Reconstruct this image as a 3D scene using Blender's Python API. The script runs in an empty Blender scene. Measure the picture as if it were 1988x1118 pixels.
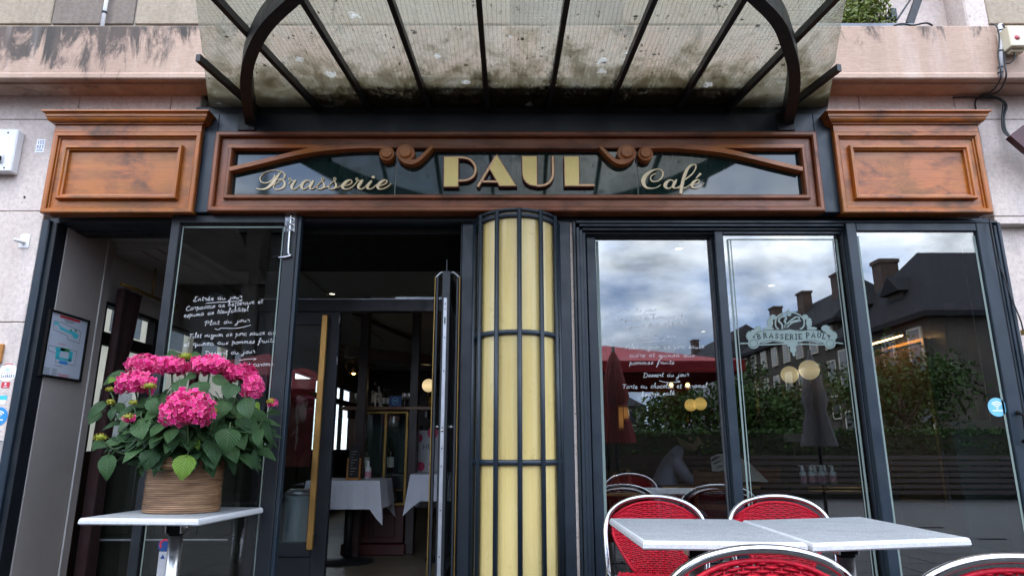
import bpy, bmesh, math, random
from mathutils import Vector, Matrix
R = math.radians
random.seed(7)
sc = bpy.context.scene
COL = sc.collection

# ------------------------------------------------------------------ camera
F, CX, CY, TH = 1280.0, 994.0, 559.0, R(13.65)      # focal length and centre on the 1988 px wide photograph
D, H = 4.2, 1.07                                     # camera is 4.2 m from the shop front, 1.07 m above ground
cam_d = bpy.data.cameras.new('camera'); cam = bpy.data.objects.new('camera', cam_d); COL.objects.link(cam)
cam.location = (0, -D, H); cam.rotation_euler = (R(90) + TH, 0, 0)
cam_d.sensor_width = 36; cam_d.lens = 36 * F / 1988; cam_d.clip_end = 800; cam_d.clip_start = .05
sc.camera = cam

# ------------------------------------------------------------------ sky, sun, exposure
SUN_EL, SUN_AZ = R(66), R(205)
w = bpy.data.worlds.new('World'); sc.world = w; w.use_nodes = True
wt = w.node_tree; wt.nodes.clear()
def wn(t, **k):
    n = wt.nodes.new(t)
    for a, b in k.items(): setattr(n, a, b)
    return n
wo = wn('ShaderNodeOutputWorld'); bg = wn('ShaderNodeBackground'); bg.inputs[1].default_value = .060
sky = wn('ShaderNodeTexSky', sky_type='NISHITA', sun_disc=False, sun_elevation=SUN_EL, sun_rotation=SUN_AZ, air_density=1.0, dust_density=1.5)
tc = wn('ShaderNodeTexCoord'); mp = wn('ShaderNodeMapping'); mp.inputs['Scale'].default_value = (1, 1, 2.1); mp.inputs['Location'].default_value = (3.1, .4, .7)
nz = wn('ShaderNodeTexNoise'); nz.inputs['Scale'].default_value = 2.3; nz.inputs['Detail'].default_value = 9; nz.inputs['Roughness'].default_value = .55; nz.inputs['Distortion'].default_value = .35
cr = wn('ShaderNodeValToRGB'); cr.color_ramp.elements[0].position = .30; cr.color_ramp.elements[1].position = .48
nz2 = wn('ShaderNodeTexNoise'); nz2.inputs['Scale'].default_value = 3.4; nz2.inputs['Detail'].default_value = 8; nz2.inputs['Roughness'].default_value = .55
cr2 = wn('ShaderNodeValToRGB')
cr2.color_ramp.elements[0].position = .40; cr2.color_ramp.elements[0].color = (19, 26.5, 42, 1)
cr2.color_ramp.elements[1].position = .58; cr2.color_ramp.elements[1].color = (60, 64, 70, 1)
mx = wn('ShaderNodeMix', data_type='RGBA')
L = wt.links.new
L(tc.outputs['Generated'], mp.inputs[0]); L(mp.outputs[0], nz.inputs[0]); L(mp.outputs[0], nz2.inputs[0])
L(nz.outputs[0], cr.inputs[0]); L(nz2.outputs[0], cr2.inputs[0])
L(cr.outputs[0], mx.inputs[0]); L(sky.outputs[0], mx.inputs[6]); L(cr2.outputs[0], mx.inputs[7])
# an overcast sky is about three times brighter overhead than at the horizon (CIE overcast sky)
sx = wn('ShaderNodeSeparateXYZ'); L(tc.outputs['Generated'], sx.inputs[0])
mr = wn('ShaderNodeMapRange'); mr.inputs[1].default_value = 0; mr.inputs[2].default_value = 1; mr.inputs[3].default_value = .92; mr.inputs[4].default_value = 2.2; L(sx.outputs[2], mr.inputs[0])
vm_ = wn('ShaderNodeVectorMath', operation='SCALE'); L(mx.outputs[2], vm_.inputs[0]); L(mr.outputs[0], vm_.inputs['Scale'])
L(vm_.outputs[0], bg.inputs[0]); L(bg.outputs[0], wo.inputs[0])
sun_d = bpy.data.lights.new('sun', 'SUN'); sun_d.energy = 1.5; sun_d.angle = R(14); sun_d.color = (1, .88, .72)
sun = bpy.data.objects.new('sun', sun_d); COL.objects.link(sun); sun.location = (-6, -20, 25)
sd = Vector((math.sin(SUN_AZ) * math.cos(SUN_EL), math.cos(SUN_AZ) * math.cos(SUN_EL), math.sin(SUN_EL)))
sun.rotation_euler = sd.to_track_quat('Z', 'Y').to_euler()
vs = sc.view_settings; vs.view_transform = 'Standard'; vs.look = 'None'; vs.exposure = 0.0; vs.gamma = 1; vs.use_curve_mapping = False
cy = sc.cycles
cy.max_bounces = 9; cy.transparent_max_bounces = 24; cy.glossy_bounces = 5; cy.transmission_bounces = 6; cy.diffuse_bounces = 4
cy.use_denoising = True; cy.sample_clamp_indirect = 8; cy.caustics_reflective = False; cy.caustics_refractive = False

# ------------------------------------------------------------------ from a pixel of the photograph to a point of the place
_c, _s = math.cos(TH), math.sin(TH)
def ray(px, py):
    u, v = (px - CX) / F, (CY - py) / F
    return (u, _c - v * _s, _s + v * _c)
def W(px, py, Y=0.0):
    d = ray(px, py); t = (D + Y) / d[1]
    return Vector((d[0] * t, Y, H + d[2] * t))
def WZ(px, py, z):
    d = ray(px, py); t = (z - H) / d[2]
    return Vector((d[0] * t, d[1] * t - D, z))
def WX(px, py, x):
    d = ray(px, py); t = x / d[0]
    return Vector((x, d[1] * t - D, H + d[2] * t))

# ------------------------------------------------------------------ materials
MATS = {}
class NT:
    def __init__(s, name):
        m = bpy.data.materials.new(name); m.use_nodes = True; s.m = m; s.t = m.node_tree; s.t.nodes.clear()
        s.out = s.n('ShaderNodeOutputMaterial'); MATS[name] = m
    def n(s, t, _in=None, **k):
        n = s.t.nodes.new(t)
        for a, b in k.items(): setattr(n, a, b)
        for a, b in (_in or {}).items():
            if hasattr(b, 'links') or isinstance(b, bpy.types.NodeSocket): s.t.links.new(b, n.inputs[a])
            else: n.inputs[a].default_value = b
        return n
    def coord(s, scale=(1, 1, 1), kind='Object', rot=(0, 0, 0)):
        c = s.n('ShaderNodeTexCoord'); mpn = s.n('ShaderNodeMapping', {0: c.outputs[kind]})
        mpn.inputs['Scale'].default_value = scale; mpn.inputs['Rotation'].default_value = rot
        return mpn.outputs[0]
    def pos(s, scale=(1, 1, 1)):
        c = s.n('ShaderNodeNewGeometry'); mpn = s.n('ShaderNodeMapping', {0: c.outputs['Position']}); mpn.inputs['Scale'].default_value = scale
        return mpn.outputs[0]
    def noise(s, vec, scale, detail=5, rough=.55, dist=0):
        return s.n('ShaderNodeTexNoise', {0: vec, 'Scale': scale, 'Detail': detail, 'Roughness': rough, 'Distortion': dist}).outputs[0]
    def ramp(s, fac, stops):
        r = s.n('ShaderNodeValToRGB', {0: fac}); e = r.color_ramp.elements
        while len(e) < len(stops): e.new(.5)
        for i, (p, c) in enumerate(stops):
            e[i].position = p; e[i].color = (c, c, c, 1) if isinstance(c, (int, float)) else (*c, 1)
        return r.outputs[0]
    def mix(s, fac, a, b, mode='MIX'):
        n = s.n('ShaderNodeMix', data_type='RGBA', blend_type=mode)
        for i, v in ((0, fac), (6, a), (7, b)):
            if isinstance(v, bpy.types.NodeSocket): s.t.links.new(v, n.inputs[i])
            else: n.inputs[i].default_value = v if i == 0 else (*v, 1)
        return n.outputs[2]
    def math(s, op, a, b=0.0, c=0.0):
        n = s.n('ShaderNodeMath', operation=op)
        for i, v in enumerate((a, b, c)):
            if isinstance(v, bpy.types.NodeSocket): s.t.links.new(v, n.inputs[i])
            else: n.inputs[i].default_value = v
        return n.outputs[0]
    def bump(s, h, strength=.3, dist=.01):
        return s.n('ShaderNodeBump', {'Height': h, 'Strength': strength, 'Distance': dist}).outputs[0]
    def pbr(s, col, rough=.5, metal=0., normal=None, **k):
        d = {}
        b = s.n('ShaderNodeBsdfPrincipled')
        for key, v in (('Base Color', col), ('Roughness', rough), ('Metallic', metal), ('Normal', normal)):
            if v is None: continue
            if isinstance(v, bpy.types.NodeSocket): s.t.links.new(v, b.inputs[key])
            else: b.inputs[key].default_value = (*v, 1) if key == 'Base Color' else v
        for key, v in k.items():
            key = key.replace('_', ' ')
            if isinstance(v, bpy.types.NodeSocket): s.t.links.new(v, b.inputs[key])
            else: b.inputs[key].default_value = v
        s.t.links.new(b.outputs[0], s.out.inputs[0]); return b
def simple(name, col, rough=.5, metal=0., var=.12, scale=6., bump=0., **k):
    t = NT(name); v = t.pos(); nn = t.noise(v, scale, 6, .6)
    fac = t.ramp(nn, [(.3, 1 - var), (.7, 1 + var)])
    c = t.mix(1.0, col, fac, 'MULTIPLY')
    rr = t.ramp(t.noise(v, scale * 2.7, 4), [(.3, max(.02, rough - .08)), (.7, min(1, rough + .1))])
    nm = t.bump(t.noise(v, scale * 9, 5), bump, .004) if bump else None
    t.pbr(c, rr, metal, nm, **k); return t.m

def wood(name, col, grain, wear=.5, rough=.3):
    """varnished wood; grain = axis the fibres follow"""
    t = NT(name)
    sc_ = {'x': (.7, 9, 11), 'z': (11, 9, .7), 'y': (9, .7, 11)}[grain]
    v = t.pos(sc_); g = t.noise(v, 1.6, 8, .65, 1.2); g2 = t.noise(t.pos(tuple(a * 4 for a in sc_)), 2.4, 4, .6)
    dark = tuple(a * .36 for a in col); lite = tuple(min(1, a * 1.2) for a in col)
    c = t.ramp(g, [(.25, dark), (.5, col), (.75, lite)])
    c = t.mix(.45, c, t.ramp(g2, [(.35, .55), (.6, 1.05)]), 'MULTIPLY')
    # weather stains, dark and blotchy
    st = t.noise(t.pos((2.1, 6, 3.4) if grain != 'z' else (3.4, 6, 2.1)), 2.1, 9, .68, .4)
    c = t.mix(t.ramp(st, [(.47, 0.), (.66, wear)]), c, tuple(a * .16 + .004 for a in col))
    st2 = t.noise(t.pos((1.3, 3, 1.9)), 2.0, 6, .6); c = t.mix(t.ramp(st2, [(.42, 0.), (.66, .55)]), c, (col[0] * .95, col[1] * 1.30, col[2] * 1.0))
    nm = t.bump(g2, .12, .003)
    rr = t.ramp(st, [(.4, rough), (.7, rough + .28)])
    t.pbr(c, rr, 0, nm, Coat_Weight=.18, Coat_Roughness=.2); return t.m
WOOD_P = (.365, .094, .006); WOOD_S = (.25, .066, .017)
wood('wood_h', WOOD_P, 'x', .92); wood('wood_v', WOOD_P, 'z', .6)
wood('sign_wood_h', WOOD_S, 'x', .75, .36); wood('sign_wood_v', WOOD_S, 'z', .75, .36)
wood('scroll_wood', (.42, .118, .017), 'x', .35)
wood('chair_wood', (.22, .07, .02), 'z', .3); wood('dark_mahogany', (.022, .007, .005), 'z', .3)
wood('shelf_wood', (.22, .10, .045), 'x', .3)

def stone(name, col, speck=.25, stain=0., joint=None, rough=.85, streak=(1.2, 1, .5)):
    t = NT(name); v = t.pos()
    big = t.noise(v, 1.1, 6, .6); fine = t.noise(v, 34, 6, .7); pit = t.noise(v, 90, 2, .5)
    c = t.mix(t.ramp(big, [(.3, 0.), (.7, 1.)]), tuple(a * .86 for a in col), tuple(min(1, a * 1.1) for a in col))
    c = t.mix(speck, c, t.ramp(fine, [(.3, .55), (.6, 1.15)]), 'MULTIPLY')
    c = t.mix(t.ramp(pit, [(.64, 0.), (.72, .8)]), c, (.10, .08, .07))
    pit2 = t.noise(v, 31, 3, .6); c = t.mix(t.ramp(pit2, [(.68, 0.), (.73, .7)]), c, (.16, .13, .11))
    tint = t.noise(t.pos(streak), 3.1, 5, .6)
    c = t.mix(t.ramp(tint, [(.45, 0.), (.75, .35)]), c, tuple(a * b for a, b in zip(col, (.74, .66, .58))))
    if stain:
        s1 = t.noise(t.pos((5.2, 5, .9)), 1.9, 9, .72, .6)
        c = t.mix(t.ramp(s1, [(.54, 0.), (.66, stain)]), c, (.03, .032, .028))
    nm = t.bump(t.math('ADD', fine, pit), .25, .004)
    t.pbr(c, rough, 0, nm); return t.m
stone('wall_stone', (.62, .53, .48), .45, .15)
stone('block_stone', (.37, .305, .225), .6, .14)
stone('block_stone_dark', (.21, .17, .14), .6, .2)
stone('mortar', (.44, .40, .35), .3)
stone('pavement_stone', (.030, .029, .029), .4)
stone('asphalt', (.03, .03, .031), .4)
# the ledge: pink cement, black water stains hanging from its top edge
def ledge_mat():
    t = NT('ledge_cement'); v = t.pos(); g = t.n('ShaderNodeSeparateXYZ', {0: v})
    fine = t.noise(v, 40, 6, .7); fib = t.noise(t.pos((9, 9, 90)), 1, 5, .6); big = t.noise(v, .9, 5)
    c = t.mix(t.ramp(big, [(.3, 0.), (.7, 1.)]), (.42, .285, .21), (.52, .37, .285))
    c = t.mix(.35, c, t.ramp(fib, [(.35, .72), (.62, 1.12)]), 'MULTIPLY')
    c = t.mix(.25, c, t.ramp(fine, [(.3, .6), (.6, 1.1)]), 'MULTIPLY')
    runs = t.noise(t.pos((6.5, 6.5, 2.4)), 1.0, 10, .74, .8)
    hgt = t.n('ShaderNodeMapRange', {0: g.outputs[2], 1: 3.52, 2: 3.93, 3: 0., 4: 1.}).outputs[0]
    left = t.n('ShaderNodeMapRange', {0: g.outputs[0], 1: -1.6, 2: -2.9, 3: 0., 4: .19}).outputs[0]
    m = t.math('ADD', t.math('ADD', runs, left), t.math('MULTIPLY', t.math('SUBTRACT', hgt, .95), .24))
    c = t.mix(t.ramp(m, [(.49, 0.), (.61, .93)]), c, (.035, .036, .033))
    ws = t.noise(t.pos((5, 5, .5)), 1.0, 4, .6)
    c = t.mix(t.ramp(ws, [(.52, 0.), (.72, .35)]), c, (.74, .66, .60))
    ds = t.noise(t.pos((3.3, 3, .8)), 1.0, 5, .6)
    c = t.mix(t.ramp(ds, [(.5, 0.), (.75, .45)]), c, (.30, .20, .16))
    t.pbr(c, .9, 0, t.bump(t.math('ADD', fib, fine), .35, .004))
ledge_mat()

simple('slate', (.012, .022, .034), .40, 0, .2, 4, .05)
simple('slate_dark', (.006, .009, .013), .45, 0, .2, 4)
simple('black_steel', (.012, .013, .014), .45, .2, .3, 9, .1)
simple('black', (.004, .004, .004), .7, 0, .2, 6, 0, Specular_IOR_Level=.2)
simple('aluminium', (.54, .54, .55), .15, 1, .06, 20)
simple('brushed_metal', (.60, .60, .60), .33, 1, .1, 14)
simple('steel_edge', (.42, .43, .46), .38, .8, .15, 12)
simple('brass', (.66, .37, .12), .36, 1, .06, 3)
simple('brass_dull', (.30, .19, .06), .4, .9, .2, 12)
simple('gold_face', (.90, .71, .27), .42, .15, .07, 5)
simple('peach_edge', (.85, .55, .31), .42, .15, .07, 5)
simple('copper_side', (.16, .038, .016), .4, .2, .15, 8)
simple('letter_cream', (.97, .79, .50), .45, 0, .05, 5)
simple('paint_pen', (.66, .67, .68), .7, 0, .03, 5)
simple('putty_wall', (.315, .285, .27), .6, 0, .13, 1.9, .08)
simple('sheer_cloth', (.34, .36, .31), .9, 0, .1, 3)
simple('white_trim', (.55, .53, .52), .5, 0, .1, 4)
simple('ceiling_paint', (.42, .41, .39), .7, 0, .05, 1)
simple('plastic_white', (.72, .72, .72), .35, 0, .06, 3)
simple('plastic_cream', (.62, .56, .40), .4, 0, .08, 3)
simple('red_lens', (.36, .05, .06), .3, 0, .1, 30)
simple('cable_black', (.012, .012, .013), .55, 0, .2, 9)
simple('conduit', (.52, .52, .54), .4, 0, .12, 9)
simple('curtain', (.020, .0035, .0035), .85, 0, .3, 3)
simple('awning_red', (.25, .009, .016), .8, 0, .12, 2)
simple('parasol_dark', (.13, .015, .014), .85, 0, .2, 2)
simple('parasol_grey', (.10, .10, .11), .85, 0, .2, 2)
simple('bin_grey', (.40, .46, .50), .35, .3, .05, 3)
simple('linen', (.62, .62, .68), .85, 0, .05, 3, .05)
simple('mahogany_red', (.05, .007, .007), .4, 0, .3, 3)
simple('blackboard', (.02, .02, .021), .8, 0, .2, 8)
simple('easel_wood', (.42, .17, .03), .5, 0, .2, 8)
simple('teal_board', (.018, .040, .042), .5, 0, .1, 2)
simple('slate_roof', (.016, .016, .018), .8, 0, .45, 3, 0, Specular_IOR_Level=.08)
simple('house_wall', (.062, .053, .044), .9, 0, .3, .8, 0, Specular_IOR_Level=.08)
simple('house_cream', (.42, .37, .29), .9, 0, .1, .8)
simple('house_white', (.20, .195, .19), .9, 0, .1, .8)
simple('church_stone', (.085, .08, .074), .9, 0, .45, .5, 0, Specular_IOR_Level=.08)
simple('window_dark', (.02, .022, .026), .15, 0, .2, 3)
simple('brick_chimney', (.06, .035, .026), .9, 0, .3, 3)
simple('bark', (.10, .075, .05), .9, 0, .3, 8)
simple('shirt', (.42, .40, .50), .85, 0, .1, 12)
simple('skin', (.42, .24, .17), .6, 0, .08, 12)
simple('hair', (.02, .014, .010), .6, 0, .3, 40)
simple('trousers', (.03, .035, .05), .9, 0, .1, 10)
simple('paper', (.72, .72, .68), .9, 0, .04, 6)
simple('ink', (.05, .05, .06), .8)
simple('print_red', (.55, .03, .05), .6); simple('print_cyan', (.05, .50, .60), .5); simple('print_blue', (.03, .25, .62), .5)
simple('print_navy', (.02, .07, .25), .5); simple('print_green', (.03, .25, .10), .5); simple('print_pink', (.65, .05, .16), .5)
simple('print_white', (.82, .82, .82), .5, 0, .02); simple('print_skyblue', (.16, .46, .66), .5, 0, .05); simple('plan_paper', (.50, .56, .66), .4, 0, .03)
simple('etched', (.20, .255, .232), .75, 0, .06, 14); simple('etched_dark', (.012, .022, .022), .6)
simple('bottle_dark', (.012, .014, .010), .08, 0, .1); simple('bottle_label', (.55, .54, .48), .6)
simple('gel_clear', (.55, .60, .61), .12, 0, .1, 8); simple('gel_label', (.45, .20, .24), .5)
simple('moss', (.022, .023, .011), .95, 0, .5, 40)
simple('soil', (.03, .02, .012), .95, 0, .3, 30)
simple('stem_green', (.035, .07, .02), .55, 0, .2, 20)
simple('box_leaf', (.13, .17, .02), .5, 0, .45, 25)
simple('tree_leaf', (.024, .05, .008), .7, 0, .6, 2, 0, Specular_IOR_Level=.15)
simple('planter_grey', (.20, .22, .25), .6, 0, .1, 5)

def floor_mat():
    t = NT('terrazzo'); v = t.pos()
    vo = t.n('ShaderNodeTexVoronoi', {0: v, 'Scale': 60.}); n1 = t.noise(v, 3, 6, .6)
    c = t.mix(t.ramp(n1, [(.3, 0.), (.7, 1.)]), (.10, .075, .05), (.20, .155, .105))
    c = t.mix(.6, c, t.ramp(vo.outputs['Color'], [(.2, .55), (.7, 1.25)]), 'MULTIPLY')
    t.pbr(c, .38)
floor_mat()
def table_mat():
    t = NT('melamine'); v = t.pos(); a = t.noise(v, 420, 2, .5); b = t.noise(v, 190, 2, .5); g = t.noise(v, 5, 5, .6)
    c = t.mix(t.ramp(a, [(.40, 0.), (.60, 1.)]), (.155, .165, .173), (.33, .345, .355))
    c = t.mix(t.ramp(b, [(.30, .75), (.42, 0.)]), c, (.09, .105, .125))
    c = t.mix(t.ramp(b, [(.60, 0.), (.70, .8)]), c, (.55, .57, .59))
    c = t.mix(.3, c, t.ramp(g, [(.3, .8), (.7, 1.15)]), 'MULTIPLY')
    vr = t.n('ShaderNodeTexVoronoi', {0: t.pos((1, 1, 0)), 'Scale': 3.2}); ring = t.ramp(t.math('ABSOLUTE', t.math('SUBTRACT', vr.outputs['Distance'], .125)), [(0., .30), (.022, 0.)])
    keep = t.math('GREATER_THAN', t.n('ShaderNodeSeparateXYZ', {0: vr.outputs['Color']}).outputs[0], .55)
    c = t.mix(t.math('MULTIPLY', ring, keep), c, (.14, .14, .13)); sm_ = t.noise(t.pos((1, 2.2, 1)), 4.5, 7, .7, .6); c = t.mix(t.ramp(sm_, [(.52, 0.), (.72, .35)]), c, (.17, .17, .165))
    t.pbr(c, t.ramp(sm_, [(.4, .52), (.7, .75)]), 0, None, Specular_IOR_Level=.25)
    t = NT('table_edge'); v = t.pos(); a = t.noise(v, 230, 2, .5); g = t.noise(v, 24, 4, .6)
    c = t.mix(t.ramp(a, [(.34, .7), (.46, 0.)]), (.55, .555, .57), (.30, .32, .36))
    c = t.mix(.35, c, t.ramp(g, [(.3, .72), (.6, 1.08)]), 'MULTIPLY')
    t.pbr(c, .5)
table_mat()
def cream_mat():
    t = NT('cream_glass'); v = t.pos((1, 1, .35)); a = t.noise(v, 3.5, 5, .6); b = t.noise(t.pos((30, 30, .5)), 1, 4, .6); s = t.noise(t.pos(), 11, 6, .7)
    c = t.mix(t.ramp(a, [(.3, 0.), (.7, 1.)]), (.70, .525, .19), (.78, .62, .265))
    c = t.mix(.12, c, t.ramp(b, [(.35, .82), (.65, 1.06)]), 'MULTIPLY')
    c = t.mix(t.ramp(s, [(.60, 0.), (.72, .5)]), c, (.42, .27, .08))
    rnd = t.n('ShaderNodeObjectInfo').outputs['Random']; c = t.mix(1., c, t.ramp(rnd, [(0., .86), (1., 1.03)]), 'MULTIPLY')
    dr = t.noise(t.pos((14, 14, .7)), 1.2, 6, .7); c = t.mix(t.ramp(dr, [(.55, 0.), (.75, .2)]), c, (.40, .30, .13))
    t.pbr(c, t.ramp(dr, [(.4, .16), (.7, .42)]))
cream_mat()
def wicker_mat():
    t = NT('red_wicker'); v = t.pos(); a = t.noise(v, 60, 4, .6); b = t.noise(v, 5, 3)
    c = t.mix(t.ramp(a, [(.3, 0.), (.7, 1.)]), (.30, .002, .012), (.54, .006, .024))
    t.pbr(c, .5, 0, None, Specular_IOR_Level=.25)
wicker_mat()
def rattan_mat():
    t = NT('rattan'); v = t.pos((1, 1, 14)); a = t.noise(v, 6, 6, .6); b = t.noise(t.pos((2, 2, 60)), 2, 3)
    c = t.ramp(a, [(.25, (.07, .033, .016)), (.5, (.20, .105, .05)), (.75, (.36, .22, .115))])
    c = t.mix(.5, c, t.ramp(b, [(.3, .6), (.7, 1.25)]), 'MULTIPLY')
    t.pbr(c, .5, 0, t.bump(a, .2, .003))
rattan_mat()
def leaf_mat(name, c0, c1, vein):
    t = NT(name); o = t.n('ShaderNodeObjectInfo'); uv = t.n('ShaderNodeTexCoord').outputs['UV']
    sp = t.n('ShaderNodeSeparateXYZ', {0: uv}); x = t.math('ABSOLUTE', t.math('SUBTRACT', sp.outputs[0], .5)); y = sp.outputs[1]
    # side veins run forward from the midrib
    ph = t.math('SUBTRACT', t.math('MULTIPLY', y, 9.0), t.math('MULTIPLY', x, 7.5))
    tri = t.math('ABSOLUTE', t.math('SUBTRACT', t.math('FRACT', ph), .5))
    vm = t.ramp(tri, [(.0, 1.), (.10, 0.)]); mid = t.ramp(x, [(.0, 1.), (.035, 0.)])
    nn = t.noise(t.pos(), 14, 4)
    c = t.mix(t.math('ADD', t.math('MULTIPLY', o.outputs['Random'], .6), t.math('MULTIPLY', nn, .5)), c0, c1)
    c = t.mix(t.math('MULTIPLY', t.math('MAXIMUM', vm, mid), .62), c, vein)
    hh = t.math('SUBTRACT', tri, t.math('MULTIPLY', mid, .5))
    b = t.pbr(c, .5, 0, t.bump(hh, .8, .006), Specular_IOR_Level=.3, Subsurface_Weight=.0)
    tr = t.n('ShaderNodeBsdfTranslucent', {0: c}); ms = t.n('ShaderNodeMixShader', {0: .16, 1: b.outputs[0], 2: tr.outputs[0]})
    t.t.links.new(ms.outputs[0], t.out.inputs[0])
leaf_mat('leaf', (.010, .036, .014), (.046, .108, .030), (.08, .16, .06))
leaf_mat('leaf_young', (.10, .20, .025), (.16, .27, .03), (.22, .34, .08))
def petal_mat(name, c0, c1, edge):
    t = NT(name); uv = t.n('ShaderNodeTexCoord').outputs['UV']; sp = t.n('ShaderNodeSeparateXYZ', {0: uv})
    c = t.mix(sp.outputs[0], c0, c1); c = t.mix(t.ramp(sp.outputs[1], [(.74, 0.), (1., .85)]), c, edge)
    b = t.pbr(c, .6); tr = t.n('ShaderNodeBsdfTranslucent', {0: c}); ms = t.n('ShaderNodeMixShader', {0: .25, 1: b.outputs[0], 2: tr.outputs[0]})
    t.t.links.new(ms.outputs[0], t.out.inputs[0])
petal_mat('petal_pink', (.46, .004, .10), (.82, .025, .25), (.90, .34, .50))
petal_mat('petal_bud', (.24, .30, .02), (.42, .36, .03), (.45, .22, .08))

def glass_mat(name, f0, tint, dirt=0., rough=0.):
    """flat pane: reflection after Schlick, the rest goes straight through"""
    t = NT(name); lw = t.n('ShaderNodeLayerWeight', {0: .5})
    p5 = t.math('POWER', lw.outputs['Facing'], 5.)
    fac = t.math('ADD', t.math('MULTIPLY', p5, 1 - f0), f0)
    gl = t.n('ShaderNodeBsdfGlossy', {0: (1, 1, 1, 1), 1: rough}); tr = t.n('ShaderNodeBsdfTransparent', {0: (*tint, 1)})
    ms = t.n('ShaderNodeMixShader', {0: fac, 1: tr.outputs[0], 2: gl.outputs[0]}); last = ms.outputs[0]
    if dirt:
        df = t.n('ShaderNodeBsdfDiffuse', {0: (.5, .5, .48, 1)})
        nn = t.ramp(t.noise(t.pos((1, 1, .6)), 4, 8, .7), [(.35, 0.), (.8, dirt)])
        last = t.n('ShaderNodeMixShader', {0: nn, 1: last, 2: df.outputs[0]}).outputs[0]
    t.t.links.new(last, t.out.inputs[0])
glass_mat('window_glass', .175, (.70, .73, .73), 0)
glass_mat('door_glass', .05, (.84, .86, .86), 0)
glass_mat('clear_glass', .06, (.9, .93, .92))
# dark back-painted glass of the sign
def sign_glass():
    t = NT('sign_glass'); v = t.pos((14, 1, 1.2)); a = t.noise(v, 1.3, 7, .65); b = t.noise(t.pos((60, 1, 3)), 1, 4, .6)
    c = t.mix(t.ramp(a, [(.42, 0.), (.78, .5)]), (.003, .017, .015), (.045, .066, .064))
    c = t.mix(t.ramp(b, [(.60, 0.), (.74, .25)]), c, (.12, .145, .145))
    t.pbr(c, .05, 0, None, Specular_IOR_Level=.5, IOR=1.7)
sign_glass()
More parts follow.
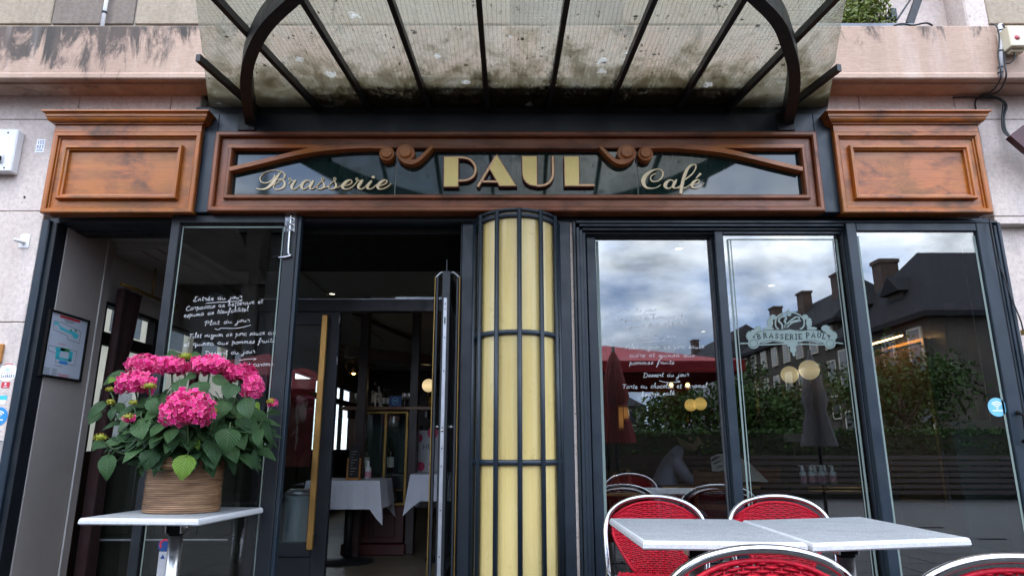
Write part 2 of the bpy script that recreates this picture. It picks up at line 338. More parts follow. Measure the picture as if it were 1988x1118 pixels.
# wired cast glass of the canopy: grime, droppings, wire mesh
def wired():
    t = NT('wired_glass'); c3 = t.n('ShaderNodeNewGeometry').outputs['Position']; sp = t.n('ShaderNodeSeparateXYZ', {0: c3})
    def line(s, per):
        fr = t.math('FRACT', t.math('MULTIPLY', s, 1 / per)); return t.math('LESS_THAN', fr, .06)
    wig = t.noise(c3, 3.0, 2); wx = t.math('ADD', sp.outputs[0], t.math('MULTIPLY', wig, .02)); wy = t.math('ADD', sp.outputs[1], t.math('MULTIPLY', wig, .025))
    wire = t.math('MAXIMUM', line(wx, .0255), line(wy, .0255))
    v = t.pos()
    grime = t.noise(t.pos((1.0, .6, 1)), 2.2, 9, .68, .3); fine = t.noise(v, 26, 6, .7)
    dis = t.n('ShaderNodeVectorMath', {0: v, 1: t.n('ShaderNodeVectorMath', {0: t.n('ShaderNodeTexNoise', {0: v, 'Scale': 38., 'Detail': 6.}).outputs['Color'], 'Scale': .06}, operation='SCALE').outputs[0]}, operation='ADD').outputs[0]
    def spots(scale, rad, keep):
        vo = t.n('ShaderNodeTexVoronoi', {0: dis, 'Scale': scale}); c_ = t.n('ShaderNodeSeparateXYZ', {0: vo.outputs['Color']})
        rr = t.math('MULTIPLY', c_.outputs[1], rad); return t.math('MULTIPLY', t.math('LESS_THAN', vo.outputs['Distance'], rr), t.math('LESS_THAN', c_.outputs[0], keep))
    blot = spots(7., .26, .20); crumbs = t.math('MAXIMUM', t.math('MULTIPLY', spots(34., .36, .24), t.math('GREATER_THAN', t.noise(v, 5, 3), .52)), spots(15., .17, .05))
    back = t.n('ShaderNodeMapRange', {0: sp.outputs[1], 1: -.42, 2: -.10, 3: 0., 4: .62}).outputs[0]
    df = t.n('ShaderNodeBsdfDiffuse', {0: t.mix(grime, (.06, .06, .045), (.24, .235, .20))})
    trl = t.n('ShaderNodeBsdfTranslucent', {0: t.mix(grime, (.16, .16, .12), (.52, .50, .44))})
    d2 = t.n('ShaderNodeMixShader', {0: .72, 1: df.outputs[0], 2: trl.outputs[0]})
    lw = t.n('ShaderNodeLayerWeight', {0: .5}); fac = t.math('ADD', t.math('MULTIPLY', t.math('POWER', lw.outputs['Facing'], 5.), .95), .05)
    nm = t.bump(t.noise(v, 30, 2), .12, .003)
    gl = t.n('ShaderNodeBsdfGlossy', {0: (1, 1, 1, 1), 1: .12, 'Normal': nm}); tp = t.n('ShaderNodeBsdfTransparent', {0: (.86, .87, .84, 1)})
    g1 = t.n('ShaderNodeMixShader', {0: fac, 1: tp.outputs[0], 2: gl.outputs[0]})
    dm = t.math('ADD', t.ramp(t.math('ADD', t.math('MULTIPLY', grime, .75), t.math('MULTIPLY', fine, .25)), [(.36, .08), (.68, .62)]), t.math('MULTIPLY', back, .25))
    g2 = t.n('ShaderNodeMixShader', {0: t.math('MINIMUM', dm, .95), 1: g1.outputs[0], 2: d2.outputs[0]})
    back2 = t.n('ShaderNodeMapRange', {0: sp.outputs[1], 1: -1.0, 2: -.15, 3: 0., 4: .34}).outputs[0]
    gm = t.ramp(t.math('ADD', t.noise(t.pos((1.4, .9, 1)), 4.2, 10, .72, .5), back2), [(.60, 0.), (.86, .88)])
    oliv = t.n('ShaderNodeMixShader', {0: .6, 1: t.n('ShaderNodeBsdfDiffuse', {0: (.06, .05, .025, 1)}).outputs[0], 2: t.n('ShaderNodeBsdfTranslucent', {0: (.20, .17, .105, 1)}).outputs[0]})
    g2 = t.n('ShaderNodeMixShader', {0: gm, 1: g2.outputs[0], 2: oliv.outputs[0]})
    drop = t.math('MULTIPLY', blot, .62); wd = t.n('ShaderNodeBsdfDiffuse', {0: (.75, .76, .74, 1)}); wtl = t.n('ShaderNodeBsdfTranslucent', {0: (.85, .86, .84, 1)})
    wm = t.n('ShaderNodeMixShader', {0: .5, 1: wd.outputs[0], 2: wtl.outputs[0]})
    g3 = t.n('ShaderNodeMixShader', {0: drop, 1: g2.outputs[0], 2: wm.outputs[0]})
    dk = t.n('ShaderNodeBsdfDiffuse', {0: (.035, .03, .018, 1)})
    cm = t.math('MULTIPLY', crumbs, .85)
    g4 = t.n('ShaderNodeMixShader', {0: cm, 1: g3.outputs[0], 2: dk.outputs[0]})
    g5 = t.n('ShaderNodeMixShader', {0: t.math('MULTIPLY', wire, .5), 1: g4.outputs[0], 2: dk.outputs[0]})
    t.t.links.new(g5.outputs[0], t.out.inputs[0])
wired()
def emit(name, col, st):
    t = NT(name); e = t.n('ShaderNodeEmission', {0: (*col, 1), 1: st}); t.t.links.new(e.outputs[0], t.out.inputs[0])
def opal(name, base, col, st):
    t = NT(name); b = t.pbr(base, .3); b.inputs['Emission Color'].default_value = (*col, 1)
    g = t.n('ShaderNodeTexCoord').outputs['Generated']; zz_ = t.n('ShaderNodeSeparateXYZ', {0: g}).outputs[2]
    t.t.links.new(t.math('MULTIPLY', t.ramp(zz_, [(0., .55), (.4, 1.), (1., .6)]), st), b.inputs['Emission Strength'])
opal('sconce_glow', (.5, .3, .12), (1, .45, .10), .55); opal('globe_glow', (.8, .74, .6), (1, .76, .40), 1.0); opal('globe_glow_warm', (.8, .7, .5), (1, .60, .16), 1.3); emit('spot_glow', (1, .86, .62), 7.); emit('bulb_glow', (1, .55, .16), 14.)
emit('green_cross', (.02, 1, .12), 3.5); emit('picture_lamp', (1, .55, .2), 30.)
def M(n): return MATS[n]
# ------------------------------------------------------------------ mesh helpers
class MB:
    def __init__(s): s.v = []; s.f = []; s.m = []; s.sm = []; s.uv = {}
    def add(s, vs_, fs, mi=0, smooth=False):
        b = len(s.v); s.v += [tuple(p) for p in vs_]
        for f in fs: s.f.append(tuple(b + i for i in f)); s.m.append(mi); s.sm.append(smooth)
        return s
    def box(s, x0, x1, y0, y1, z0, z1, mi=0, ch=0.0):
        if x0 > x1: x0, x1 = x1, x0
        if y0 > y1: y0, y1 = y1, y0
        if z0 > z1: z0, z1 = z1, z0
        if ch <= 0:
            vs_ = [(x, y, z) for z in (z0, z1) for y in (y0, y1) for x in (x0, x1)]
            return s.add(vs_, [(0, 2, 3, 1), (4, 5, 7, 6), (0, 1, 5, 4), (2, 6, 7, 3), (0, 4, 6, 2), (1, 3, 7, 5)], mi)
        c = min(ch, (x1 - x0) * .45, (y1 - y0) * .45, (z1 - z0) * .45)
        bm = bmesh.new(); bmesh.ops.create_cube(bm, size=1)
        for v in bm.verts: v.co = Vector(((x0 + x1) / 2 + v.co.x * (x1 - x0), (y0 + y1) / 2 + v.co.y * (y1 - y0), (z0 + z1) / 2 + v.co.z * (z1 - z0)))
        bmesh.ops.bevel(bm, geom=bm.edges[:], offset=c, segments=1, affect='EDGES')
        s.bm(bm, mi); return s
    def bm(s, bm, mi=0, smooth=False):
        bm.verts.index_update(); b = len(s.v); s.v += [tuple(v.co) for v in bm.verts]
        for f in bm.faces: s.f.append(tuple(b + v.index for v in f.verts)); s.m.append(mi); s.sm.append(smooth)
        bm.free()
    def prism(s, pts, y0, y1, mi=0, mside=None):
        """polygon in (x, z), extruded from y0 (front) to y1 (back)"""
        n = len(pts); A = sum(pts[i][0] * pts[(i + 1) % n][1] - pts[(i + 1) % n][0] * pts[i][1] for i in range(n))
        if A < 0: pts = pts[::-1]
        vs_ = [(p[0], y0, p[1]) for p in pts] + [(p[0], y1, p[1]) for p in pts]
        s.add(vs_, [tuple(range(n)), tuple(range(2 * n - 1, n - 1, -1))], mi)
        s.add(vs_, [(i, n + i, n + (i + 1) % n, (i + 1) % n) for i in range(n)], mi if mside is None else mside); return s
    def prismz(s, pts, z0, z1, mi=0):
        n = len(pts); A = sum(pts[i][0] * pts[(i + 1) % n][1] - pts[(i + 1) % n][0] * pts[i][1] for i in range(n))
        if A < 0: pts = pts[::-1]
        vs_ = [(p[0], p[1], z0) for p in pts] + [(p[0], p[1], z1) for p in pts]
        return s.add(vs_, [tuple(range(n - 1, -1, -1)), tuple(range(n, 2 * n))] + [(i, (i + 1) % n, n + (i + 1) % n, n + i) for i in range(n)], mi)
    def tube(s, path, r, n=8, mi=0, caps=True, flat=None, smooth=True, up=None):
        """tube along a path; r a number or one per point; flat = (a, b) gives an elliptic section"""
        P = [Vector(p) for p in path]; k = len(P); rs = r if isinstance(r, (list, tuple)) else [r] * k
        T = [(P[min(i + 1, k - 1)] - P[max(i - 1, 0)]).normalized() for i in range(k)]
        u = Vector(up) if up else (Vector((0, 0, 1)) if abs(T[0].z) < .9 else Vector((1, 0, 0)))
        vs_ = []; fs = []
        for i in range(k):
            if not up: u = (u - T[i] * u.dot(T[i])).normalized(); a = u
            else: a = (Vector(up) - T[i] * Vector(up).dot(T[i])).normalized()
            b = T[i].cross(a)
            for j in range(n):
                an = 2 * math.pi * j / n; ca, sa = math.cos(an), math.sin(an)
                if flat: vs_.append(P[i] + a * ca * flat[0] + b * sa * flat[1])
                else: vs_.append(P[i] + a * ca * rs[i] + b * sa * rs[i])
        for i in range(k - 1):
            for j in range(n): fs.append((i * n + j, i * n + (j + 1) % n, (i + 1) * n + (j + 1) % n, (i + 1) * n + j))
        if caps: fs += [tuple(range(n - 1, -1, -1)), tuple(range((k - 1) * n, k * n))]
        return s.add(vs_, fs, mi, smooth)
    def bar(s, path, w_, h_, mi=0, up=(0, 0, 1)):
        """rectangular bar along a path: w_ across, h_ along up"""
        P = [Vector(p) for p in path]; k = len(P); vs_ = []; fs = []
        for i in range(k):
            T = (P[min(i + 1, k - 1)] - P[max(i - 1, 0)]).normalized(); b = T.cross(Vector(up)).normalized(); a = b.cross(T)
            vs_ += [P[i] + b * w_ / 2 + a * h_ / 2, P[i] - b * w_ / 2 + a * h_ / 2, P[i] - b * w_ / 2 - a * h_ / 2, P[i] + b * w_ / 2 - a * h_ / 2]
        for i in range(k - 1):
            for j in range(4): fs.append((i * 4 + j, i * 4 + (j + 1) % 4, (i + 1) * 4 + (j + 1) % 4, (i + 1) * 4 + j))
        fs += [(3, 2, 1, 0), tuple(range(4 * k - 4, 4 * k))]
        return s.add(vs_, fs, mi)
    def lathe(s, prof, c=(0, 0, 0), n=24, mi=0, sx=1., sy=1., smooth=True, a0=0., a1=2 * math.pi):
        full = abs(a1 - a0 - 2 * math.pi) < 1e-6; k = n if full else n + 1; vs_ = []; fs = []
        for r, z in prof:
            for j in range(k):
                an = a0 + (a1 - a0) * j / n; vs_.append((c[0] + r * sx * math.cos(an), c[1] + r * sy * math.sin(an), c[2] + z))
        for i in range(len(prof) - 1):
            for j in range(n):
                j2 = (j + 1) % k if full else j + 1
                fs.append((i * k + j, i * k + j2, (i + 1) * k + j2, (i + 1) * k + j))
        return s.add(vs_, fs, mi, smooth)
    def ball(s, c, r, n=16, mi=0, sz=1.):
        pr = [(max(1e-4, r * math.sin(math.pi * i / (n // 2))), -r * sz * math.cos(math.pi * i / (n // 2))) for i in range(n // 2 + 1)]
        return s.lathe(pr, c, n, mi)
    def ribbon(s, pts, y0, y1, mi=0, mside=None):
        """pts: (x, z, width) in the facade plane, extruded from y0 (front) to y1"""
        k = len(pts); A = []; B = []
        for i in range(k):
            p, q = pts[max(i - 1, 0)], pts[min(i + 1, k - 1)]; tx, tz = q[0] - p[0], q[1] - p[1]; l = math.hypot(tx, tz) or 1
            nx, nz_ = -tz / l * pts[i][2] / 2, tx / l * pts[i][2] / 2
            A.append((pts[i][0] + nx, pts[i][1] + nz_)); B.append((pts[i][0] - nx, pts[i][1] - nz_))
        vs_ = [(a[0], y0, a[1]) for a in A] + [(b[0], y0, b[1]) for b in B] + [(a[0], y1, a[1]) for a in A] + [(b[0], y1, b[1]) for b in B]
        fr = [(i, k + i, k + i + 1, i + 1) for i in range(k - 1)]
        sd_ = [(i, i + 1, 2 * k + i + 1, 2 * k + i) for i in range(k - 1)] + [(k + i + 1, k + i, 3 * k + i, 3 * k + i + 1) for i in range(k - 1)]
        sd_ += [(0, 2 * k, 3 * k, k), (k - 1, 2 * k - 1, 4 * k - 1, 3 * k - 1)]
        s.add(vs_, fr, mi); s.add(vs_, sd_, mi if mside is None else mside); return s
    def mesh(s, name, mats):
        me = bpy.data.meshes.new(name); me.from_pydata(s.v, [], s.f)
        for m in (mats if isinstance(mats, (list, tuple)) else [mats]): me.materials.append(M(m))
        me.polygons.foreach_set('material_index', s.m); me.polygons.foreach_set('use_smooth', s.sm)
        if s.uv:
            ul = me.uv_layers.new(name='uv')
            for lp in me.loops: ul.data[lp.index].uv = s.uv.get(lp.vertex_index, (0, 0))
        me.update(); return me
    def build(s, name, mats, parent=None, loc=None):
        o = bpy.data.objects.new(name, s.mesh(name, mats)); COL.objects.link(o)
        if parent: put(o, parent)
        if loc: o.location = loc
        return o
def put(o, parent):
    """child keeps world coordinates even when the parent stands elsewhere"""
    o.parent = parent
    if not parent.parent: o.matrix_parent_inverse = Matrix.Translation(parent.location).inverted()
def tag(o, label, cat, group=None, kind=None):
    o['label'] = label; o['category'] = cat
    if group: o['group'] = group
    if kind: o['kind'] = kind
    return o
def thing(name, label, cat, loc=(0, 0, 0), group=None):
    o = bpy.data.objects.new(name, None); COL.objects.link(o); o.location = loc; o.empty_display_size = .1
    return tag(o, label, cat, group)
def struct(name, mb, mat):
    o = mb.build(name, mat); o['kind'] = 'structure'; return o
def box(name, mat, parent, x0, x1, y0, y1, z0, z1, ch=.003):
    return MB().box(x0, x1, y0, y1, z0, z1, 0, ch).build(name, mat, parent)
def share(o, name, parent=None, loc=None):
    c = bpy.data.objects.new(name, o.data if hasattr(o, 'data') else o); COL.objects.link(c)
    if parent: put(c, parent)
    if loc is not None: c.location = loc
    return c
def crom(pts, n=6):
    """Catmull-Rom through points of any length"""
    out = []; k = len(pts)
    for i in range(k - 1):
        p0, p1, p2, p3 = pts[max(i - 1, 0)], pts[i], pts[i + 1], pts[min(i + 2, k - 1)]
        for j in range(n):
            t = j / n
            out.append(tuple(.5 * (2 * b + (c - a) * t + (2 * a - 5 * b + 4 * c - d_) * t * t + (3 * b - a - 3 * c + d_) * t ** 3) for a, b, c, d_ in zip(p0, p1, p2, p3)))
    out.append(tuple(pts[-1])); return out
def frame4(parent, name, x0, x1, z0, z1, prof, mh, mv, sides='tblr'):
    """four mitred pieces; prof = (inset from the outer edge, y) going round the section"""
    res = []
    for sd_ in sides:
        a, b = [], []
        for t, y in prof:
            if sd_ == 't': a.append((x0 + t, y, z1 - t)); b.append((x1 - t, y, z1 - t))
            if sd_ == 'b': a.append((x1 - t, y, z0 + t)); b.append((x0 + t, y, z0 + t))
            if sd_ == 'l': a.append((x0 + t, y, z0 + t)); b.append((x0 + t, y, z1 - t))
            if sd_ == 'r': a.append((x1 - t, y, z1 - t)); b.append((x1 - t, y, z0 + t))
        n = len(prof); mb = MB()
        mb.add(a + b, [(i, n + i, n + (i + 1) % n, (i + 1) % n) for i in range(n)] + [tuple(range(n)), tuple(range(2 * n - 1, n - 1, -1))])
        res.append(mb.build(name, mh if sd_ in 'tb' else mv, parent))
    return res
def chprof(w_, yf, yb, c=.006):
    return [(0, yb), (0, yf + c), (c, yf), (w_ - c, yf), (w_, yf + c), (w_, yb)]
def fixn(o):
    bm = bmesh.new(); bm.from_mesh(o.data); bmesh.ops.recalc_face_normals(bm, faces=bm.faces[:]); bm.to_mesh(o.data); bm.free()
# ------------------------------------------------------------------ setting: ground, interior shell
struct('ground', MB().box(-150, 150, -160, 60, -.3, -.02), 'asphalt')
pv = struct('pavement', MB().box(-7, 7, -9, -.05, -.016, -.004), 'pavement_stone')
slab_m = MB().box(-.392, .392, -.292, .292, -.01, .006, 0, .004).mesh('paving_slab', 'pavement_stone')
for i in range(14):
    for j in range(12):
        share(slab_m, 'paving_slab', pv, ((i - 6.5) * .8 + (.4 if j % 2 else 0), -.4 - j * .6, .006))
struct('interior_floor', MB().box(-3.2, 3.4, .1, 9.6, -.05, .03), 'terrazzo')
struct('interior_ceiling', MB().box(-3.3, 3.5, .12, 9.6, 2.62, 2.75), 'ceiling_paint')
struct('interior_wall_right', MB().box(3.28, 3.45, .12, 9.6, .0, 2.62), 'dark_mahogany')
struct('interior_wall_back', MB().box(-3.3, 3.5, 9.3, 9.5, 0, 2.62), 'dark_mahogany')

# ------------------------------------------------------------------ stone walls of the house
def slab_wall(name, label, rects, mat, y0, y1, back, ch=.004, mats=None):
    t = thing(name, label, 'wall', (0, 0, 0))
    for i, (x0, x1, z0, z1) in enumerate(rects):
        dy = random.uniform(-.0015, .0015)
        box('stone_slab', (mats[i] if mats else mat), t, x0 + .0022, x1 - .0022, y0 + dy, y1, z0 + .0022, z1 - .0022, ch)
    return t
t = slab_wall('stone_wall', 'pale pink stone slab wall left of the brasserie door', [
    (-4.6, -3.152, 2.622, 3.30), (-4.6, -3.152, 1.862, 2.622), (-4.6, -3.152, 1.10, 1.862), (-4.6, -3.152, -.02, 1.10),
    (-4.6, -3.62, 3.30, 3.50), (-3.62, -3.045, 3.30, 3.50), (-3.045, -2.40, 3.30, 3.50), (-2.40, -2.19, 3.30, 3.50)], 'wall_stone', 0, .3, None)
MB().box(-4.6, -3.155, .012, .32, -.02, 3.5).box(-3.155, -2.19, .012, .32, 3.3, 3.5).build('mortar_bed', 'mortar', t)
zr = W(1960, 437, 0).z
t = slab_wall('stone_wall', 'weathered pale stone slab wall right of the large windows', [
    (3.245, 4.8, 2.585, 3.30), (3.245, 4.8, 2.53, 2.585), (2.19, 2.44, 3.30, 3.50), (2.44, 3.11, 3.30, 3.50), (3.11, 4.8, 3.30, 3.50)], 'wall_stone', 0, .3, None)
MB().box(3.245, 4.8, .07, .36, -.02, 2.53).build('recessed_slab', 'wall_stone', t)
MB().box(3.245, 3.268, 0.002, .07, -.02, 2.53).build('white_reveal', 'plastic_white', t)
MB().box(3.25, 4.8, .012, .32, 2.53, 3.5).box(2.19, 3.25, .012, .32, 3.3, 3.5).build('mortar_bed', 'mortar', t)
# fascia painted slate behind the wooden parts
t = thing('shop_fascia', 'slate painted fascia board between sign and wooden panels', 'fascia', (0, 0, 2.6))
box('fascia_board', 'slate', t, -2.19, -2.0085, -.08, .2, 2.586, 3.30)
box('fascia_board', 'slate', t, 2.0635, 2.19, -.08, .2, 2.586, 3.30)
box('fascia_board', 'slate', t, -2.008, 2.063, -.0795, .2, 3.1575, 3.2995)
box('fascia_backing', 'slate_dark', t, -2.008, 2.063, .0, .2, 2.586, 3.157)
box('fascia_cap', 'slate_dark', t, -2.19, 2.19, -.055, .2, 3.3005, 3.366, .004)
box('lintel', 'slate', t, -3.15, 3.24, .03, .2, 2.548, 2.584)
box('lintel_backing', 'slate_dark', t, -3.15, 3.24, .2, .34, 2.54, 3.5)
# ledge
t = thing('stone_ledge', 'pink cement ledge with black water stains above the shop front', 'ledge', (0, 0, 3.5))
led = MB()
LP = [(0.0, 3.483), (-.15, 3.483), (-.155, 3.495), (-.215, 3.482), (-.225, 3.49), (-.225, 3.52), (-.218, 3.53), (-.218, 3.885), (-.205, 3.897), (.0, 3.90)]
for k, (xa, xb) in enumerate(((-5.2, -1.02), (-1.018, 1.15), (1.152, 5.2))):
    mb = MB(); n = len(LP)
    mb.add([(xa, y, z) for y, z in LP] + [(xb, y, z) for y, z in LP], [(i, (i + 1) % n, n + (i + 1) % n, n + i) for i in range(n)] + [tuple(range(n - 1, -1, -1)), tuple(range(n, 2 * n))])
    fixn(mb.build('ledge_block', 'ledge_cement', t))
# upper wall with coursed blocks
t = thing('upper_stone_wall', 'coursed limestone block wall above the cement ledge', 'wall', (0, 0, 3.9))
rows = [(3.86, 4.055), (4.055, 4.40), (4.40, 4.75)]
MB().box(-5.2, 2.70, .016, .4, 3.86, 4.75).box(3.46, 5.2, .016, .4, 3.86, 4.75).build('mortar_bed', 'mortar', t)
for r, (z0, z1) in enumerate(rows):
    xs = [-5.2]; off = (.0, .33, .1)[r]
    x = -4.82 + off
    cuts = {0: [-4.6, -3.56, -2.94, -2.60, -1.9, -1.2, -.4, .3, 1.0, 1.7, 2.35, 2.70], 1: [-4.3, -3.35, -2.75, -2.1, -1.3, -.7, 0, .8, 1.5, 2.1, 2.70], 2: [-4.5, -3.6, -2.9, -2.2, -1.5, -.8, .1, .7, 1.4, 2.2, 2.70]}[r]
    pts = [-5.2] + cuts
    for i, (a, b) in enumerate(zip(pts, pts[1:])):
        mt = 'block_stone_dark' if (r == 0 and abs(a + 2.60) < .02) or (r == 1 and i in (2, 7)) else 'block_stone'
        box('stone_block', mt, t, a + .006, b - .006, random.uniform(-.003, .003), .3, z0 + .006, z1 - .006, .006)
    pts = {0: [3.46, 4.1, 5.2], 1: [3.46, 4.4, 5.2], 2: [3.46, 3.9, 5.2]}[r]
    for a, b in zip(pts, pts[1:]): box('stone_block', 'block_stone', t, a + .006, b - .006, random.uniform(-.003, .003), .3, z0 + .006, z1 - .006, .006)
struct('house_front', MB().box(-9, 8, .3, 1.2, 4.4, 15).box(-9, -5.2, 0, 1.2, 0, 15).box(4.8, 9, .02, 1.2, 0, 15).box(-5.2, 8, 0, 1.2, 4.75, 15).box(-5.2, 5.2, .4, 1.2, 3.5, 4.75), 'block_stone')
# window recess above the ledge on the right, with planter and bracket
t = thing('window_recess', 'recessed upper window with white stone jamb right of the canopy', 'window', (3.0, .2, 3.9))
box('jamb', 'wall_stone', t, 3.30, 3.46, -.01, .4, 3.90, 4.75, .01); box('recess_wall', 'wall_stone', t, 2.70, 3.30, .18, .4, 3.86, 4.75)
box('jamb', 'wall_stone', t, 2.68, 2.705, .004, .3, 3.90, 4.75)
t = thing('planter_box', 'grey planter box on the ledge beside the canopy', 'planter', (2.6, -.1, 3.9))
box('box_body', 'planter_grey', t, 2.1, 2.79, -.19, -.03, 3.902, 3.935, .006); box('soil', 'soil', t, 2.12, 2.77, -.18, -.04, 3.934, 3.94, .001)
sh = thing('box_shrub', 'small yellow green leafy shrub in the ledge planter', 'shrub', (2.45, -.1, 3.94))
mb = MB(); random.seed(3)
for i in range(2600):
    a = random.uniform(0, 6.283); rr = random.random() ** .45; ph = random.uniform(-.2, 1.45)
    c = Vector((2.44 + math.cos(a) * rr * .27 * math.cos(ph * .6), -.11 + math.sin(a) * rr * .12, 3.95 + .34 * rr * max(.02, math.sin(ph + .15))))
    s_ = random.uniform(.012, .022); d1 = Vector((random.gauss(0, 1), random.gauss(0, 1), random.gauss(.6, 1))).normalized(); d2 = d1.cross(Vector((random.gauss(0, 1), random.gauss(0, 1), random.gauss(0, 1)))).normalized()
    mb.add([c - d1 * s_, c + d2 * s_ * .45, c + d1 * s_, c - d2 * s_ * .45], [(0, 1, 2, 3)])
mb.build('foliage', 'box_leaf', sh)
mb = MB()
for i in range(7): mb.tube([(2.3 + i * .05, -.1, 3.93), (2.25 + i * .065, -.1 + random.uniform(-.05, .05), 4.15)], .006, 5)
mb.build('stem', 'bark', sh)
t = thing('wall_bracket', 'black steel bracket arm in the upper right recess', 'bracket', (3.0, 0, 3.95))
a = W(1765, 48, -.1); b = W(1785, -8, -.1); MB().bar([a, b], .05, .03, up=(0, 1, 0)).build('arm', 'black_steel', t)
a = W(1737, 46, -.1); b = W(1770, -4, -.1); MB().bar([a, b], .012, .012, up=(0, 1, 0)).build('brace', 'black_steel', t)
p = W(1733, 30, -.1); box('plate', 'slate', t, p.x - .022, p.x + .022, -.12, -.08, p.z - .045, p.z + .045); q = W(1705, 36, -.1)
MB().tube([(q.x, -.1, q.z), (p.x, -.1, q.z)], .012, 8).build('rod', 'slate', t)
mb = MB()
a = W(1735, 48, -.2); b = W(1810, 48, -.2)
mb.tube(crom([(a.x, -.2, 3.905), (a.x + .06, -.205, 3.915), ((a.x + b.x) / 2, -.2, 3.907), (b.x - .05, -.21, 3.918), (b.x, -.2, 3.905)], 5), .007, 6)
tag(mb.build('cable', 'cable_black'), 'short black cable lying on the ledge by the white jamb', 'cable')
# downpipe
t = thing('downpipe', 'thin white pipe with black clip on the upper left wall', 'pipe', (0, 0, 3.9))
a = W(199, 48, -.03); b = W(205, -15, -.03)
MB().tube([(a.x, -.03, 3.9), (a.x, -.03, 4.6)], .0135, 10).build('pipe', 'plastic_white', t); p = W(201, 25, -.03)
MB().tube([(a.x, -.03, p.z - .008), (a.x, -.03, p.z + .008)], .018, 10).build('clip', 'cable_black', t)

# ------------------------------------------------------------------ wooden side panels
def crown(mb, x0, x1, yf, yb, prof, mi=0):
    n = len(prof); P = []
    for o, z in prof: P += [(x0 - o, yb, z), (x0 - o, yf - o, z), (x1 + o, yf - o, z), (x1 + o, yb, z)]
    fs = [(i * 4 + j, i * 4 + j + 1, i * 4 + j + 5, i * 4 + j + 4) for i in range(n - 1) for j in range(3)]
    fs += [(0, 3, 2, 1), (4 * n - 4, 4 * n - 3, 4 * n - 2, 4 * n - 1)]
    mb.add(P, fs, mi); return mb
def wood_panel(label, x0, x1, inx):
    z0, z1 = 2.566, 3.142
    t = thing('wooden_pilaster_head', label, 'wood panel', ((x0 + x1) / 2, 0, z0))
    box('panel_board', 'wood_h', t, x0 + .01, x1 - .01, -.10, -.002, z0 + .01, z1 + .05)
    frame4(t, 'frame_rail', x0, x1, z0, z1, chprof(.032, -.128, -.09), 'wood_h', 'wood_v')
    frame4(t, 'bead', x0 + .033, x1 - .033, z0 + .033, z1 - .033, chprof(.010, -.112, -.095, .004), 'wood_h', 'wood_v')
    frame4(t, 'inner_moulding', inx[0], inx[1], 2.662, 3.045, [(0, -.09), (0, -.124), (.005, -.134), (.020, -.134), (.026, -.122), (.034, -.118), (.034, -.09)], 'wood_h', 'wood_v')
    mb = crown(MB(), x0 + .004, x1 - .004, -.124, -.002, [(0, 3.1425), (0, 3.192), (.004, 3.193)]); fixn(mb.build('frieze', 'wood_h', t))
    pr = [(.0, 3.194), (.014, 3.195), (.014, 3.202)]
    pr += [(.014 + .026 * math.sin(a), 3.202 + .03 * (1 - math.cos(a))) for a in [i * math.pi / 12 for i in range(1, 7)]]
    pr += [(.044, 3.234), (.048, 3.236), (.048, 3.246)] + [(.048 + .014 * (1 - math.cos(a)), 3.246 + .016 * math.sin(a)) for a in [i * math.pi / 8 for i in range(1, 5)]] + [(.066, 3.263), (.066, 3.272)]
    mb = crown(MB(), x0 + .004, x1 - .004, -.124, -.002, pr); fixn(mb.build('cornice', 'wood_h', t))
    return t
a = W(92, 335, -.12).x
wood_panel('varnished wooden panel with cornice above the left entrance', -3.092, -2.094, (W(118, 334, -.115).x, W(350, 334, -.115).x))
wood_panel('varnished wooden panel with cornice above the right window', 2.168, 3.152, (W(1653, 334, -.115).x, W(1887, 334, -.115).x))

# ------------------------------------------------------------------ sign
SY = -.10
sg = thing('shop_sign', 'long wooden shop sign reading Brasserie PAUL Café over dark glass', 'sign', (0, 0, 2.58))
sx0, sx1, sz0, sz1 = -2.007, 2.062, 2.582, 3.156
bx0, bx1, bz0, bz1 = W(437, 330, SY).x, W(1572, 330, SY).x, W(1000, 386, SY).z, W(1000, 281, SY).z
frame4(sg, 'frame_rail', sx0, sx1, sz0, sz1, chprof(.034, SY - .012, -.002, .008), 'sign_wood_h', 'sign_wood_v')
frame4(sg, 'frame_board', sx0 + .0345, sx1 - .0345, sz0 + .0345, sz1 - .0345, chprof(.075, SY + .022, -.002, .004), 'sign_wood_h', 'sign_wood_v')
gx0, gx1 = W(446, 330, SY).x, W(1561, 330, SY).x
gz0, gz1 = W(1000, 378, SY).z, W(1000, 287.5, SY).z
ip = [(0, -.06), (0, SY + .006), (.006, SY), (.022, SY), (.030, SY + .01), (.030, -.03)]
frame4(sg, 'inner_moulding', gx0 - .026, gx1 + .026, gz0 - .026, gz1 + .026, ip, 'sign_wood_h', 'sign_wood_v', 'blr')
def railseg(pa, pb):
    xa, xb = W(pa, 284, SY).x, W(pb, 284, SY).x
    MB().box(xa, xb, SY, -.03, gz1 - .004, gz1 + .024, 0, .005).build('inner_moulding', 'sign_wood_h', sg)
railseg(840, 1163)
# glass panes and their joints
GY = -.045
jx = [gx0 - .02, W(768, 330, GY).x, W(1237, 330, GY).x, gx1 + .02]
for a, b in zip(jx, jx[1:]):
    box('glass_pane', 'sign_glass', sg, a + .0035, b - .0035, GY, GY + .012, gz0 - .02, gz1 + .03, .001)
box('back_board', 'plastic_white', sg, gx0 - .02, gx1 + .02, GY + .014, -.003, gz0 - .02, gz1 + .03, .001)
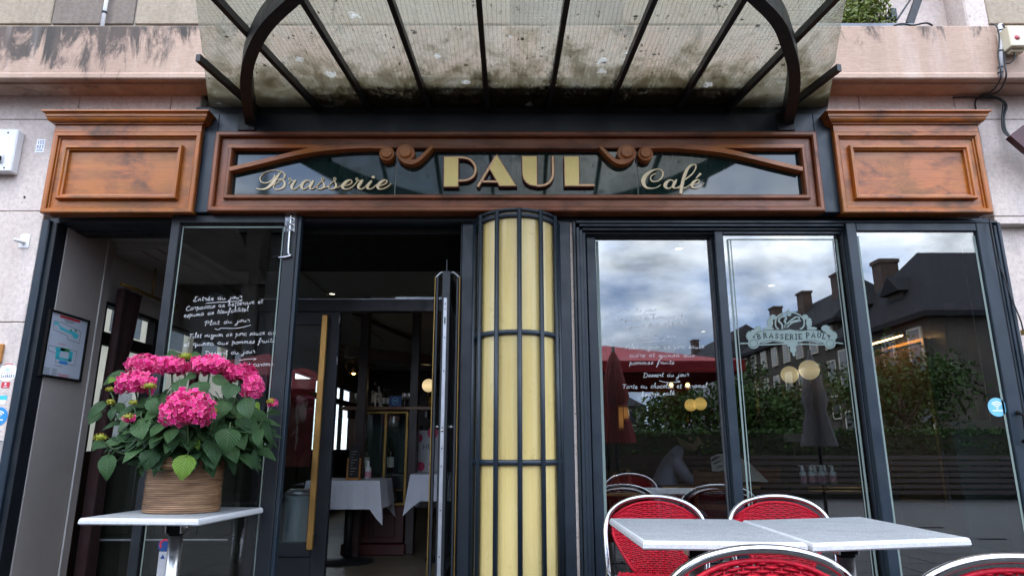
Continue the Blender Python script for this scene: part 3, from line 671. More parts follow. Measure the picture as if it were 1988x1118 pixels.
# scroll work, left half traced, right half mirrored about the middle of the sign
def sp(px, py, Y): p = W(px, py, Y); return (p.x, p.z)
def stroke(pts, ox, oy, k, Y, n=6, mirror=None):
    out = []
    for x, y, w_ in crom(pts, n):
        px = ox + x / k; px = 2 * mirror - px if mirror else px
        p = W(px, oy + y / k, Y); out.append((p.x, p.z, w_ / k * .003535))
    return out if not mirror else out[::-1]
def disc(mb, px, py, r, y0, y1, mirror=None, mi=0):
    px = 2 * mirror - px if mirror else px
    p = W(px, py, y0); rr = r * .003535; n = 28
    pr = [(p.x + rr * math.cos(2 * math.pi * i / n), p.z + rr * math.sin(2 * math.pi * i / n)) for i in range(n)]
    pi_ = [(p.x + (rr - .004) * math.cos(2 * math.pi * i / n), p.z + (rr - .004) * math.sin(2 * math.pi * i / n)) for i in range(n)]
    vs_ = [(a, y0, b) for a, b in pi_] + [(a, y0 + .004, b) for a, b in pr] + [(a, y1, b) for a, b in pr]
    fs = [tuple(range(n))] + [(k_ * n + i, (k_ + 1) * n + i, (k_ + 1) * n + (i + 1) % n, k_ * n + (i + 1) % n) for k_ in range(2) for i in range(n)]
    mb.add(vs_, fs, mi)
for mir in (None, 1002.0):
    mb = MB()
    mb.ribbon(stroke([(250, 487, 44), (500, 430, 44), (800, 355, 46), (1080, 292, 56), (1300, 262, 58), (1500, 250, 46), (1700, 246, 36), (1860, 250, 34), (1940, 262, 34)], 400, 240, 5.522, SY - .004, 6, mir), SY - .004, GY)
    mb.ribbon(stroke([(236, 242, 38), (600, 242, 38), (1000, 243, 38), (1250, 246, 38)], 400, 240, 5.522, SY - .002, 3, mir), SY - .002, GY)
    fixn(mb.build('scroll_arm', 'scroll_wood', sg))
    mb = MB(); disc(mb, 720 + 435 / 14.2, 265 + 470 / 14.2, 14.6, SY - .006, GY, mir); so = mb.build('small_scroll', 'scroll_wood', sg)
    mb = MB(); disc(mb, 720 + 425 / 14.2, 265 + 432 / 14.2, 10.4, SY - .022, SY - .006, mir); mb.build('button', 'scroll_wood', so)
    mb = MB(); disc(mb, 720 + 950 / 14.2, 265 + 450 / 14.2, 18.0, SY - .008, GY, mir)
    mb.ribbon(stroke([(850, 590, 150), (960, 655, 165), (1100, 700, 140), (1230, 680, 112), (1380, 585, 96), (1540, 425, 90), (1700, 262, 84)], 720, 265, 14.2, SY - .0085, 6, mir), SY - .0085, GY)
    so = mb.build('large_scroll', 'scroll_wood', sg); fixn(so)
    mb = MB(); disc(mb, 720 + 940 / 14.2, 265 + 410 / 14.2, 11.4, SY - .026, SY - .008, mir); mb.build('button', 'scroll_wood', so)
# script lettering
LY = GY - .008
def lettering(name, label, strokes, ox, oy, k, dots=()):
    mb = MB()
    for i, s_ in enumerate(strokes): mb.ribbon(stroke(s_, ox, oy, k, LY, 7), LY - .0005 * i, GY - .001)
    for (x, y, rx, ry) in dots:
        p = W(ox + x / k, oy + y / k, LY); pr = [(p.x + rx / k * .003535 * math.cos(a), p.z + ry / k * .0037 * math.sin(a)) for a in [i * math.pi / 10 for i in range(20)]]
        mb.prism(pr, LY, GY - .001)
    o = mb.build(name, 'letter_cream', sg); fixn(o); o['label'] = label
def conv(pts): return [(((x / 14.2 + 490) - 620) * 12.425, y * 12.425 / 14.2, w_ * 12.425 / 14.2) for x, y, w_ in pts]
B1 = conv([(100, 650, 20), (200, 672, 25), (320, 665, 40), (430, 620, 62), (540, 520, 85), (620, 420, 85), (700, 300, 62), (770, 222, 35), (850, 190, 14)])
B2 = conv([(612, 280, 26), (580, 370, 32), (500, 450, 30), (400, 495, 26), (300, 497, 24), (225, 450, 24), (205, 380, 24), (250, 290, 22), (350, 210, 22), (480, 168, 22), (620, 155, 22), (740, 170, 24), (840, 215, 30), (890, 280, 42), (875, 350, 40), (810, 410, 24), (740, 432, 16), (705, 415, 14), (740, 394, 14), (800, 400, 22), (860, 440, 40), (890, 510, 52), (865, 600, 54), (790, 655, 38), (690, 680, 24), (610, 665, 22), (578, 610, 22), (600, 550, 22), (660, 505, 22), (740, 485, 16)])
r1 = conv([(1000, 530, 22), (1050, 450, 20), (1065, 400, 16), (1035, 370, 14), (1000, 390, 14), (1012, 425, 14), (1070, 440, 18), (1130, 440, 20), (1205, 432, 24)])
r2 = conv([(1195, 430, 30), (1130, 510, 62), (1085, 590, 66), (1085, 645, 52), (1130, 675, 26), (1200, 660, 22), (1270, 600, 20), (1340, 530, 18)])
a1 = conv([(1600, 500, 18), (1590, 450, 22), (1540, 435, 26), (1480, 440, 40), (1400, 495, 66), (1355, 580, 72), (1365, 645, 48), (1420, 675, 24), (1490, 650, 22), (1550, 590, 20), (1600, 520, 18)])
a2 = conv([(1685, 430, 35), (1640, 510, 62), (1592, 600, 62), (1587, 650, 42), (1640, 672, 24), (1710, 640, 20), (1800, 560, 18), (1880, 490, 18), (1930, 440, 16)])
S = [(75, 385, 14), (105, 360, 14), (108, 325, 13), (80, 312, 13), (55, 330, 13), (60, 365, 14), (85, 410, 20), (110, 460, 34), (115, 510, 48), (95, 550, 42), (40, 585, 28), (-10, 592, 20), (-55, 572, 17), (-68, 548, 16), (-40, 532, 20)]
S2 = [(x + 288, y, w_) for x, y, w_ in S]
lettering('script_lettering', 'cream script letters spelling Brasserie', [B1, B2, r1, r2, a1, a2, S, [(100, 560, 18), (190, 540, 16), (250, 490, 16), (300, 435, 16), (355, 382, 14)], S2,
    [(390, 562, 18), (470, 545, 16), (530, 500, 16), (580, 460, 16)],
    [(590, 515, 18), (680, 495, 18), (750, 460, 20), (785, 410, 24), (770, 378, 20), (720, 375, 32), (650, 410, 56), (590, 470, 66), (560, 530, 62), (580, 575, 42), (640, 592, 24), (720, 580, 20), (800, 530, 18), (870, 460, 16), (920, 395, 16), (935, 350, 14), (910, 325, 13), (880, 335, 13), (885, 370, 14), (930, 390, 16), (990, 388, 20), (1060, 370, 22)],
    [(1055, 370, 30), (990, 450, 62), (945, 520, 62), (945, 565, 46), (1000, 592, 24), (1060, 575, 20), (1120, 520, 18), (1180, 460, 16)],
    [(1265, 385, 30), (1210, 450, 56), (1165, 520, 60), (1165, 570, 44), (1220, 590, 24), (1280, 570, 20), (1340, 520, 18), (1410, 465, 16)],
    [(1440, 515, 18), (1530, 490, 18), (1600, 450, 20), (1635, 405, 24), (1615, 378, 20), (1565, 378, 32), (1490, 420, 56), (1435, 475, 66), (1405, 535, 62), (1430, 580, 42), (1490, 592, 24), (1570, 575, 20), (1650, 530, 18), (1735, 460, 16)]], 620, 320, 12.425, [(1297, 295, 40, 30)])
lettering('script_lettering', 'cream script letters spelling Café', [
    [(585, 425, 24), (520, 440, 24), (455, 490, 26), (440, 560, 26), (480, 615, 26), (560, 630, 24), (660, 595, 28), (735, 510, 38), (760, 420, 42), (725, 345, 30), (640, 312, 24), (540, 325, 32), (420, 385, 62), (300, 490, 96), (250, 600, 106), (265, 700, 82), (330, 780, 52), (430, 805, 28), (540, 795, 20), (630, 765, 18), (700, 710, 16)],
    [(1040, 650, 18), (1010, 605, 22), (960, 590, 24), (890, 615, 52), (830, 680, 82), (815, 745, 82), (860, 798, 42), (930, 800, 24), (1000, 745, 20), (1040, 680, 18)],
    [(1110, 582, 30), (1060, 660, 72), (1020, 740, 62), (1030, 785, 42), (1090, 800, 22), (1160, 765, 20), (1220, 720, 18)],
    [(1290, 605, 20), (1420, 510, 26), (1530, 410, 30), (1600, 290, 34), (1600, 210, 28), (1550, 192, 28), (1450, 235, 52), (1370, 340, 74), (1310, 480, 80), (1265, 640, 78), (1235, 780, 76), (1215, 938, 68)],
    [(1130, 788, 20), (1200, 805, 20), (1300, 800, 22), (1390, 760, 22), (1470, 695, 18)],
    [(1530, 715, 18), (1620, 695, 20), (1690, 640, 24), (1690, 597, 22), (1630, 590, 32), (1550, 640, 66), (1500, 710, 72), (1510, 770, 52), (1570, 802, 24), (1660, 790, 20), (1740, 740, 20), (1815, 665, 16)],
    [(1605, 548, 20), (1660, 490, 40), (1725, 425, 60)]], 1230, 305, 13.253)
# PAUL in raised letters: copper sides, gold face
def offs(pts, d_):
    n = len(pts); A = sum(pts[i][0] * pts[(i + 1) % n][1] - pts[(i + 1) % n][0] * pts[i][1] for i in range(n)); sg_ = 1 if A > 0 else -1; out = []
    for i in range(n):
        p, c_, q = pts[i - 1], pts[i], pts[(i + 1) % n]
        e1 = Vector((c_[0] - p[0], c_[1] - p[1])).normalized(); e2 = Vector((q[0] - c_[0], q[1] - c_[1])).normalized()
        n1 = Vector((e1.y, -e1.x)) * sg_; n2 = Vector((e2.y, -e2.x)) * sg_; m_ = (n1 + n2); l = m_.length
        m_ = m_ / l if l > 1e-6 else n1; k_ = min(2.0, 1 / max(.35, m_.dot(n1))); out.append((c_[0] + m_.x * d_ * k_, c_[1] + m_.y * d_ * k_))
    return out
def block_letter(ch, polys, thin, ox):
    PY = GY - .035; k = 12.425
    t2 = MB()
    for pl in polys:
        q = [sp(ox + x / k, 290 + y / k, PY) for x, y in pl]
        t2.prism(offs(q, .0045), PY, GY - .002, 0)
    for s_ in thin: t2.ribbon(stroke([(x, y, w_ + 30) for x, y, w_ in s_], ox, 290, k, PY, 6), PY + .0004, GY - .002, 0)
    o = t2.build('letter_' + ch.lower(), 'copper_side', sg); fixn(o); o['label'] = 'raised gold block letter ' + ch
    mb = MB()
    for pl in polys:
        q = [sp(ox + x / k, 290 + y / k, PY) for x, y in pl]
        mb.prism(q, PY - .004, PY - .0005, 1); mb.prism(offs(q, -.0032), PY - .0052, PY - .0035, 0)
    for s_ in thin: mb.ribbon(stroke(s_, ox, 290, k, PY, 6), PY - .0046, PY - .0004, 1)
    f_ = mb.build('letter_face', ['gold_face', 'peach_edge'], o); fixn(f_)
block_letter('P', [[(150, 185), (495, 185), (490, 905), (145, 905)]], [[(480, 205, 42), (620, 206, 42), (760, 247, 42), (870, 350, 44), (912, 480, 46), (880, 620, 44), (790, 708, 42), (660, 752, 40), (480, 762, 38)]], 850)
block_letter('A', [[(1423, 138), (1888, 888), (1492, 888), (1250, 478)]], [[(1405, 175, 46), (1190, 530, 50), (965, 905, 52)], [(1050, 782, 40), (1250, 782, 40), (1460, 782, 40)]], 850)
block_letter('U', [[(105, 173), (460, 173), (466, 888), (400, 884), (300, 865), (205, 805), (142, 715), (115, 600)]], [[(455, 884, 40), (600, 874, 42), (715, 835, 44), (805, 745, 46), (848, 620, 46), (852, 450, 46), (844, 165, 46)]], 1005)
block_letter('L', [[(1122, 180), (1475, 180), (1480, 888), (1138, 888)]], [[(1465, 870, 44), (1660, 870, 44), (1855, 870, 44)]], 1005)

# ------------------------------------------------------------------ canopy
ZG = 3.372
cn = thing('glass_canopy', 'curved steel canopy of dirty wired glass over the sign', 'canopy', (0, 0, ZG))
def edgeX(y, s_): return .045 + s_ * (2.17 + .383 * y)      # y <= 0 towards the street
YO = -2.35
barpx = [((385, 110), (475, 190)), ((425, 0), (615, 205)), ((590, 0), (725, 220)), ((760, 0), (838, 222)), ((930, 0), (948, 225)),
         ((1100, 0), (1063, 225)), ((1268, 0), (1175, 222)), ((1440, 0), (1320, 200)), ((1615, 0), (1455, 165)), ((1638, 122), (1550, 190))]
lines = []
for k, (a, b) in enumerate(barpx):
    A, B = WZ(*a, ZG - .02), WZ(*b, ZG - .02); d_ = A - B
    far = B + d_ * ((YO - B.y) / d_.y); near = B + d_ * ((-.012 - B.y) / d_.y)
    s_ = -1 if k < 5 else 1; fx = far
    # a bar stops just past the slanted end of the glass
    f = lambda q: (q.x - edgeX(q.y, s_)) * s_
    if f(far) > .0:
        lo, hi = 0., 1.
        for _ in range(40):
            m_ = (lo + hi) / 2
            if f(near.lerp(far, m_)) > .02: hi = m_
            else: lo = m_
        fx = near.lerp(far, lo)
    lines.append((near, fx))
    mb = MB().bar([Vector((near.x, near.y, ZG - .029)), Vector((fx.x, fx.y, ZG - .029))], .030, .045); mb.build('glazing_bar', 'black_steel', cn)
def xat(k, y):
    n_, f_ = lines[k]; return n_.x + (f_.x - n_.x) * (y - n_.y) / (f_.y - n_.y)
bounds = [lambda y: edgeX(y, -1)] + [lambda y, k=k: xat(k, y) for k in range(10)] + [lambda y: edgeX(y, 1)]
def lim(k, y):
    return min(max(bounds[k](y), edgeX(y, -1)), edgeX(y, 1))
for k in range(11):
    ys = [-.012 + (YO + .012) * i / 24 for i in range(25)]; L_ = []; R_ = []
    for y in ys:
        a, b = lim(k, y), lim(k + 1, y)
        if b - a > .012: L_.append((a + .004, y)); R_.append((b - .004, y))
    if len(L_) > 1: MB().prismz(L_ + R_[::-1], ZG - .003, ZG + .004).build('glass_pane', 'wired_glass', cn)
lp = [(493, 243), (479, 150), (496, 75), (553, 0)]; rp = [(1523, 243), (1541, 150), (1528, 75), (1485, 0)]
ZR = 3.275
lw_ = [WZ(*p, ZR) for p in lp]; rw_ = [WZ(*p, ZR) for p in rp]
path = [(p.x, min(p.y, -.004), ZR) for p in lw_] + [(-.58, -1.76, ZR), (.06, -1.92, ZR), (.70, -1.76, ZR)] + [(p.x, min(p.y, -.004), ZR) for p in rw_[::-1]]
MB().bar(crom(path, 10), .066, .12).build('ring_beam', 'black_steel', cn)
for s_ in (-1, 1): box('fixing_plate', 'black_steel', cn, .03 + s_ * 1.84 - .06, .03 + s_ * 1.84 + .06, -.094, -.0805, 3.17, 3.295, .003)
box('wall_rail', 'black_steel', cn, -2.15, 2.2, -.011, -.0006, 3.376, 3.40, .002)
hp = MB()
for i in range(7):
    x = -1.5 + i * .5; hp.box(x - .012, x + .012, -1.2 + abs(x) * .12, -1.17 + abs(x) * .12, ZR + .05, ZG - .05)
# leaf litter and moss behind the glass, packed denser to imitate the ledge's shade
mb = MB(); random.seed(11)
def litter(x, y, s_, z=None):
    c = Vector((x, y, ZG + .006 + abs(random.gauss(0, .008)) if z is None else z))
    for q in range(2):
        d1 = Vector((random.gauss(0, 1), random.gauss(0, 1), random.gauss(0, .6))).normalized(); d2 = d1.cross(Vector((random.gauss(0, 1), random.gauss(0, 1), random.gauss(0, 1)))).normalized()
        mb.add([c - d1 * s_, c + d2 * s_ * .5, c + d1 * s_, c - d2 * s_ * .5], [(0, 1, 2, 3)])
for k in range(1, 9):
    dens = (.25, .7, 1.0, 1.5, 1.5, 1.3, .9, .5)[k - 1]
    for i in range(int(420 * dens)):                    # heaps against each bar
        y = -.18 - abs(random.gauss(0, .15)); litter(xat(k, y) + random.gauss(0, .014 + .03 * (y > -.33) + .01 * random.random()), y, random.uniform(.005, .013))
    if k < 8:
        xa, xb = xat(k, -.25), xat(k + 1, -.25)
        for i in range(int(800 * dens)):
            u = random.random(); y = -.285 + .05 * abs(u - .5) + random.gauss(0, .02) * (1 + .6 * random.random()); litter(xa + (xb - xa) * u, y, random.uniform(.004, .010))
        for i in range(int(1500 * dens)):
            yy = -.02 - .275 * random.random() ** .8; litter(xa + (xb - xa) * random.random(), yy, random.uniform(.008, .022) * (1 if yy > -.22 else .6))
        for i in range(int(150 * dens)):
            cx_, cy_ = xa + (xb - xa) * random.random(), -.45 - abs(random.gauss(0, .22))
            for q in range(random.choice((1, 1, 2, 3))): litter(cx_ + random.gauss(0, .008), cy_ + random.gauss(0, .008), random.uniform(.002, .006), ZG + .006)
o = mb.build('litter_ledge_shade', 'moss', cn); o['kind'] = 'stuff'
# ------------------------------------------------------------------ column
CXc, CYc, CR = W(1003.5, 700, -.02).x, -.02, .272
cl = thing('column', 'round cream glass column caged in dark steel bars', 'column', (CXc, CYc, 0))
ztop = 2.532; tiers = [(.02, .235), (.245, .985), (.995, 1.745), (1.755, 2.485), (2.495, ztop)]
angs = [R(-90 + 3 + 30 * i) for i in range(-3, 4)]          # bars, seen from above, -90 deg faces the street
for z0, z1 in tiers:
    for a0, a1 in zip(angs, angs[1:]):
        mb = MB(); g = .012; n = 5; P = []
        for q in range(n + 1):
            a = a0 + g + (a1 - a0 - 2 * g) * q / n; P.append((math.cos(a), math.sin(a)))
        r0, r1 = .255, .245
        vs_ = [(CXc + p[0] * r0, CYc + p[1] * r0, z) for z in (z0, z1) for p in P] + [(CXc + p[0] * r1, CYc + p[1] * r1, z) for z in (z0, z1) for p in P]
        m_ = n + 1; fs = [(i, i + 1, m_ + i + 1, m_ + i) for i in range(n)] + [(2 * m_ + i, 3 * m_ + i, 3 * m_ + i + 1, 2 * m_ + i + 1) for i in range(n)]
        fs += [(0, m_, 3 * m_, 2 * m_), (n, 2 * m_ + n, 3 * m_ + n, m_ + n)] + [(i, 2 * m_ + i, 2 * m_ + i + 1, i + 1) for i in range(n)] + [(m_ + i, m_ + i + 1, 3 * m_ + i + 1, 3 * m_ + i) for i in range(n)]
        o = mb.add(vs_, fs, 0, False).build('cream_pane', 'cream_glass', cl); fixn(o)
MB().lathe([(.240, 0.0), (.240, ztop)], (CXc, CYc, 0), 40).build('core', 'slate_dark', cl)
for a in angs:
    MB().tube([(CXc + math.cos(a) * (CR + .004), CYc + math.sin(a) * (CR + .004), 0), (CXc + math.cos(a) * (CR + .004), CYc + math.sin(a) * (CR + .004), ztop)], .0145, 10).build('upright_bar', 'slate', cl)
for z, h_ in ((.24, .017), (.99, .017), (1.75, .017), (2.492, .017), (ztop - .004, .012)):
    MB().lathe([(.256, z - h_), (CR, z - h_ + .003), (CR + .004, z - h_ + .006), (CR + .004, z + h_ - .006), (CR, z + h_ - .003), (.256, z + h_), (.256, z - h_)], (CXc, CYc, 0), 48).build('ring', 'slate', cl)
MB().lathe([(.0001, ztop), (.262, ztop)], (CXc, CYc, .0), 40).build('cap', 'slate_dark', cl)
# posts either side of the column
x0, x1 = W(898, 640, .06).x, W(922, 640, .06).x
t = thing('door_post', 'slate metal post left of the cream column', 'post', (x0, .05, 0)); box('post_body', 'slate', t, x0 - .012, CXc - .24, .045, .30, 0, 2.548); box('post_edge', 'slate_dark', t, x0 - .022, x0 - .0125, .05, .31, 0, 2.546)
t = thing('window_post', 'slate post with pale stone strip right of the cream column', 'post', (.35, 0, 0))
x0 = W(1090, 600, 0).x; x1 = W(1109, 600, 0).x; x2 = W(1115, 600, 0).x; x3 = W(1128, 600, 0).x
box('post_body', 'slate', t, CXc + .24, x1, -.004, .25, 0, 2.548)
z = 2.545
for k, zz in enumerate((2.0, 1.28, .55, -.02)):
    box('stone_strip', 'wall_stone', t, x1 + .001, x2, .006, .2, zz + .002, z, .002); z = zz
box('post_edge', 'slate', t, x2 + .001, x2 + .02, -.012, .25, 0, 2.548)

# ------------------------------------------------------------------ large sliding windows
wf = thing('window_surround', 'slate metal surround holding the three large windows', 'window frame', (1.8, 0, 0))
xo = x2 + .021
for k, (ya, xa) in enumerate(((-.03, 0), (-.015, .022), (.012, .044))):
    box('surround_post', 'slate', wf, xo + xa, xo + xa + .0215, ya, .26, 0, 2.5 - .012 * k)
    box('surround_head', 'slate', wf, xo + xa, 3.24 - xa, ya, .26, 2.546 - .018 * (k + 1) + .001, 2.546 - .018 * k)
box('surround_head', 'slate_dark', wf, xo + .066, 3.17, .05, .26, 2.478, 2.491)
for k, (ya, xa) in enumerate(((-.05, 0), (-.04, .020), (-.03, .040))): box('surround_post', 'slate', wf, 3.24 - xa - .0195, 3.24 - xa, ya, .26, 0, 2.527 - .018 * k)
leafs = [(.12, 1155, 1378, 462, .062, .030, 'sliding window with handwritten menu beside the cream column', 'slate'),
         (.05, 1402, 1632, 457, .058, .030, 'middle sliding window with the green etched emblem', 'slate'),
         (-.02, 1660, 1893, 450, .066, .088, 'rightmost sliding window with the blue wifi sticker', 'slate')]
WINS = []
for yw, pa, pb, pt, sl, sr, lab, mt in leafs:
    xa, xb, zt = W(pa, pt, yw).x, W(pb, pt, yw).x, 2.47
    t = thing('sliding_window', lab, 'window', ((xa + xb) / 2, yw, 0), 'large sliding windows'); WINS.append((t, xa, xb, yw))
    box('stile', mt, t, xa - sl, xa, yw - .02, yw + .03, .02, zt + .055, .004); box('stile', mt, t, xb, xb + sr, yw - .02, yw + .03, .02, zt + .055, .004)
    box('rail', mt, t, xa + .0005, xb - .0005, yw - .018, yw + .028, zt + .0005, zt + .054, .004); box('rail', mt, t, xa + .0005, xb - .0005, yw - .018, yw + .028, .021, .13, .004)
    box('pane', 'window_glass', t, xa - .012, xb + .012, yw + .002, yw + .008, .10, zt + .02, 0)
    # etched border lines
    if yw < .1:
        ex = [(xa + .028, xa + .040), (xa + .052, xa + .058)] if yw > 0 else [(xa + .006, xa + .020)]
        for u, v_ in ex: box('etched_line', 'etched', t, u, v_, yw + .0005, yw + .0015, .14, zt - .03, 0)
        ex = [(xb - .040, xb - .026), (xb - .058, xb - .052)] if yw > 0 else [(xb - .020, xb - .006)]
        for u, v_ in ex: box('etched_line', 'etched', t, u, v_, yw + .0005, yw + .0015, .14, zt - .03, 0)
        if yw > 0: box('etched_line', 'etched', t, xa + .041, xb - .041, yw + .0005, yw + .0015, zt - .035, zt - .027, 0)
    else:
        box('etched_line', 'etched', t, xa + .004, xa + .022, yw + .0005, yw + .0015, .14, zt - .02, 0)
        box('etched_line', 'parasol_grey', t, xb - .016, xb - .004, yw + .0005, yw + .0015, .14, zt - .02, 0)
    box('seal', 'black', t, xb + sr + .0005, xb + sr + .012, yw - .012, yw + .03, .02, zt + .05, 0)
hd = WINS[2][0]
a = W(1978, 800, -.06); b = W(1986, 858, -.06)
MB().tube([(a.x, -.045, a.z), (a.x + .012, -.085, a.z - .02), (b.x + .012, -.085, b.z + .02), (b.x, -.06, b.z)], .013, 8, 0, True).build('grip', 'black', hd)
# wifi sticker
def circ(px, py, r, Y, n=24): 
    p = W(px, py, Y); return [(p.x + r * math.cos(2 * math.pi * i / n), p.z + r * math.sin(2 * math.pi * i / n)) for i in range(n)]
def wifi(parent, px, py, s_, Y, mat):
    p = W(px, py, Y); mb = MB()
    for rr in (.24, .46, .68):
        mb.ribbon([(p.x + s_ * rr * math.cos(a), p.z - s_ * .12 + s_ * rr * math.sin(a), s_ * .12) for a in [R(40 + 10 * i) for i in range(11)]], Y - .0006, Y)
    mb.prism([(p.x + s_ * .1 * math.cos(a), p.z - s_ * .12 + s_ * .1 * math.sin(a)) for a in [i * .5236 for i in range(12)]], Y - .0006, Y)
    mb.box(p.x - s_ * .55, p.x + s_ * .55, Y - .0006, Y, p.z - s_ * .42, p.z - s_ * .30)
    mb.build('wifi_symbol', mat, parent)
Yp = -.02 + .001
p = W(1936, 790, Yp)
wst = thing('wifi_sticker', 'round blue wifi sticker on the rightmost window', 'sticker', (3.0, Yp, p.z))
px_ = 1936
MB().prism(circ(px_, 790, .058, Yp), Yp - .0005, Yp + .0004).build('disc', 'print_skyblue', wst)
wifi(wst, px_, 790, .058, Yp - .0006, 'print_white')

# ------------------------------------------------------------------ handwriting
GL = {
 'a': (.95, [[(.7, .85), (.35, 1), (.05, .5), (.3, 0), (.65, .4), (.72, .95), (.72, .2), (.95, .05)]]),
 'b': (.75, [[(0, .3), (.3, 1.7), (.15, 2), (.1, .3), (.3, 0), (.6, .4), (.35, .9), (.15, .6)]]),
 'c': (.7, [[(.65, .8), (.35, 1), (.05, .5), (.3, 0), (.7, .15)]]),
 'd': (.9, [[(.65, .8), (.35, 1), (.05, .5), (.3, 0), (.6, .4), (.75, 1.9), (.65, .3), (.85, .05)]]),
 'e': (.7, [[(0, .35), (.45, .55), (.5, .9), (.25, 1), (.05, .5), (.3, 0), (.7, .2)]]),
 'f': (.6, [[(0, .3), (.4, 1.2), (.5, 1.9), (.3, 1.8), (.22, .2), (.1, -.9), (.0, -.9), (.3, .1), (.6, .2)]]),
 'g': (.75, [[(.65, .85), (.3, 1), (.05, .5), (.35, .1), (.65, .6), (.6, -.6), (.3, -1), (.05, -.7), (.75, .1)]]),
 'h': (.78, [[(0, .2), (.3, 1.8), (.2, 2), (.1, 0), (.15, .6), (.4, .95), (.55, .6), (.5, .1), (.78, .1)]]),
 'i': (.38, [[(0, .9), (.05, .1), (.38, .1)], [(.1, 1.4), (.16, 1.45)]]),
 'j': (.55, [[(.3, .9), (.25, -.7), (0, -1), (-.2, -.7), (.55, .15)], [(.35, 1.4), (.41, 1.45)]]),
 'l': (.45, [[(0, .2), (.35, 1.7), (.2, 2), (.1, .4), (.25, 0), (.45, .15)]]),
 'm': (1.1, [[(0, .9), (.05, 0), (.1, .6), (.3, .95), (.42, .6), (.42, 0), (.5, .6), (.7, .95), (.82, .6), (.82, .1), (1.1, .1)]]),
 'n': (.75, [[(0, .9), (.05, 0), (.12, .6), (.35, .95), (.5, .6), (.5, .1), (.75, .1)]]),
 'o': (.7, [[(.4, 1), (.05, .55), (.3, 0), (.6, .5), (.4, 1), (.7, .85)]]),
 'p': (.72, [[(0, .8), (.15, 1.1), (.05, -1), (.08, .3), (.3, .95), (.55, .6), (.35, .05), (.1, .1), (.72, .15)]]),
 'q': (.8, [[(.65, .85), (.3, 1), (.05, .5), (.35, .05), (.65, .6), (.62, -1), (.8, .1)]]),
 'r': (.55, [[(0, .7), (.1, 1.05), (.2, .8), (.4, .85), (.35, .2), (.55, .05)]]),
 's': (.52, [[(0, .1), (.35, 1), (.4, .4), (.2, 0), (.05, .15), (.52, .15)]]),
 't': (.5, [[(.25, 1.6), (.15, .2), (.32, 0), (.5, .15)], [(0, 1.05), (.5, 1.12)]]),
 'u': (.82, [[(0, .95), (.05, .2), (.3, 0), (.5, .4), (.55, .95), (.55, .15), (.82, .1)]]),
 'v': (.6, [[(0, .9), (.2, .05), (.5, .95), (.6, .85)]]), 'x': (.6, [[(0, .9), (.5, 0)], [(.55, .95), (0, 0)]]),
 'E': (1.0, [[(.9, 1.9), (.3, 1.8), (.5, 1.05), (.15, .6), (.1, .05), (.9, .1)]]), 'C': (1.0, [[(.9, 1.5), (.5, 1.9), (.05, .8), (.3, 0), (.95, .2)]]),
 'P': (1.0, [[(.3, 1.6), (.15, -.2)], [(-.1, 1.4), (.4, 1.9), (.9, 1.6), (.7, 1.0), (.25, .9)]]), 'F': (.8, [[(.25, 1.6), (.1, -.1)], [(-.05, 1.6), (.85, 1.8)], [(.2, .9), (.6, 1.)]]),
 'D': (1.1, [[(.25, 1.7), (.1, 0), (.7, .1), (1.0, .9), (.6, 1.7), (-.1, 1.7)]]), 'T': (1.0, [[(-.1, 1.6), (1.0, 1.8)], [(.5, 1.7), (.4, .05)]]),
 'N': (1.0, [[(.1, 0), (.2, 1.8), (.7, 0), (.95, 1.9)]]), '.': (.3, [[(.1, .05), (.15, .1)]])}
ACC = {'é': ('e', [(.25, 1.35), (.5, 1.7)]), 'â': ('a', [(.15, 1.3), (.4, 1.65), (.65, 1.3)])}
def write(parent, text, x0, y0, x1, y1, Y, wpx=.66):
    adv = 0; items = []
    for ch in text:
        if ch == ' ': adv += .75; continue
        ex = None
        if ch in ACC: ch, ex = ACC[ch]
        w_, st = GL[ch]
        for s_ in st: items.append([(adv + p[0], p[1]) for p in s_])
        if ex: items.append([(adv + p[0], p[1]) for p in ex])
        adv += w_ + .10
    k = (x1 - x0) / adv; xh = 4.7; rnd = random.Random(hash(text) % 1000 if False else len(text))
    mb = MB()
    for s_ in items:
        pts = []
        for x, y in crom([(a, b) for a, b in s_], 4):
            px = x0 + x * k + y * xh * .16; py = y0 + (y1 - y0) * x / adv - y * xh + .5 * math.sin(x * 2.1)
            p = W(px, py, Y); pts.append((p.x, p.z, wpx * .0034))
        mb.ribbon(pts, Y - .0008, Y - .0002)
    return mb.build('handwriting', 'paint_pen', parent)
def flourish(parent, pts, Y):
    mb = MB(); q = []
    for x, y in crom(pts, 5): p = W(x, y, Y); q.append((p.x, p.z, .0024))
    mb.ribbon(q, Y - .0008, Y - .0002); mb.build('underline', 'paint_pen', parent)
wt_, _, _, wy = WINS[0]
for tx, a in (('Entrée du jour', (1188, 606, 1275, 604)), ('Carpaccio de betterave et', (1196, 624, 1326, 618)), ('espuma de Neufchâtel', (1214, 638, 1332, 630)), ('Plat du jour', (1234, 658, 1312, 656)),
              ('Filet mignon de porc sauce', (1214, 678, 1368, 676)), ('cidre et quinoa aux', (1222, 693, 1349, 693)), ('pommes fruits.', (1222, 708, 1313, 706)), ('Dessert du jour', (1249, 732, 1338, 730)),
              ('Tarte au chocolat et caramel', (1208, 754, 1373, 752)), ('beurre salé', (1245, 769, 1310, 766))): write(wt_, tx, *a, wy + .001)
for f_ in ([(1228, 615), (1250, 611), (1272, 609), (1262, 612)], [(1250, 664), (1275, 662), (1305, 661)], [(1280, 739), (1295, 742), (1320, 741), (1312, 738)]): flourish(wt_, f_, wy + .001)

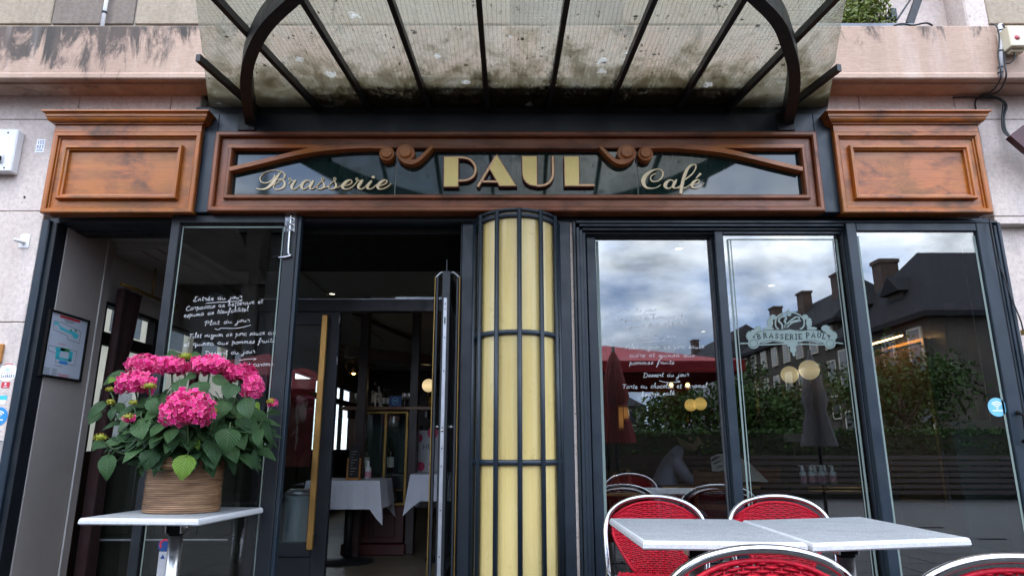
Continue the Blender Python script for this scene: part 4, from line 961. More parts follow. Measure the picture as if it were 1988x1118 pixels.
# etched emblem on the middle window
et, exa, exb, ey = WINS[1]; EY = ey + .001
def zp(x, y): return sp(1430 + x / 9.036, 590 + y / 9.036, EY)
em = MB()
ban = [(300, 600), (310, 530), (360, 500), (410, 490), (420, 462), (560, 445), (700, 450), (860, 455), (930, 435), (1000, 455), (1150, 462), (1300, 445), (1470, 465), (1480, 500), (1560, 510), (1610, 560), (1625, 620), (1580, 640), (1535, 690), (1440, 690), (1300, 655), (1150, 660), (1060, 670), (1000, 700), (930, 720), (860, 690), (790, 680), (640, 655), (500, 690), (400, 690), (390, 650), (340, 615)]
em.prism([zp(*p) for p in ban], EY - .0008, EY)
def blob(cx_, cy_, rx, ry, rag=.12, n=26, seed=1):
    rn = random.Random(seed); em.prism([zp(cx_ + rx * (1 + rag * math.sin(i * 2.4 + seed)) * math.cos(2 * math.pi * i / n), cy_ + ry * (1 + rag * math.cos(i * 2.9 + seed)) * math.sin(2 * math.pi * i / n)) for i in range(n)], EY - .0007 - .00002 * seed, EY)
for k, b_ in enumerate([(300, 690, 100, 95, .04), (1640, 690, 100, 95, .04), (230, 560, 62, 80, .2), (380, 440, 60, 55, .2), (300, 500, 60, 50, .15), (1700, 560, 62, 80, .2), (1560, 430, 75, 60, .2), (1620, 490, 60, 50, .15), (590, 330, 50, 90, .18), (640, 230, 55, 45, .2), (1270, 330, 50, 90, .18), (1200, 230, 55, 45, .2), (560, 430, 90, 30, .1), (1320, 430, 90, 30, .1), (980, 700, 100, 60, .2), (990, 800, 55, 60, .2), (1005, 880, 26, 36, .15), (910, 140, 28, 40, .2), (920, 190, 36, 26, .2)]): blob(*b_, seed=k)
def erib(pts, w_, n=5, mb=None): (mb or em).ribbon([(*zp(x, y), w_ / 9.036 * .00345) for x, y in crom(pts, n)], EY - .0012, EY - .0002)
erib([(680, 330), (700, 240), (790, 175), (910, 150), (1030, 160), (1130, 215), (1185, 300), (1170, 400), (1110, 440)], 26); erib([(680, 330), (690, 400), (740, 440)], 26)
erib([(60, 695), (180, 690), (420, 715), (800, 700), (930, 705)], 22); erib([(930, 705), (1200, 705), (1480, 715), (1700, 680), (1870, 695)], 22)
# profile with flowing lines inside the oval
erib([(800, 440), (795, 360), (740, 300), (760, 240), (830, 215), (870, 250), (840, 300), (870, 350), (840, 400)], 34); erib([(840, 420), (900, 340), (960, 280), (1040, 230), (1100, 240), (1080, 280), (1000, 300), (930, 330)], 26); erib([(880, 420), (960, 340), (1060, 310), (1130, 290)], 18)
eo = em.build('emblem', 'etched', et); eo['label'] = 'pale green etched emblem with banner'
mb = MB()
erib([(310, 600), (330, 525), (420, 480), (560, 455), (760, 462), (930, 445), (1100, 470), (1300, 455), (1470, 478), (1570, 515), (1620, 610)], 9, 5, mb); erib([(400, 690), (560, 640), (700, 650), (830, 680)], 9, 5, mb); erib([(1080, 680), (1250, 640), (1400, 650), (1530, 695)], 9, 5, mb)
for cx_ in (300, 1640): erib([(cx_ + 70 * math.cos(a), 690 + 66 * math.sin(a)) for a in [i * .5 for i in range(14)]], 8, 2, mb)
mb.build('emblem_line', 'etched_dark', eo)
SL = {  # stout slab capitals for the banner, unit box
 'B': [[(.2, 0), (.2, 1)], [(.05, 1), (.55, 1), (.75, .75), (.5, .53), (.2, .53)], [(.5, .53), (.85, .27), (.6, 0), (.05, 0)]], 'R': [[(.2, 0), (.2, 1)], [(.05, 1), (.55, 1), (.75, .75), (.5, .5), (.2, .5)], [(.5, .5), (.9, 0)], [(.05, 0), (.38, 0)]],
 'A': [[(.1, 0), (.5, 1), (.9, 0)], [(.28, .33), (.75, .33)], [(0, 0), (.25, 0)], [(.72, 0), (1, 0)]], 'S': [[(.8, .8), (.5, 1), (.2, .8), (.35, .55), (.7, .42), (.8, .2), (.5, 0), (.15, .2)]],
 'E': [[(.2, 0), (.2, 1)], [(.05, 1), (.8, 1), (.8, .82)], [(.2, .52), (.6, .52)], [(.05, 0), (.85, 0), (.85, .2)]], 'I': [[(.5, 0), (.5, 1)], [(.25, 1), (.75, 1)], [(.25, 0), (.75, 0)]],
 'P': [[(.2, 0), (.2, 1)], [(.05, 1), (.55, 1), (.8, .73), (.5, .45), (.2, .45)], [(.05, 0), (.4, 0)]], 'U': [[(.2, 1), (.2, .3), (.5, 0), (.8, .3), (.8, 1)], [(.05, 1), (.35, 1)], [(.68, 1), (.95, 1)]], 'L': [[(.25, 0), (.25, 1)], [(.08, 1), (.45, 1)], [(.08, 0), (.85, 0), (.85, .22)]]}
def slabtext(text, xs, ys, tilt, size, wid, mb, fn, lw_=.2):
    for ch, x, y, ti in zip(text, xs, ys, tilt):
        for s_ in SL[ch]:
            pts = []
            for a, b in s_:
                u, v_ = (a - .5) * wid, b * size; ca, sa = math.cos(ti), math.sin(ti); pts.append((x + u * ca + v_ * sa, y - v_ * ca + u * sa))
            fn(mb, pts, lw_ * size)
tb = MB(); txt = 'BRASSERIEPAUL'
xs = [400, 505, 605, 700, 790, 880, 965, 1045, 1120, 1250, 1345, 1440, 1525]
ys = [612, 596, 594, 604, 614, 620, 622, 616, 612, 590, 586, 592, 608]; ti = [-.22, -.1, .06, .1, .08, .06, .02, -.03, -.05, -.02, .05, .14, .24]
def fe(mb, pts, w_):
    mb.ribbon([(*zp(*p), w_ / 9.036 * .00345) for p in pts], EY - .0018, EY - .0003)
slabtext(txt, xs, ys, ti, 86, 76, tb, fe)
tb.build('emblem_lettering', 'etched_dark', eo)['label'] = 'dark capitals reading BRASSERIE PAUL'

# ------------------------------------------------------------------ left: frame of the open front, grey reveal, plan
t = thing('front_frame', 'slate metal frame round the open left front', 'door frame', (-3.1, 0, 0))
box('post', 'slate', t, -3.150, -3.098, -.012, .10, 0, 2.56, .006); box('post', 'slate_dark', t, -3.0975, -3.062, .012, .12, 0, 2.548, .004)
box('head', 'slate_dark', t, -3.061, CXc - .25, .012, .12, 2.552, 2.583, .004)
t = thing('reveal_wall', 'putty grey reveal wall with pale edge strip inside left opening', 'wall', (-3.1, .3, 0))
box('reveal_board', 'putty_wall', t, -3.15, -3.058, .121, .57, 0, 2.6); box('edge_strip', 'white_trim', t, -3.14, -3.053, .571, .585, 0, 2.6)
box('reveal_board', 'putty_wall', t, -3.15, -3.058, .586, .66, 0, 2.6)
pl = thing('evacuation_plan', 'black framed evacuation plan hanging on the grey reveal', 'notice', WX(120, 680, -3.05)); PX = -3.046
A = WX(97, 603, -3.05); B = WX(168, 625, -3.05); C_ = WX(80, 724, -3.05); E_ = WX(153, 739, -3.05)
py0, py1 = (A.y + C_.y) / 2, (B.y + E_.y) / 2; pz0, pz1 = (C_.z + E_.z) / 2, (A.z + B.z) / 2
def pbox(name, mat, u0, u1, v0, v1, x0_, x1_, par=pl):
    return box(name, mat, par, x0_, x1_, py0 + (py1 - py0) * u0, py0 + (py1 - py0) * u1, pz0 + (pz1 - pz0) * v0, pz0 + (pz1 - pz0) * v1, 0)
for r_ in ((-.05, .0, -.03, 1.03), (1., 1.03, -.03, 1.03), (0.0005, .9995, -.03, 0), (0.0005, .9995, 1., 1.03)): pbox('frame_bar', 'black', *r_, -3.0575, PX + .012)
sh_ = pbox('sheet', 'plan_paper', 0.001, .999, 0.001, .999, -3.0572, PX)
def ppoly(name, mat, polys, lift=.0006):
    if mat != 'ink' and len(polys) > 1:
        for q_ in polys: ppoly(name, mat, [q_], lift)
        return
    mb = MB()
    for pl_ in polys:
        n = len(pl_); A_ = sum(pl_[i][0] * pl_[(i + 1) % n][1] - pl_[(i + 1) % n][0] * pl_[i][1] for i in range(n))
        if A_ < 0: pl_ = pl_[::-1]
        v0 = [(PX + lift, py0 + (py1 - py0) * u, pz0 + (pz1 - pz0) * v_) for u, v_ in pl_]; v1 = [(PX - .0001, b, c) for a, b, c in v0]
        mb.add(v0 + v1, [tuple(range(n)), tuple(range(2 * n - 1, n - 1, -1))] + [(i, n + i, n + (i + 1) % n, (i + 1) % n) for i in range(n)])
    o = mb.build(name, mat, sh_); fixn(o)
    if mat == 'ink': o['kind'] = 'stuff'
def rc(a, b, c, d_): return [(a, c), (b, c), (b, d_), (a, d_)]
ppoly('print', 'print_red', [rc(.24, .78, .945, .985), rc(.3, .5, .52, .528), rc(.40, .72, .035, .045), rc(.45, .7, .01, .018)])
ppoly('print', 'print_cyan', [[(.12, .80), (.22, .83), (.3, .75), (.62, .72), (.70, .66), (.78, .68), (.80, .74), (.68, .77), (.5, .77), (.3, .80), (.2, .86), (.12, .85)], rc(.28, .38, .30, .42), rc(.62, .72, .28, .44), rc(.3, .7, .27, .31), rc(.25, .5, .41, .46)])
ppoly('print', 'print_green', [rc(.55, .60, .77, .80), rc(.68, .73, .78, .82), rc(.38, .62, .42, .47)]); ppoly('print', 'print_blue', [rc(.4, .62, .21, .26)]); ppoly('print', 'ink', [rc(.36, .64, .915, .925), rc(.4, .6, .89, .897), rc(.3, .5, .165, .172)] + [rc(.02, .2, .02 + .022 * i, .026 + .022 * i) for i in range(5)] + [rc(.25, .38, .02 + .022 * i, .026 + .022 * i) for i in range(5)])
def outline(pts, w_=.006): return [[(a[0], a[1]), (b[0], b[1]), (b[0] + w_, b[1] + w_), (a[0] + w_, a[1] + w_)] for a, b in zip(pts, pts[1:] + pts[:1])]
ppoly('print', 'ink', outline([(.10, .86), (.3, .87), (.85, .80), (.85, .60), (.52, .62), (.5, .68), (.12, .72)]) + outline([(.08, .46), (.82, .46), (.82, .22), (.3, .22), (.28, .36), (.08, .38)]), .0004)

# small things on the left wall
t = thing('wall_box', 'pale grey electrical box with black lever at far left', 'electrical box', W(15, 290, 0))
a, b = W(-60, 252, -.06), W(25, 334, -.06)
box('housing', 'plastic_white', t, a.x, b.x - .01, -.07, -.0005, b.z, a.z, .008); c = W(-2, 309, -.07)
box('switch_plate', 'conduit', t, c.x - .05, c.x + .032, -.078, -.0695, c.z - .03, c.z + .03, .003); box('lever', 'black', t, c.x - .03, c.x + .026, -.10, -.0775, c.z - .02, c.z + .016, .006)
for q in ((16, 258), (8, 326)): p = W(*q, -.07); MB().tube([(p.x, -.072, p.z), (p.x, -.0695, p.z)], .006, 8).build('screw', 'black', t)
t = thing('number_tag', 'small white tag reading 155 027 on left wall', 'tag', W(79, 284, 0)); a, b = W(73, 271, 0), W(85, 297, 0)
box('plate', 'print_white', t, a.x, b.x, -.003, -.0003, b.z, a.z, 0)
DG = {'1': [[(.3, .8), (.5, 1), (.5, 0)]], '5': [[(.9, 1), (.2, 1), (.15, .55), (.6, .6), (.85, .3), (.5, 0), (.1, .1)]], '0': [[(.5, 1), (.1, .5), (.5, 0), (.9, .5), (.5, 1)]], '2': [[(.1, .8), (.5, 1), (.85, .75), (.1, 0), (.9, 0)]], '7': [[(.1, 1), (.9, 1), (.4, 0)]]}
def digits(parent, s_, x, z, w_, h_, Y, mat, font=DG, lw_=.16):
    mb = MB()
    for i, ch in enumerate(s_):
        for st in font.get(ch, []): mb.ribbon([(x + (i + p[0] * .75) * w_, z + p[1] * h_, h_ * lw_) for p in st], Y - .0006, Y)
    return mb.build('number', mat, parent)
wd = (b.x - a.x); digits(t, '155', a.x + wd * .12, a.z - .036, wd * .27, .024, -.003, 'print_navy'); digits(t, '027', a.x + wd * .12, a.z - .070, wd * .27, .024, -.003, 'print_navy')
box('print_line', 'print_navy', t, a.x + wd * .12, a.x + wd * .85, -.0036, -.003, a.z - .086, a.z - .081, 0)
t = thing('wall_hook', 'white wall hook with round peg on left wall', 'hook', W(48, 468, 0)); a, b = W(41, 455, 0), W(56, 482, 0)
box('plate', 'plastic_white', t, a.x, b.x, -.006, -.0005, b.z, a.z, .002); p = W(48, 472, -.003); MB().tube([(p.x, -.005, p.z), (p.x - .02, -.07, p.z + .004)], .011, 10).build('peg', 'plastic_white', t)
mb = MB(); p = W(48, 383, 0); tag(mb.tube([(p.x, -.004, p.z), (p.x, .004, p.z)], .007, 10).build('drilled_hole', 'black'), 'dark drilled hole in the left stone slab', 'hole')
t = thing('wood_frame', 'edge of a brown wooden frame at the left border', 'frame', W(0, 690, 0)); a, b = W(-30, 668, 0), W(4, 705, 0)
box('frame_bar', 'easel_wood', t, a.x, b.x, -.02, -.0005, b.z, a.z, .003)
# stickers
def sticker(label, px, py, r, mat, rim=None):
    p = W(px, py, 0); t = thing('sticker', label, 'sticker', (p.x, 0, p.z)); MB().prism(circ(px, py, r, 0), -.0012, -.0003).build('disc', mat, t); return t, p
t, p = sticker('round white sticker reading À TABLE FLAUBERT on left wall', 15, 723, .058, 'print_white')
SL2 = dict(SL); SL2['F'] = [[(.2, 0), (.2, 1), (.8, 1)], [(.2, .5), (.65, .5)]]; SL2['T'] = [[(.5, 0), (.5, 1)], [(.1, 1), (.9, 1)]]
digits(t, 'FLAUBERT', p.x - .050, p.z - .030, .0125, .014, -.0013, 'ink', SL2, .2); digits(t, 'ATABLE', p.x - .036, p.z - .008, .0115, .010, -.0013, 'gel_label', SL2, .18)
MB().ribbon([(p.x - .018, p.z + .03, .003), (p.x + .012, p.z + .008, .003)], -.0022, -.0013).ribbon([(p.x + .012, p.z + .03, .003), (p.x - .018, p.z + .008, .003)], -.0023, -.0013).build('cutlery_mark', 'print_skyblue', t)
MB().ribbon([(p.x + .056 * math.cos(a), p.z + .056 * math.sin(a), .005) for a in [R(60 + 8 * i) for i in range(9)]], -.0024, -.0013).build('red_arc', 'print_red', t)
p = W(11, 747, 0); t = thing('sticker', 'small red square sticker with a white mark', 'sticker', (p.x, 0, p.z)); box('square', 'print_red', t, p.x - .026, p.x + .026, -.0012, -.0003, p.z - .018, p.z + .018, 0); MB().prism(circ(11, 745, .007, 0, 12), -.0018, -.0012).build('mark', 'print_white', t); box('mark', 'print_white', t, p.x - .012, p.x + .012, -.0018, -.0012, p.z - .012, p.z - .008, 0)
p = W(3, 772, 0); t = thing('sticker', 'cyan and white rectangular sticker below the red one', 'sticker', (p.x, 0, p.z)); box('upper_half', 'print_cyan', t, p.x - .05, p.x + .036, -.0012, -.0003, p.z - .012, p.z + .014, 0); box('lower_half', 'print_white', t, p.x - .05, p.x + .03, -.0012, -.0003, p.z - .040, p.z - .0125, 0)
t, p = sticker('round blue wifi sticker at the left border', -3, 808, .058, 'print_blue'); wifi(t, -3, 808, .058, -.0013, 'print_white')
p = W(4, 880, 0); t = thing('notice_board', 'framed notice edge low on the left wall', 'notice', (p.x, 0, p.z)); a, b = W(-40, 853, 0), W(9, 930, 0); box('board', 'putty_wall', t, a.x, b.x, -.004, -.0004, b.z, a.z, .001); box('edge', 'white_trim', t, b.x - .006, b.x, -.008, -.0042, b.z, a.z, 0)
box('edge', 'white_trim', t, a.x, b.x - .0065, -.008, -.0042, a.z - .006, a.z, 0)

# ------------------------------------------------------------------ right wall things: conduit, cables, alarm box, awning end
t = thing('conduit_pipe', 'grey conduit with black cable ties on the right ledge', 'conduit', W(1945, 100, -.24)); a, b = W(1942, 48, -.25), W(1945, 150, -.25)
MB().tube([(a.x, -.25, a.z), (b.x - .006, -.25, b.z)], .014, 10).build('pipe', 'conduit', t)
for yy in (60, 100, 132, 142): p = W(1942.5, yy, -.25); MB().tube([(p.x - .001, -.25, p.z - .004), (p.x - .001, -.25, p.z + .004)], .018, 10).build('cable_tie', 'cable_black', t)
def cable(label, pts, r=.006, mat='cable_black'):
    P = [W(px, py, Y) for px, py, Y in pts]; mb = MB(); mb.tube(crom([tuple(p) for p in P], 7), r, 7); return tag(mb.build('cable', mat), label, 'cable')
cable('black cable running down the left side of the conduit', [(1925, 47, -.22), (1935, 52, -.262), (1940, 75, -.268), (1938, 110, -.268), (1943, 150, -.255), (1925, 178, -.12), (1900, 188, -.02), (1893, 200, -.012), (1895, 212, -.012)], .005)
cable('black cable running down the right side of the conduit', [(1945, 48, -.262), (1952, 62, -.262), (1951, 120, -.262), (1953, 150, -.255), (1938, 178, -.12), (1905, 189, -.03), (1880, 189, -.02), (1850, 190, -.015)], .0055)
cable('thick black cable curving down to the dark red awning', [(1900, 190, -.02), (1935, 191, -.03), (1953, 205, -.03), (1948, 230, -.03), (1952, 255, -.035), (1966, 270, -.05), (1992, 284, -.10)], .010)
cable('second black cable curving beside the thick one to the awning', [(1905, 188, -.03), (1930, 188, -.045), (1947, 198, -.045), (1945, 232, -.045), (1950, 258, -.05), (1975, 275, -.09)], .006)
cable('thin black cable hanging along the right window surround', [(1921, 425, -.06), (1926, 450, -.075), (1935, 500, -.08), (1950, 540, -.075), (1962, 575, -.07), (1980, 618, -.06), (1986, 640, -.05)], .0045)
t = thing('alarm_box', 'cream alarm box with red lens at upper right', 'alarm', W(1965, 75, -.3)); a, b = W(1953, 52, -.32), W(1992, 92, -.32)
mb = MB().box(a.x, b.x + .03, -.335, -.225, b.z, a.z, 0, .006); mb.build('housing', 'plastic_cream', t); p = W(1975, 73, -.336)
MB().lathe([(.0001, -.006), (.014, -.004), (.019, 0), (.019, .004)], (0, 0, 0), 16).build('lens', 'red_lens', t); lens = t.children[-1] if t.children else None
for o in [o for o in bpy.data.objects if o.name.startswith('lens')]:
    for v in o.data.vertices: x, y, z = v.co; v.co = (p.x + x, -.336 + z, p.z + y)
box('base', 'plastic_cream', t, a.x + .02, b.x, -.30, -.26, b.z - .018, b.z - .0005, .003)
cable('short black cable looping under the alarm box', [(1966, 97, -.28), (1970, 112, -.28), (1962, 122, -.27), (1953, 124, -.262)], .005)
t = thing('awning_end', 'dark red awning end at the right border', 'awning', W(1980, 265, -.2)); a = W(1960, 268, -.2)
pts = [sp(1962, 264, -.2), sp(1995, 238, -.2), sp(2060, 238, -.2), sp(2060, 330, -.2), sp(1995, 292, -.2)]
MB().prism(pts, -.2, -.15).build('cassette', 'mahogany_red', t)
t = thing('cable_clamp', 'brass coloured cable clamp on the right wall', 'clamp', W(1984, 645, 0)); p = W(1984, 645, 0)
box('clamp_body', 'brass_dull', t, p.x - .012, p.x + .02, -.05, -.0, p.z - .02, p.z + .015, .002)
# ------------------------------------------------------------------ open folding glass leaf, with menu
A = W(338, 421, .0); B = W(579, 413.5, -.075)
gd = thing('glass_door', 'open slate framed glass leaf with white handwritten menu', 'door', (A.x, 0, 0))
DY = -.03
xa, xb, zt = W(337, 420, DY).x, W(581, 415, DY).x, 2.578
ga, gb, gt = W(352, 433, DY).x, W(556, 430, DY).x, W(450, 434, DY).z
box('stile', 'slate_dark', gd, xa, ga, DY - .018, DY + .035, .02, zt, .004); box('stile', 'slate_dark', gd, gb, xb, DY - .018, DY + .035, .02, zt, .004)
box('stile_edge', 'slate', gd, xb + .0005, xb + .022, DY - .010, DY + .045, .02, zt - .002, .003)
box('rail', 'slate_dark', gd, ga + .0005, gb - .0005, DY - .018, DY + .035, gt, zt, .003); box('rail', 'slate_dark', gd, ga + .0005, gb - .0005, DY - .016, DY + .033, .02, .14, .003)
box('pane', 'door_glass', gd, ga - .008, gb + .008, DY + .004, DY + .010, .12, gt + .01, 0)
for u in (ga + .012, gb - .020): box('etched_line', 'etched', gd, u, u + .008, DY + .0022, DY + .003, .15, gt - .02, 0)
box('etched_line', 'etched', gd, ga + .025, gb - .021, DY + .0022, DY + .003, gt - .030, gt - .020, 0)
# bolt on the free stile
bl = box('bolt_plate', 'aluminium', gd, W(555, 430, DY).x, W(575, 430, DY).x, DY - .021, DY - .0175, W(560, 453, DY).z, W(560, 417, DY).z, .002)
p0, p1 = W(566, 412, DY - .03), W(558, 497, DY - .03)
MB().tube(crom([(p0.x, DY - .03, p0.z), (p0.x + .0, DY - .03, p1.z + .04), (p1.x + .02, DY - .03, p1.z + .005), (p1.x - .01, DY - .03, p1.z - .008)], 6) + [(W(541, 500, DY).x, DY - .03, p1.z - .010)], .0075, 8).build('bolt_rod', 'aluminium', gd)
e = W(536, 500, DY); MB().tube([(e.x - .008, DY - .03, p1.z - .010), (e.x + .022, DY - .03, p1.z - .010)], .0085, 8).build('bolt_tip', 'black', gd)
for yy in (424, 436, 447):
    p = W(565, yy, DY - .03); MB().box(p.x - .014, p.x + .014, DY - .04, DY - .0205, p.z - .006, p.z + .006, 0, .002).build('bolt_guide', 'aluminium', bl)
HY = DY + .003
for tx, a in (('Entrée du jour', (375, 585, 471, 579)), ('Carpaccio de betterave et', (361, 603, 511, 588)), ('espuma de Neufchâtel', (357, 616, 483, 603)), ('Plat du jour', (397, 632, 486, 624)), ('Filet mignon de porc sauce cidre', (368, 656, 547, 648)),
              ('et quinoa aux pommes fruits', (357, 672, 534, 664)), ('Dessert du jour', (398, 690, 496, 685)), ('et caramel', (476, 712, 535, 709))): write(gd, tx, *a, HY)
for f_ in ([(400, 589), (420, 587), (455, 585), (470, 582), (466, 585)], [(417, 638), (425, 640), (430, 637), (460, 637), (487, 631)], [(465, 699), (480, 697), (497, 696), (492, 699)]): flourish(gd, f_, HY)

# ------------------------------------------------------------------ vestibule and inner door (about a metre behind the front)
ID = 1.06
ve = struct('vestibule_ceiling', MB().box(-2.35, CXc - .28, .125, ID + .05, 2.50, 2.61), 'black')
def wx(px, py, Y=ID): return W(px, py, Y).x
df = thing('door_frame', 'slate frame of the inner entrance with glass fanlight', 'door frame', (-1.2, ID, 0))
zt1, zt0 = W(750, 580, ID).z, W(750, 604, ID).z
xl, xr = wx(500, 620), wx(893, 620)
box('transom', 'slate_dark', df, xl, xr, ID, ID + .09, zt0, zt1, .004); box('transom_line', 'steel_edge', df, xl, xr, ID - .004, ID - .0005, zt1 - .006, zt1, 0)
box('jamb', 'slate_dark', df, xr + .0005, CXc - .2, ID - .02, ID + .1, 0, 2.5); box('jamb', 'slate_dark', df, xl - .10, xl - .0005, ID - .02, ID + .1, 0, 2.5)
box('fanlight', 'clear_glass', df, xl, xr, ID + .03, ID + .036, zt1, 2.5, 0)
ld = thing('entrance_door', 'closed slate entrance leaf with tall brass pull bar', 'door', (-1.7, ID, 0))
xr2, xl2 = wx(660, 620), xl + .01
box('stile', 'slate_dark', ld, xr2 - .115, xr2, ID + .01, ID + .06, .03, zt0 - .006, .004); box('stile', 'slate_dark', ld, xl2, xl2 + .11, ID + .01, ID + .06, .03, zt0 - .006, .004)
zb = W(570, 1053, ID).z
zp0 = W(570, 1081, ID).z
box('rail', 'slate_dark', ld, xl2 + .111, xr2 - .116, ID + .01, ID + .06, zp0, zb, .004); box('rail', 'slate_dark', ld, xl2 + .111, xr2 - .116, ID + .01, ID + .06, zt0 - .11, zt0 - .006, .004)
box('lower_panel', 'slate_dark', ld, xl2 + .111, xr2 - .116, ID + .024, ID + .05, .03, zp0 - .0005); box('pane', 'clear_glass', ld, xl2 + .105, xr2 - .11, ID + .033, ID + .039, zb - .01, zt0 - .105, 0)
hx = W(616, 840, ID - .06).x
MB().box(hx - .026, hx + .026, ID - .07, ID - .045, W(600, 1067, ID - .06).z, W(632, 611, ID - .06).z, 0, .006).build('pull_bar', 'brass', ld)
for z in (.45, 2.0): MB().box(hx - .012, hx + .012, ID - .046, ID + .0095, z - .012, z + .012, 0, .002).build('pull_bracket', 'steel_edge', ld)
for z in (W(660, 700, ID).z, W(660, 620, ID).z): MB().tube([(xr2 - .003, ID + .004, z - .035), (xr2 - .003, ID + .004, z + .035)], .007, 8).build('hinge', 'steel_edge', ld)
# the other leaf stands open, edge towards the street
od = thing('entrance_door', 'opened entrance leaf seen edge on with steel lock strip', 'door', (-.43, .5, 0))
ox = W(862, 760, -.04).x; OY0, OY1 = -.06, ID - .03; oz = 2.19
hx_ = .026
box('stile', 'slate_dark', od, ox - hx_, ox + hx_, OY0, OY0 + .11, .03, oz, .003); box('stile', 'slate_dark', od, ox - hx_, ox + hx_, OY1 - .11, OY1, .03, oz, .003)
box('rail', 'slate_dark', od, ox - hx_, ox + hx_, OY0 + .1105, OY1 - .1105, .03, .34, .003); box('rail', 'slate_dark', od, ox - hx_, ox + hx_, OY0 + .1105, OY1 - .1105, oz - .1, oz, .003)
box('pane', 'clear_glass', od, ox - .003, ox + .003, OY0 + .105, OY1 - .105, .33, oz - .095, 0)
lk = box('lock_strip', 'steel_edge', od, ox - .014, ox + .008, OY0 - .003, OY0 - .0005, .05, W(860, 578, OY0).z, .001)
for yy in (590, 600, 655, 720, 830, 870, 905, 990, 1080): p = W(858, yy, OY0); MB().tube([(ox - .003, OY0 - .0045, p.z), (ox - .003, OY0 - .003, p.z)], .0042, 8).build('screw', 'slate_dark', lk)
p = W(858, 622, OY0); box('latch_slot', 'black', lk, ox - .007, ox + .001, OY0 - .0042, OY0 - .0032, p.z - .022, p.z + .022, 0)
p = W(856, 835, OY0); MB().tube([(ox - .003, OY0 - .012, p.z), (ox - .003, OY0 - .003, p.z)], .008, 10).build('lock_cylinder', 'aluminium', lk)
for s_, px in ((-1, 840), (1, 889)):
    bx = W(px, 760, OY0 + .06).x
    o = MB().box(bx - .0035, bx + .0035, OY0 + .03, OY0 + .08, .22, oz - .03, 0, .002).build('pull_bar', 'brass_dull', od)
    box('pull_face', 'slate_dark', od, bx + (.007 if s_ < 0 else -.022), bx + (.022 if s_ < 0 else -.007), OY0 + .035, OY0 + .075, .22, oz - .03, .002)
    MB().tube(crom([(ox + s_ * hx_, OY0 + .06, oz - .0), (ox + s_ * hx_ * 1.6, OY0 + .055, oz + .002), (bx, OY0 + .05, oz - .035)], 5), .007, 7).build('bracket', 'steel_edge', od)
    for z in (.3, 1.2): MB().tube([(ox + s_ * hx_, OY0 + .055, z), (bx - s_ * .022, OY0 + .055, z)], .008, 8).build('bracket', 'steel_edge', od)
MB().box(ox - .004, ox + .003, OY0 + .01, OY0 + .02, oz, oz + .08).build('top_bolt', 'slate_dark', od)
# ------------------------------------------------------------------ inside, left part
lw = thing('side_window', 'long side window of the dining room seen through the left opening', 'window', (-3.1, 2.4, 0))
XW = -3.10
box('sill_wall', 'dark_mahogany', lw, XW - .12, XW, .67, 9.3, 0, 1.05); box('head_wall', 'ceiling_paint', lw, XW - .12, XW, .67, 9.3, 2.16, 2.62)
box('head_frame', 'slate_dark', lw, XW - .06, XW + .02, .67, 9.2, 2.13, 2.159); box('transom', 'black', lw, XW - .06, XW + .01, .67, 9.2, 1.84, 1.93)
for y in (.70, 1.45, 2.3, 3.1, 3.9, 5.2, 6.6, 8.0): box('mullion', 'slate_dark' if y > .8 else 'black', lw, XW - .055, XW + .012, y - .03, y + .03, 1.05, 2.13)
box('pane', 'clear_glass', lw, XW - .03, XW - .025, .70, 9.2, 1.05, 2.13, 0)
# half curtains along the side window
for k, (ya, yb) in enumerate(((1.5, 2.25), (2.35, 3.05), (3.15, 4.6))):
    t = thing('cafe_curtain', ('pale half curtain nearest in the side window', 'pale half curtain in the middle of the side window', 'pale half curtain farthest in the side window')[k], 'curtain', (-3.04, ya, .9), 'half curtains'); n = int((yb - ya) * 40); m_ = n + 1
    P = [[(-3.045 + .018 * math.sin(i * 1.15 + k), ya + (yb - ya) * i / n, z) for i in range(m_)] for z in (1.46, 1.2, .86)]
    MB().add([q for r_ in P for q in r_], [(j * m_ + i, j * m_ + i + 1, (j + 1) * m_ + i + 1, (j + 1) * m_ + i) for j in range(2) for i in range(n)], 0, True).build('cloth', 'sheer_cloth', t)
    MB().tube([(-3.045, ya, 1.465), (-3.045, yb, 1.465)], .007, 7).build('rod', 'brass_dull', t)
# ceiling mouldings
t = thing('ceiling_moulding', 'pale stepped plaster moulding on the dining room ceiling', 'moulding', (-2.6, 2, 2.6))
for k in range(3): box('moulding_step', 'ceiling_paint', t, -3.09 + .0, -2.86 + .12 * k, .68, 8.5, 2.575 - .02 * (2 - k) + .0, 2.595 - .02 * (2 - k) + (.0245 if k == 2 else 0), .004)
box('moulding_step', 'ceiling_paint', t, -2.2, -1.9, .68, 5.5, 2.60, 2.6195, .004)
def downlight(px, py, label, z=2.62, r=.03):
    p = WZ(px, py, z - .004); t = thing('downlight', label, 'lamp', (p.x, p.y, z - .01), 'recessed ceiling downlights')
    MB().lathe([(r * 1.5, .004), (r * 1.5, -.004), (r, -.005), (r, .003)], (p.x, p.y, z - .005), 18).build('trim_ring', 'brushed_metal', t); MB().lathe([(.0001, 0), (r, 0)], (p.x, p.y, z - .006), 16).build('lamp_lens', 'spot_glow', t)
downlight(326, 482, 'ceiling downlight seen through the left opening'); downlight(645, 570, 'ceiling downlight seen through the fanlight')
downlight(1318, 482, 'ceiling downlight high in the menu window'); downlight(1497, 554, 'ceiling downlight high in the emblem window'); downlight(1365, 643, 'ceiling downlight low in the menu window')
p = WZ(300, 497, 2.62); tag(MB().box(p.x - .09, p.x + .09, p.y - .06, p.y + .06, 2.603, 2.6195, 0, .004).build('ceiling_vent', 'brass_dull'), 'small brown ceiling vent above the left opening', 'vent')
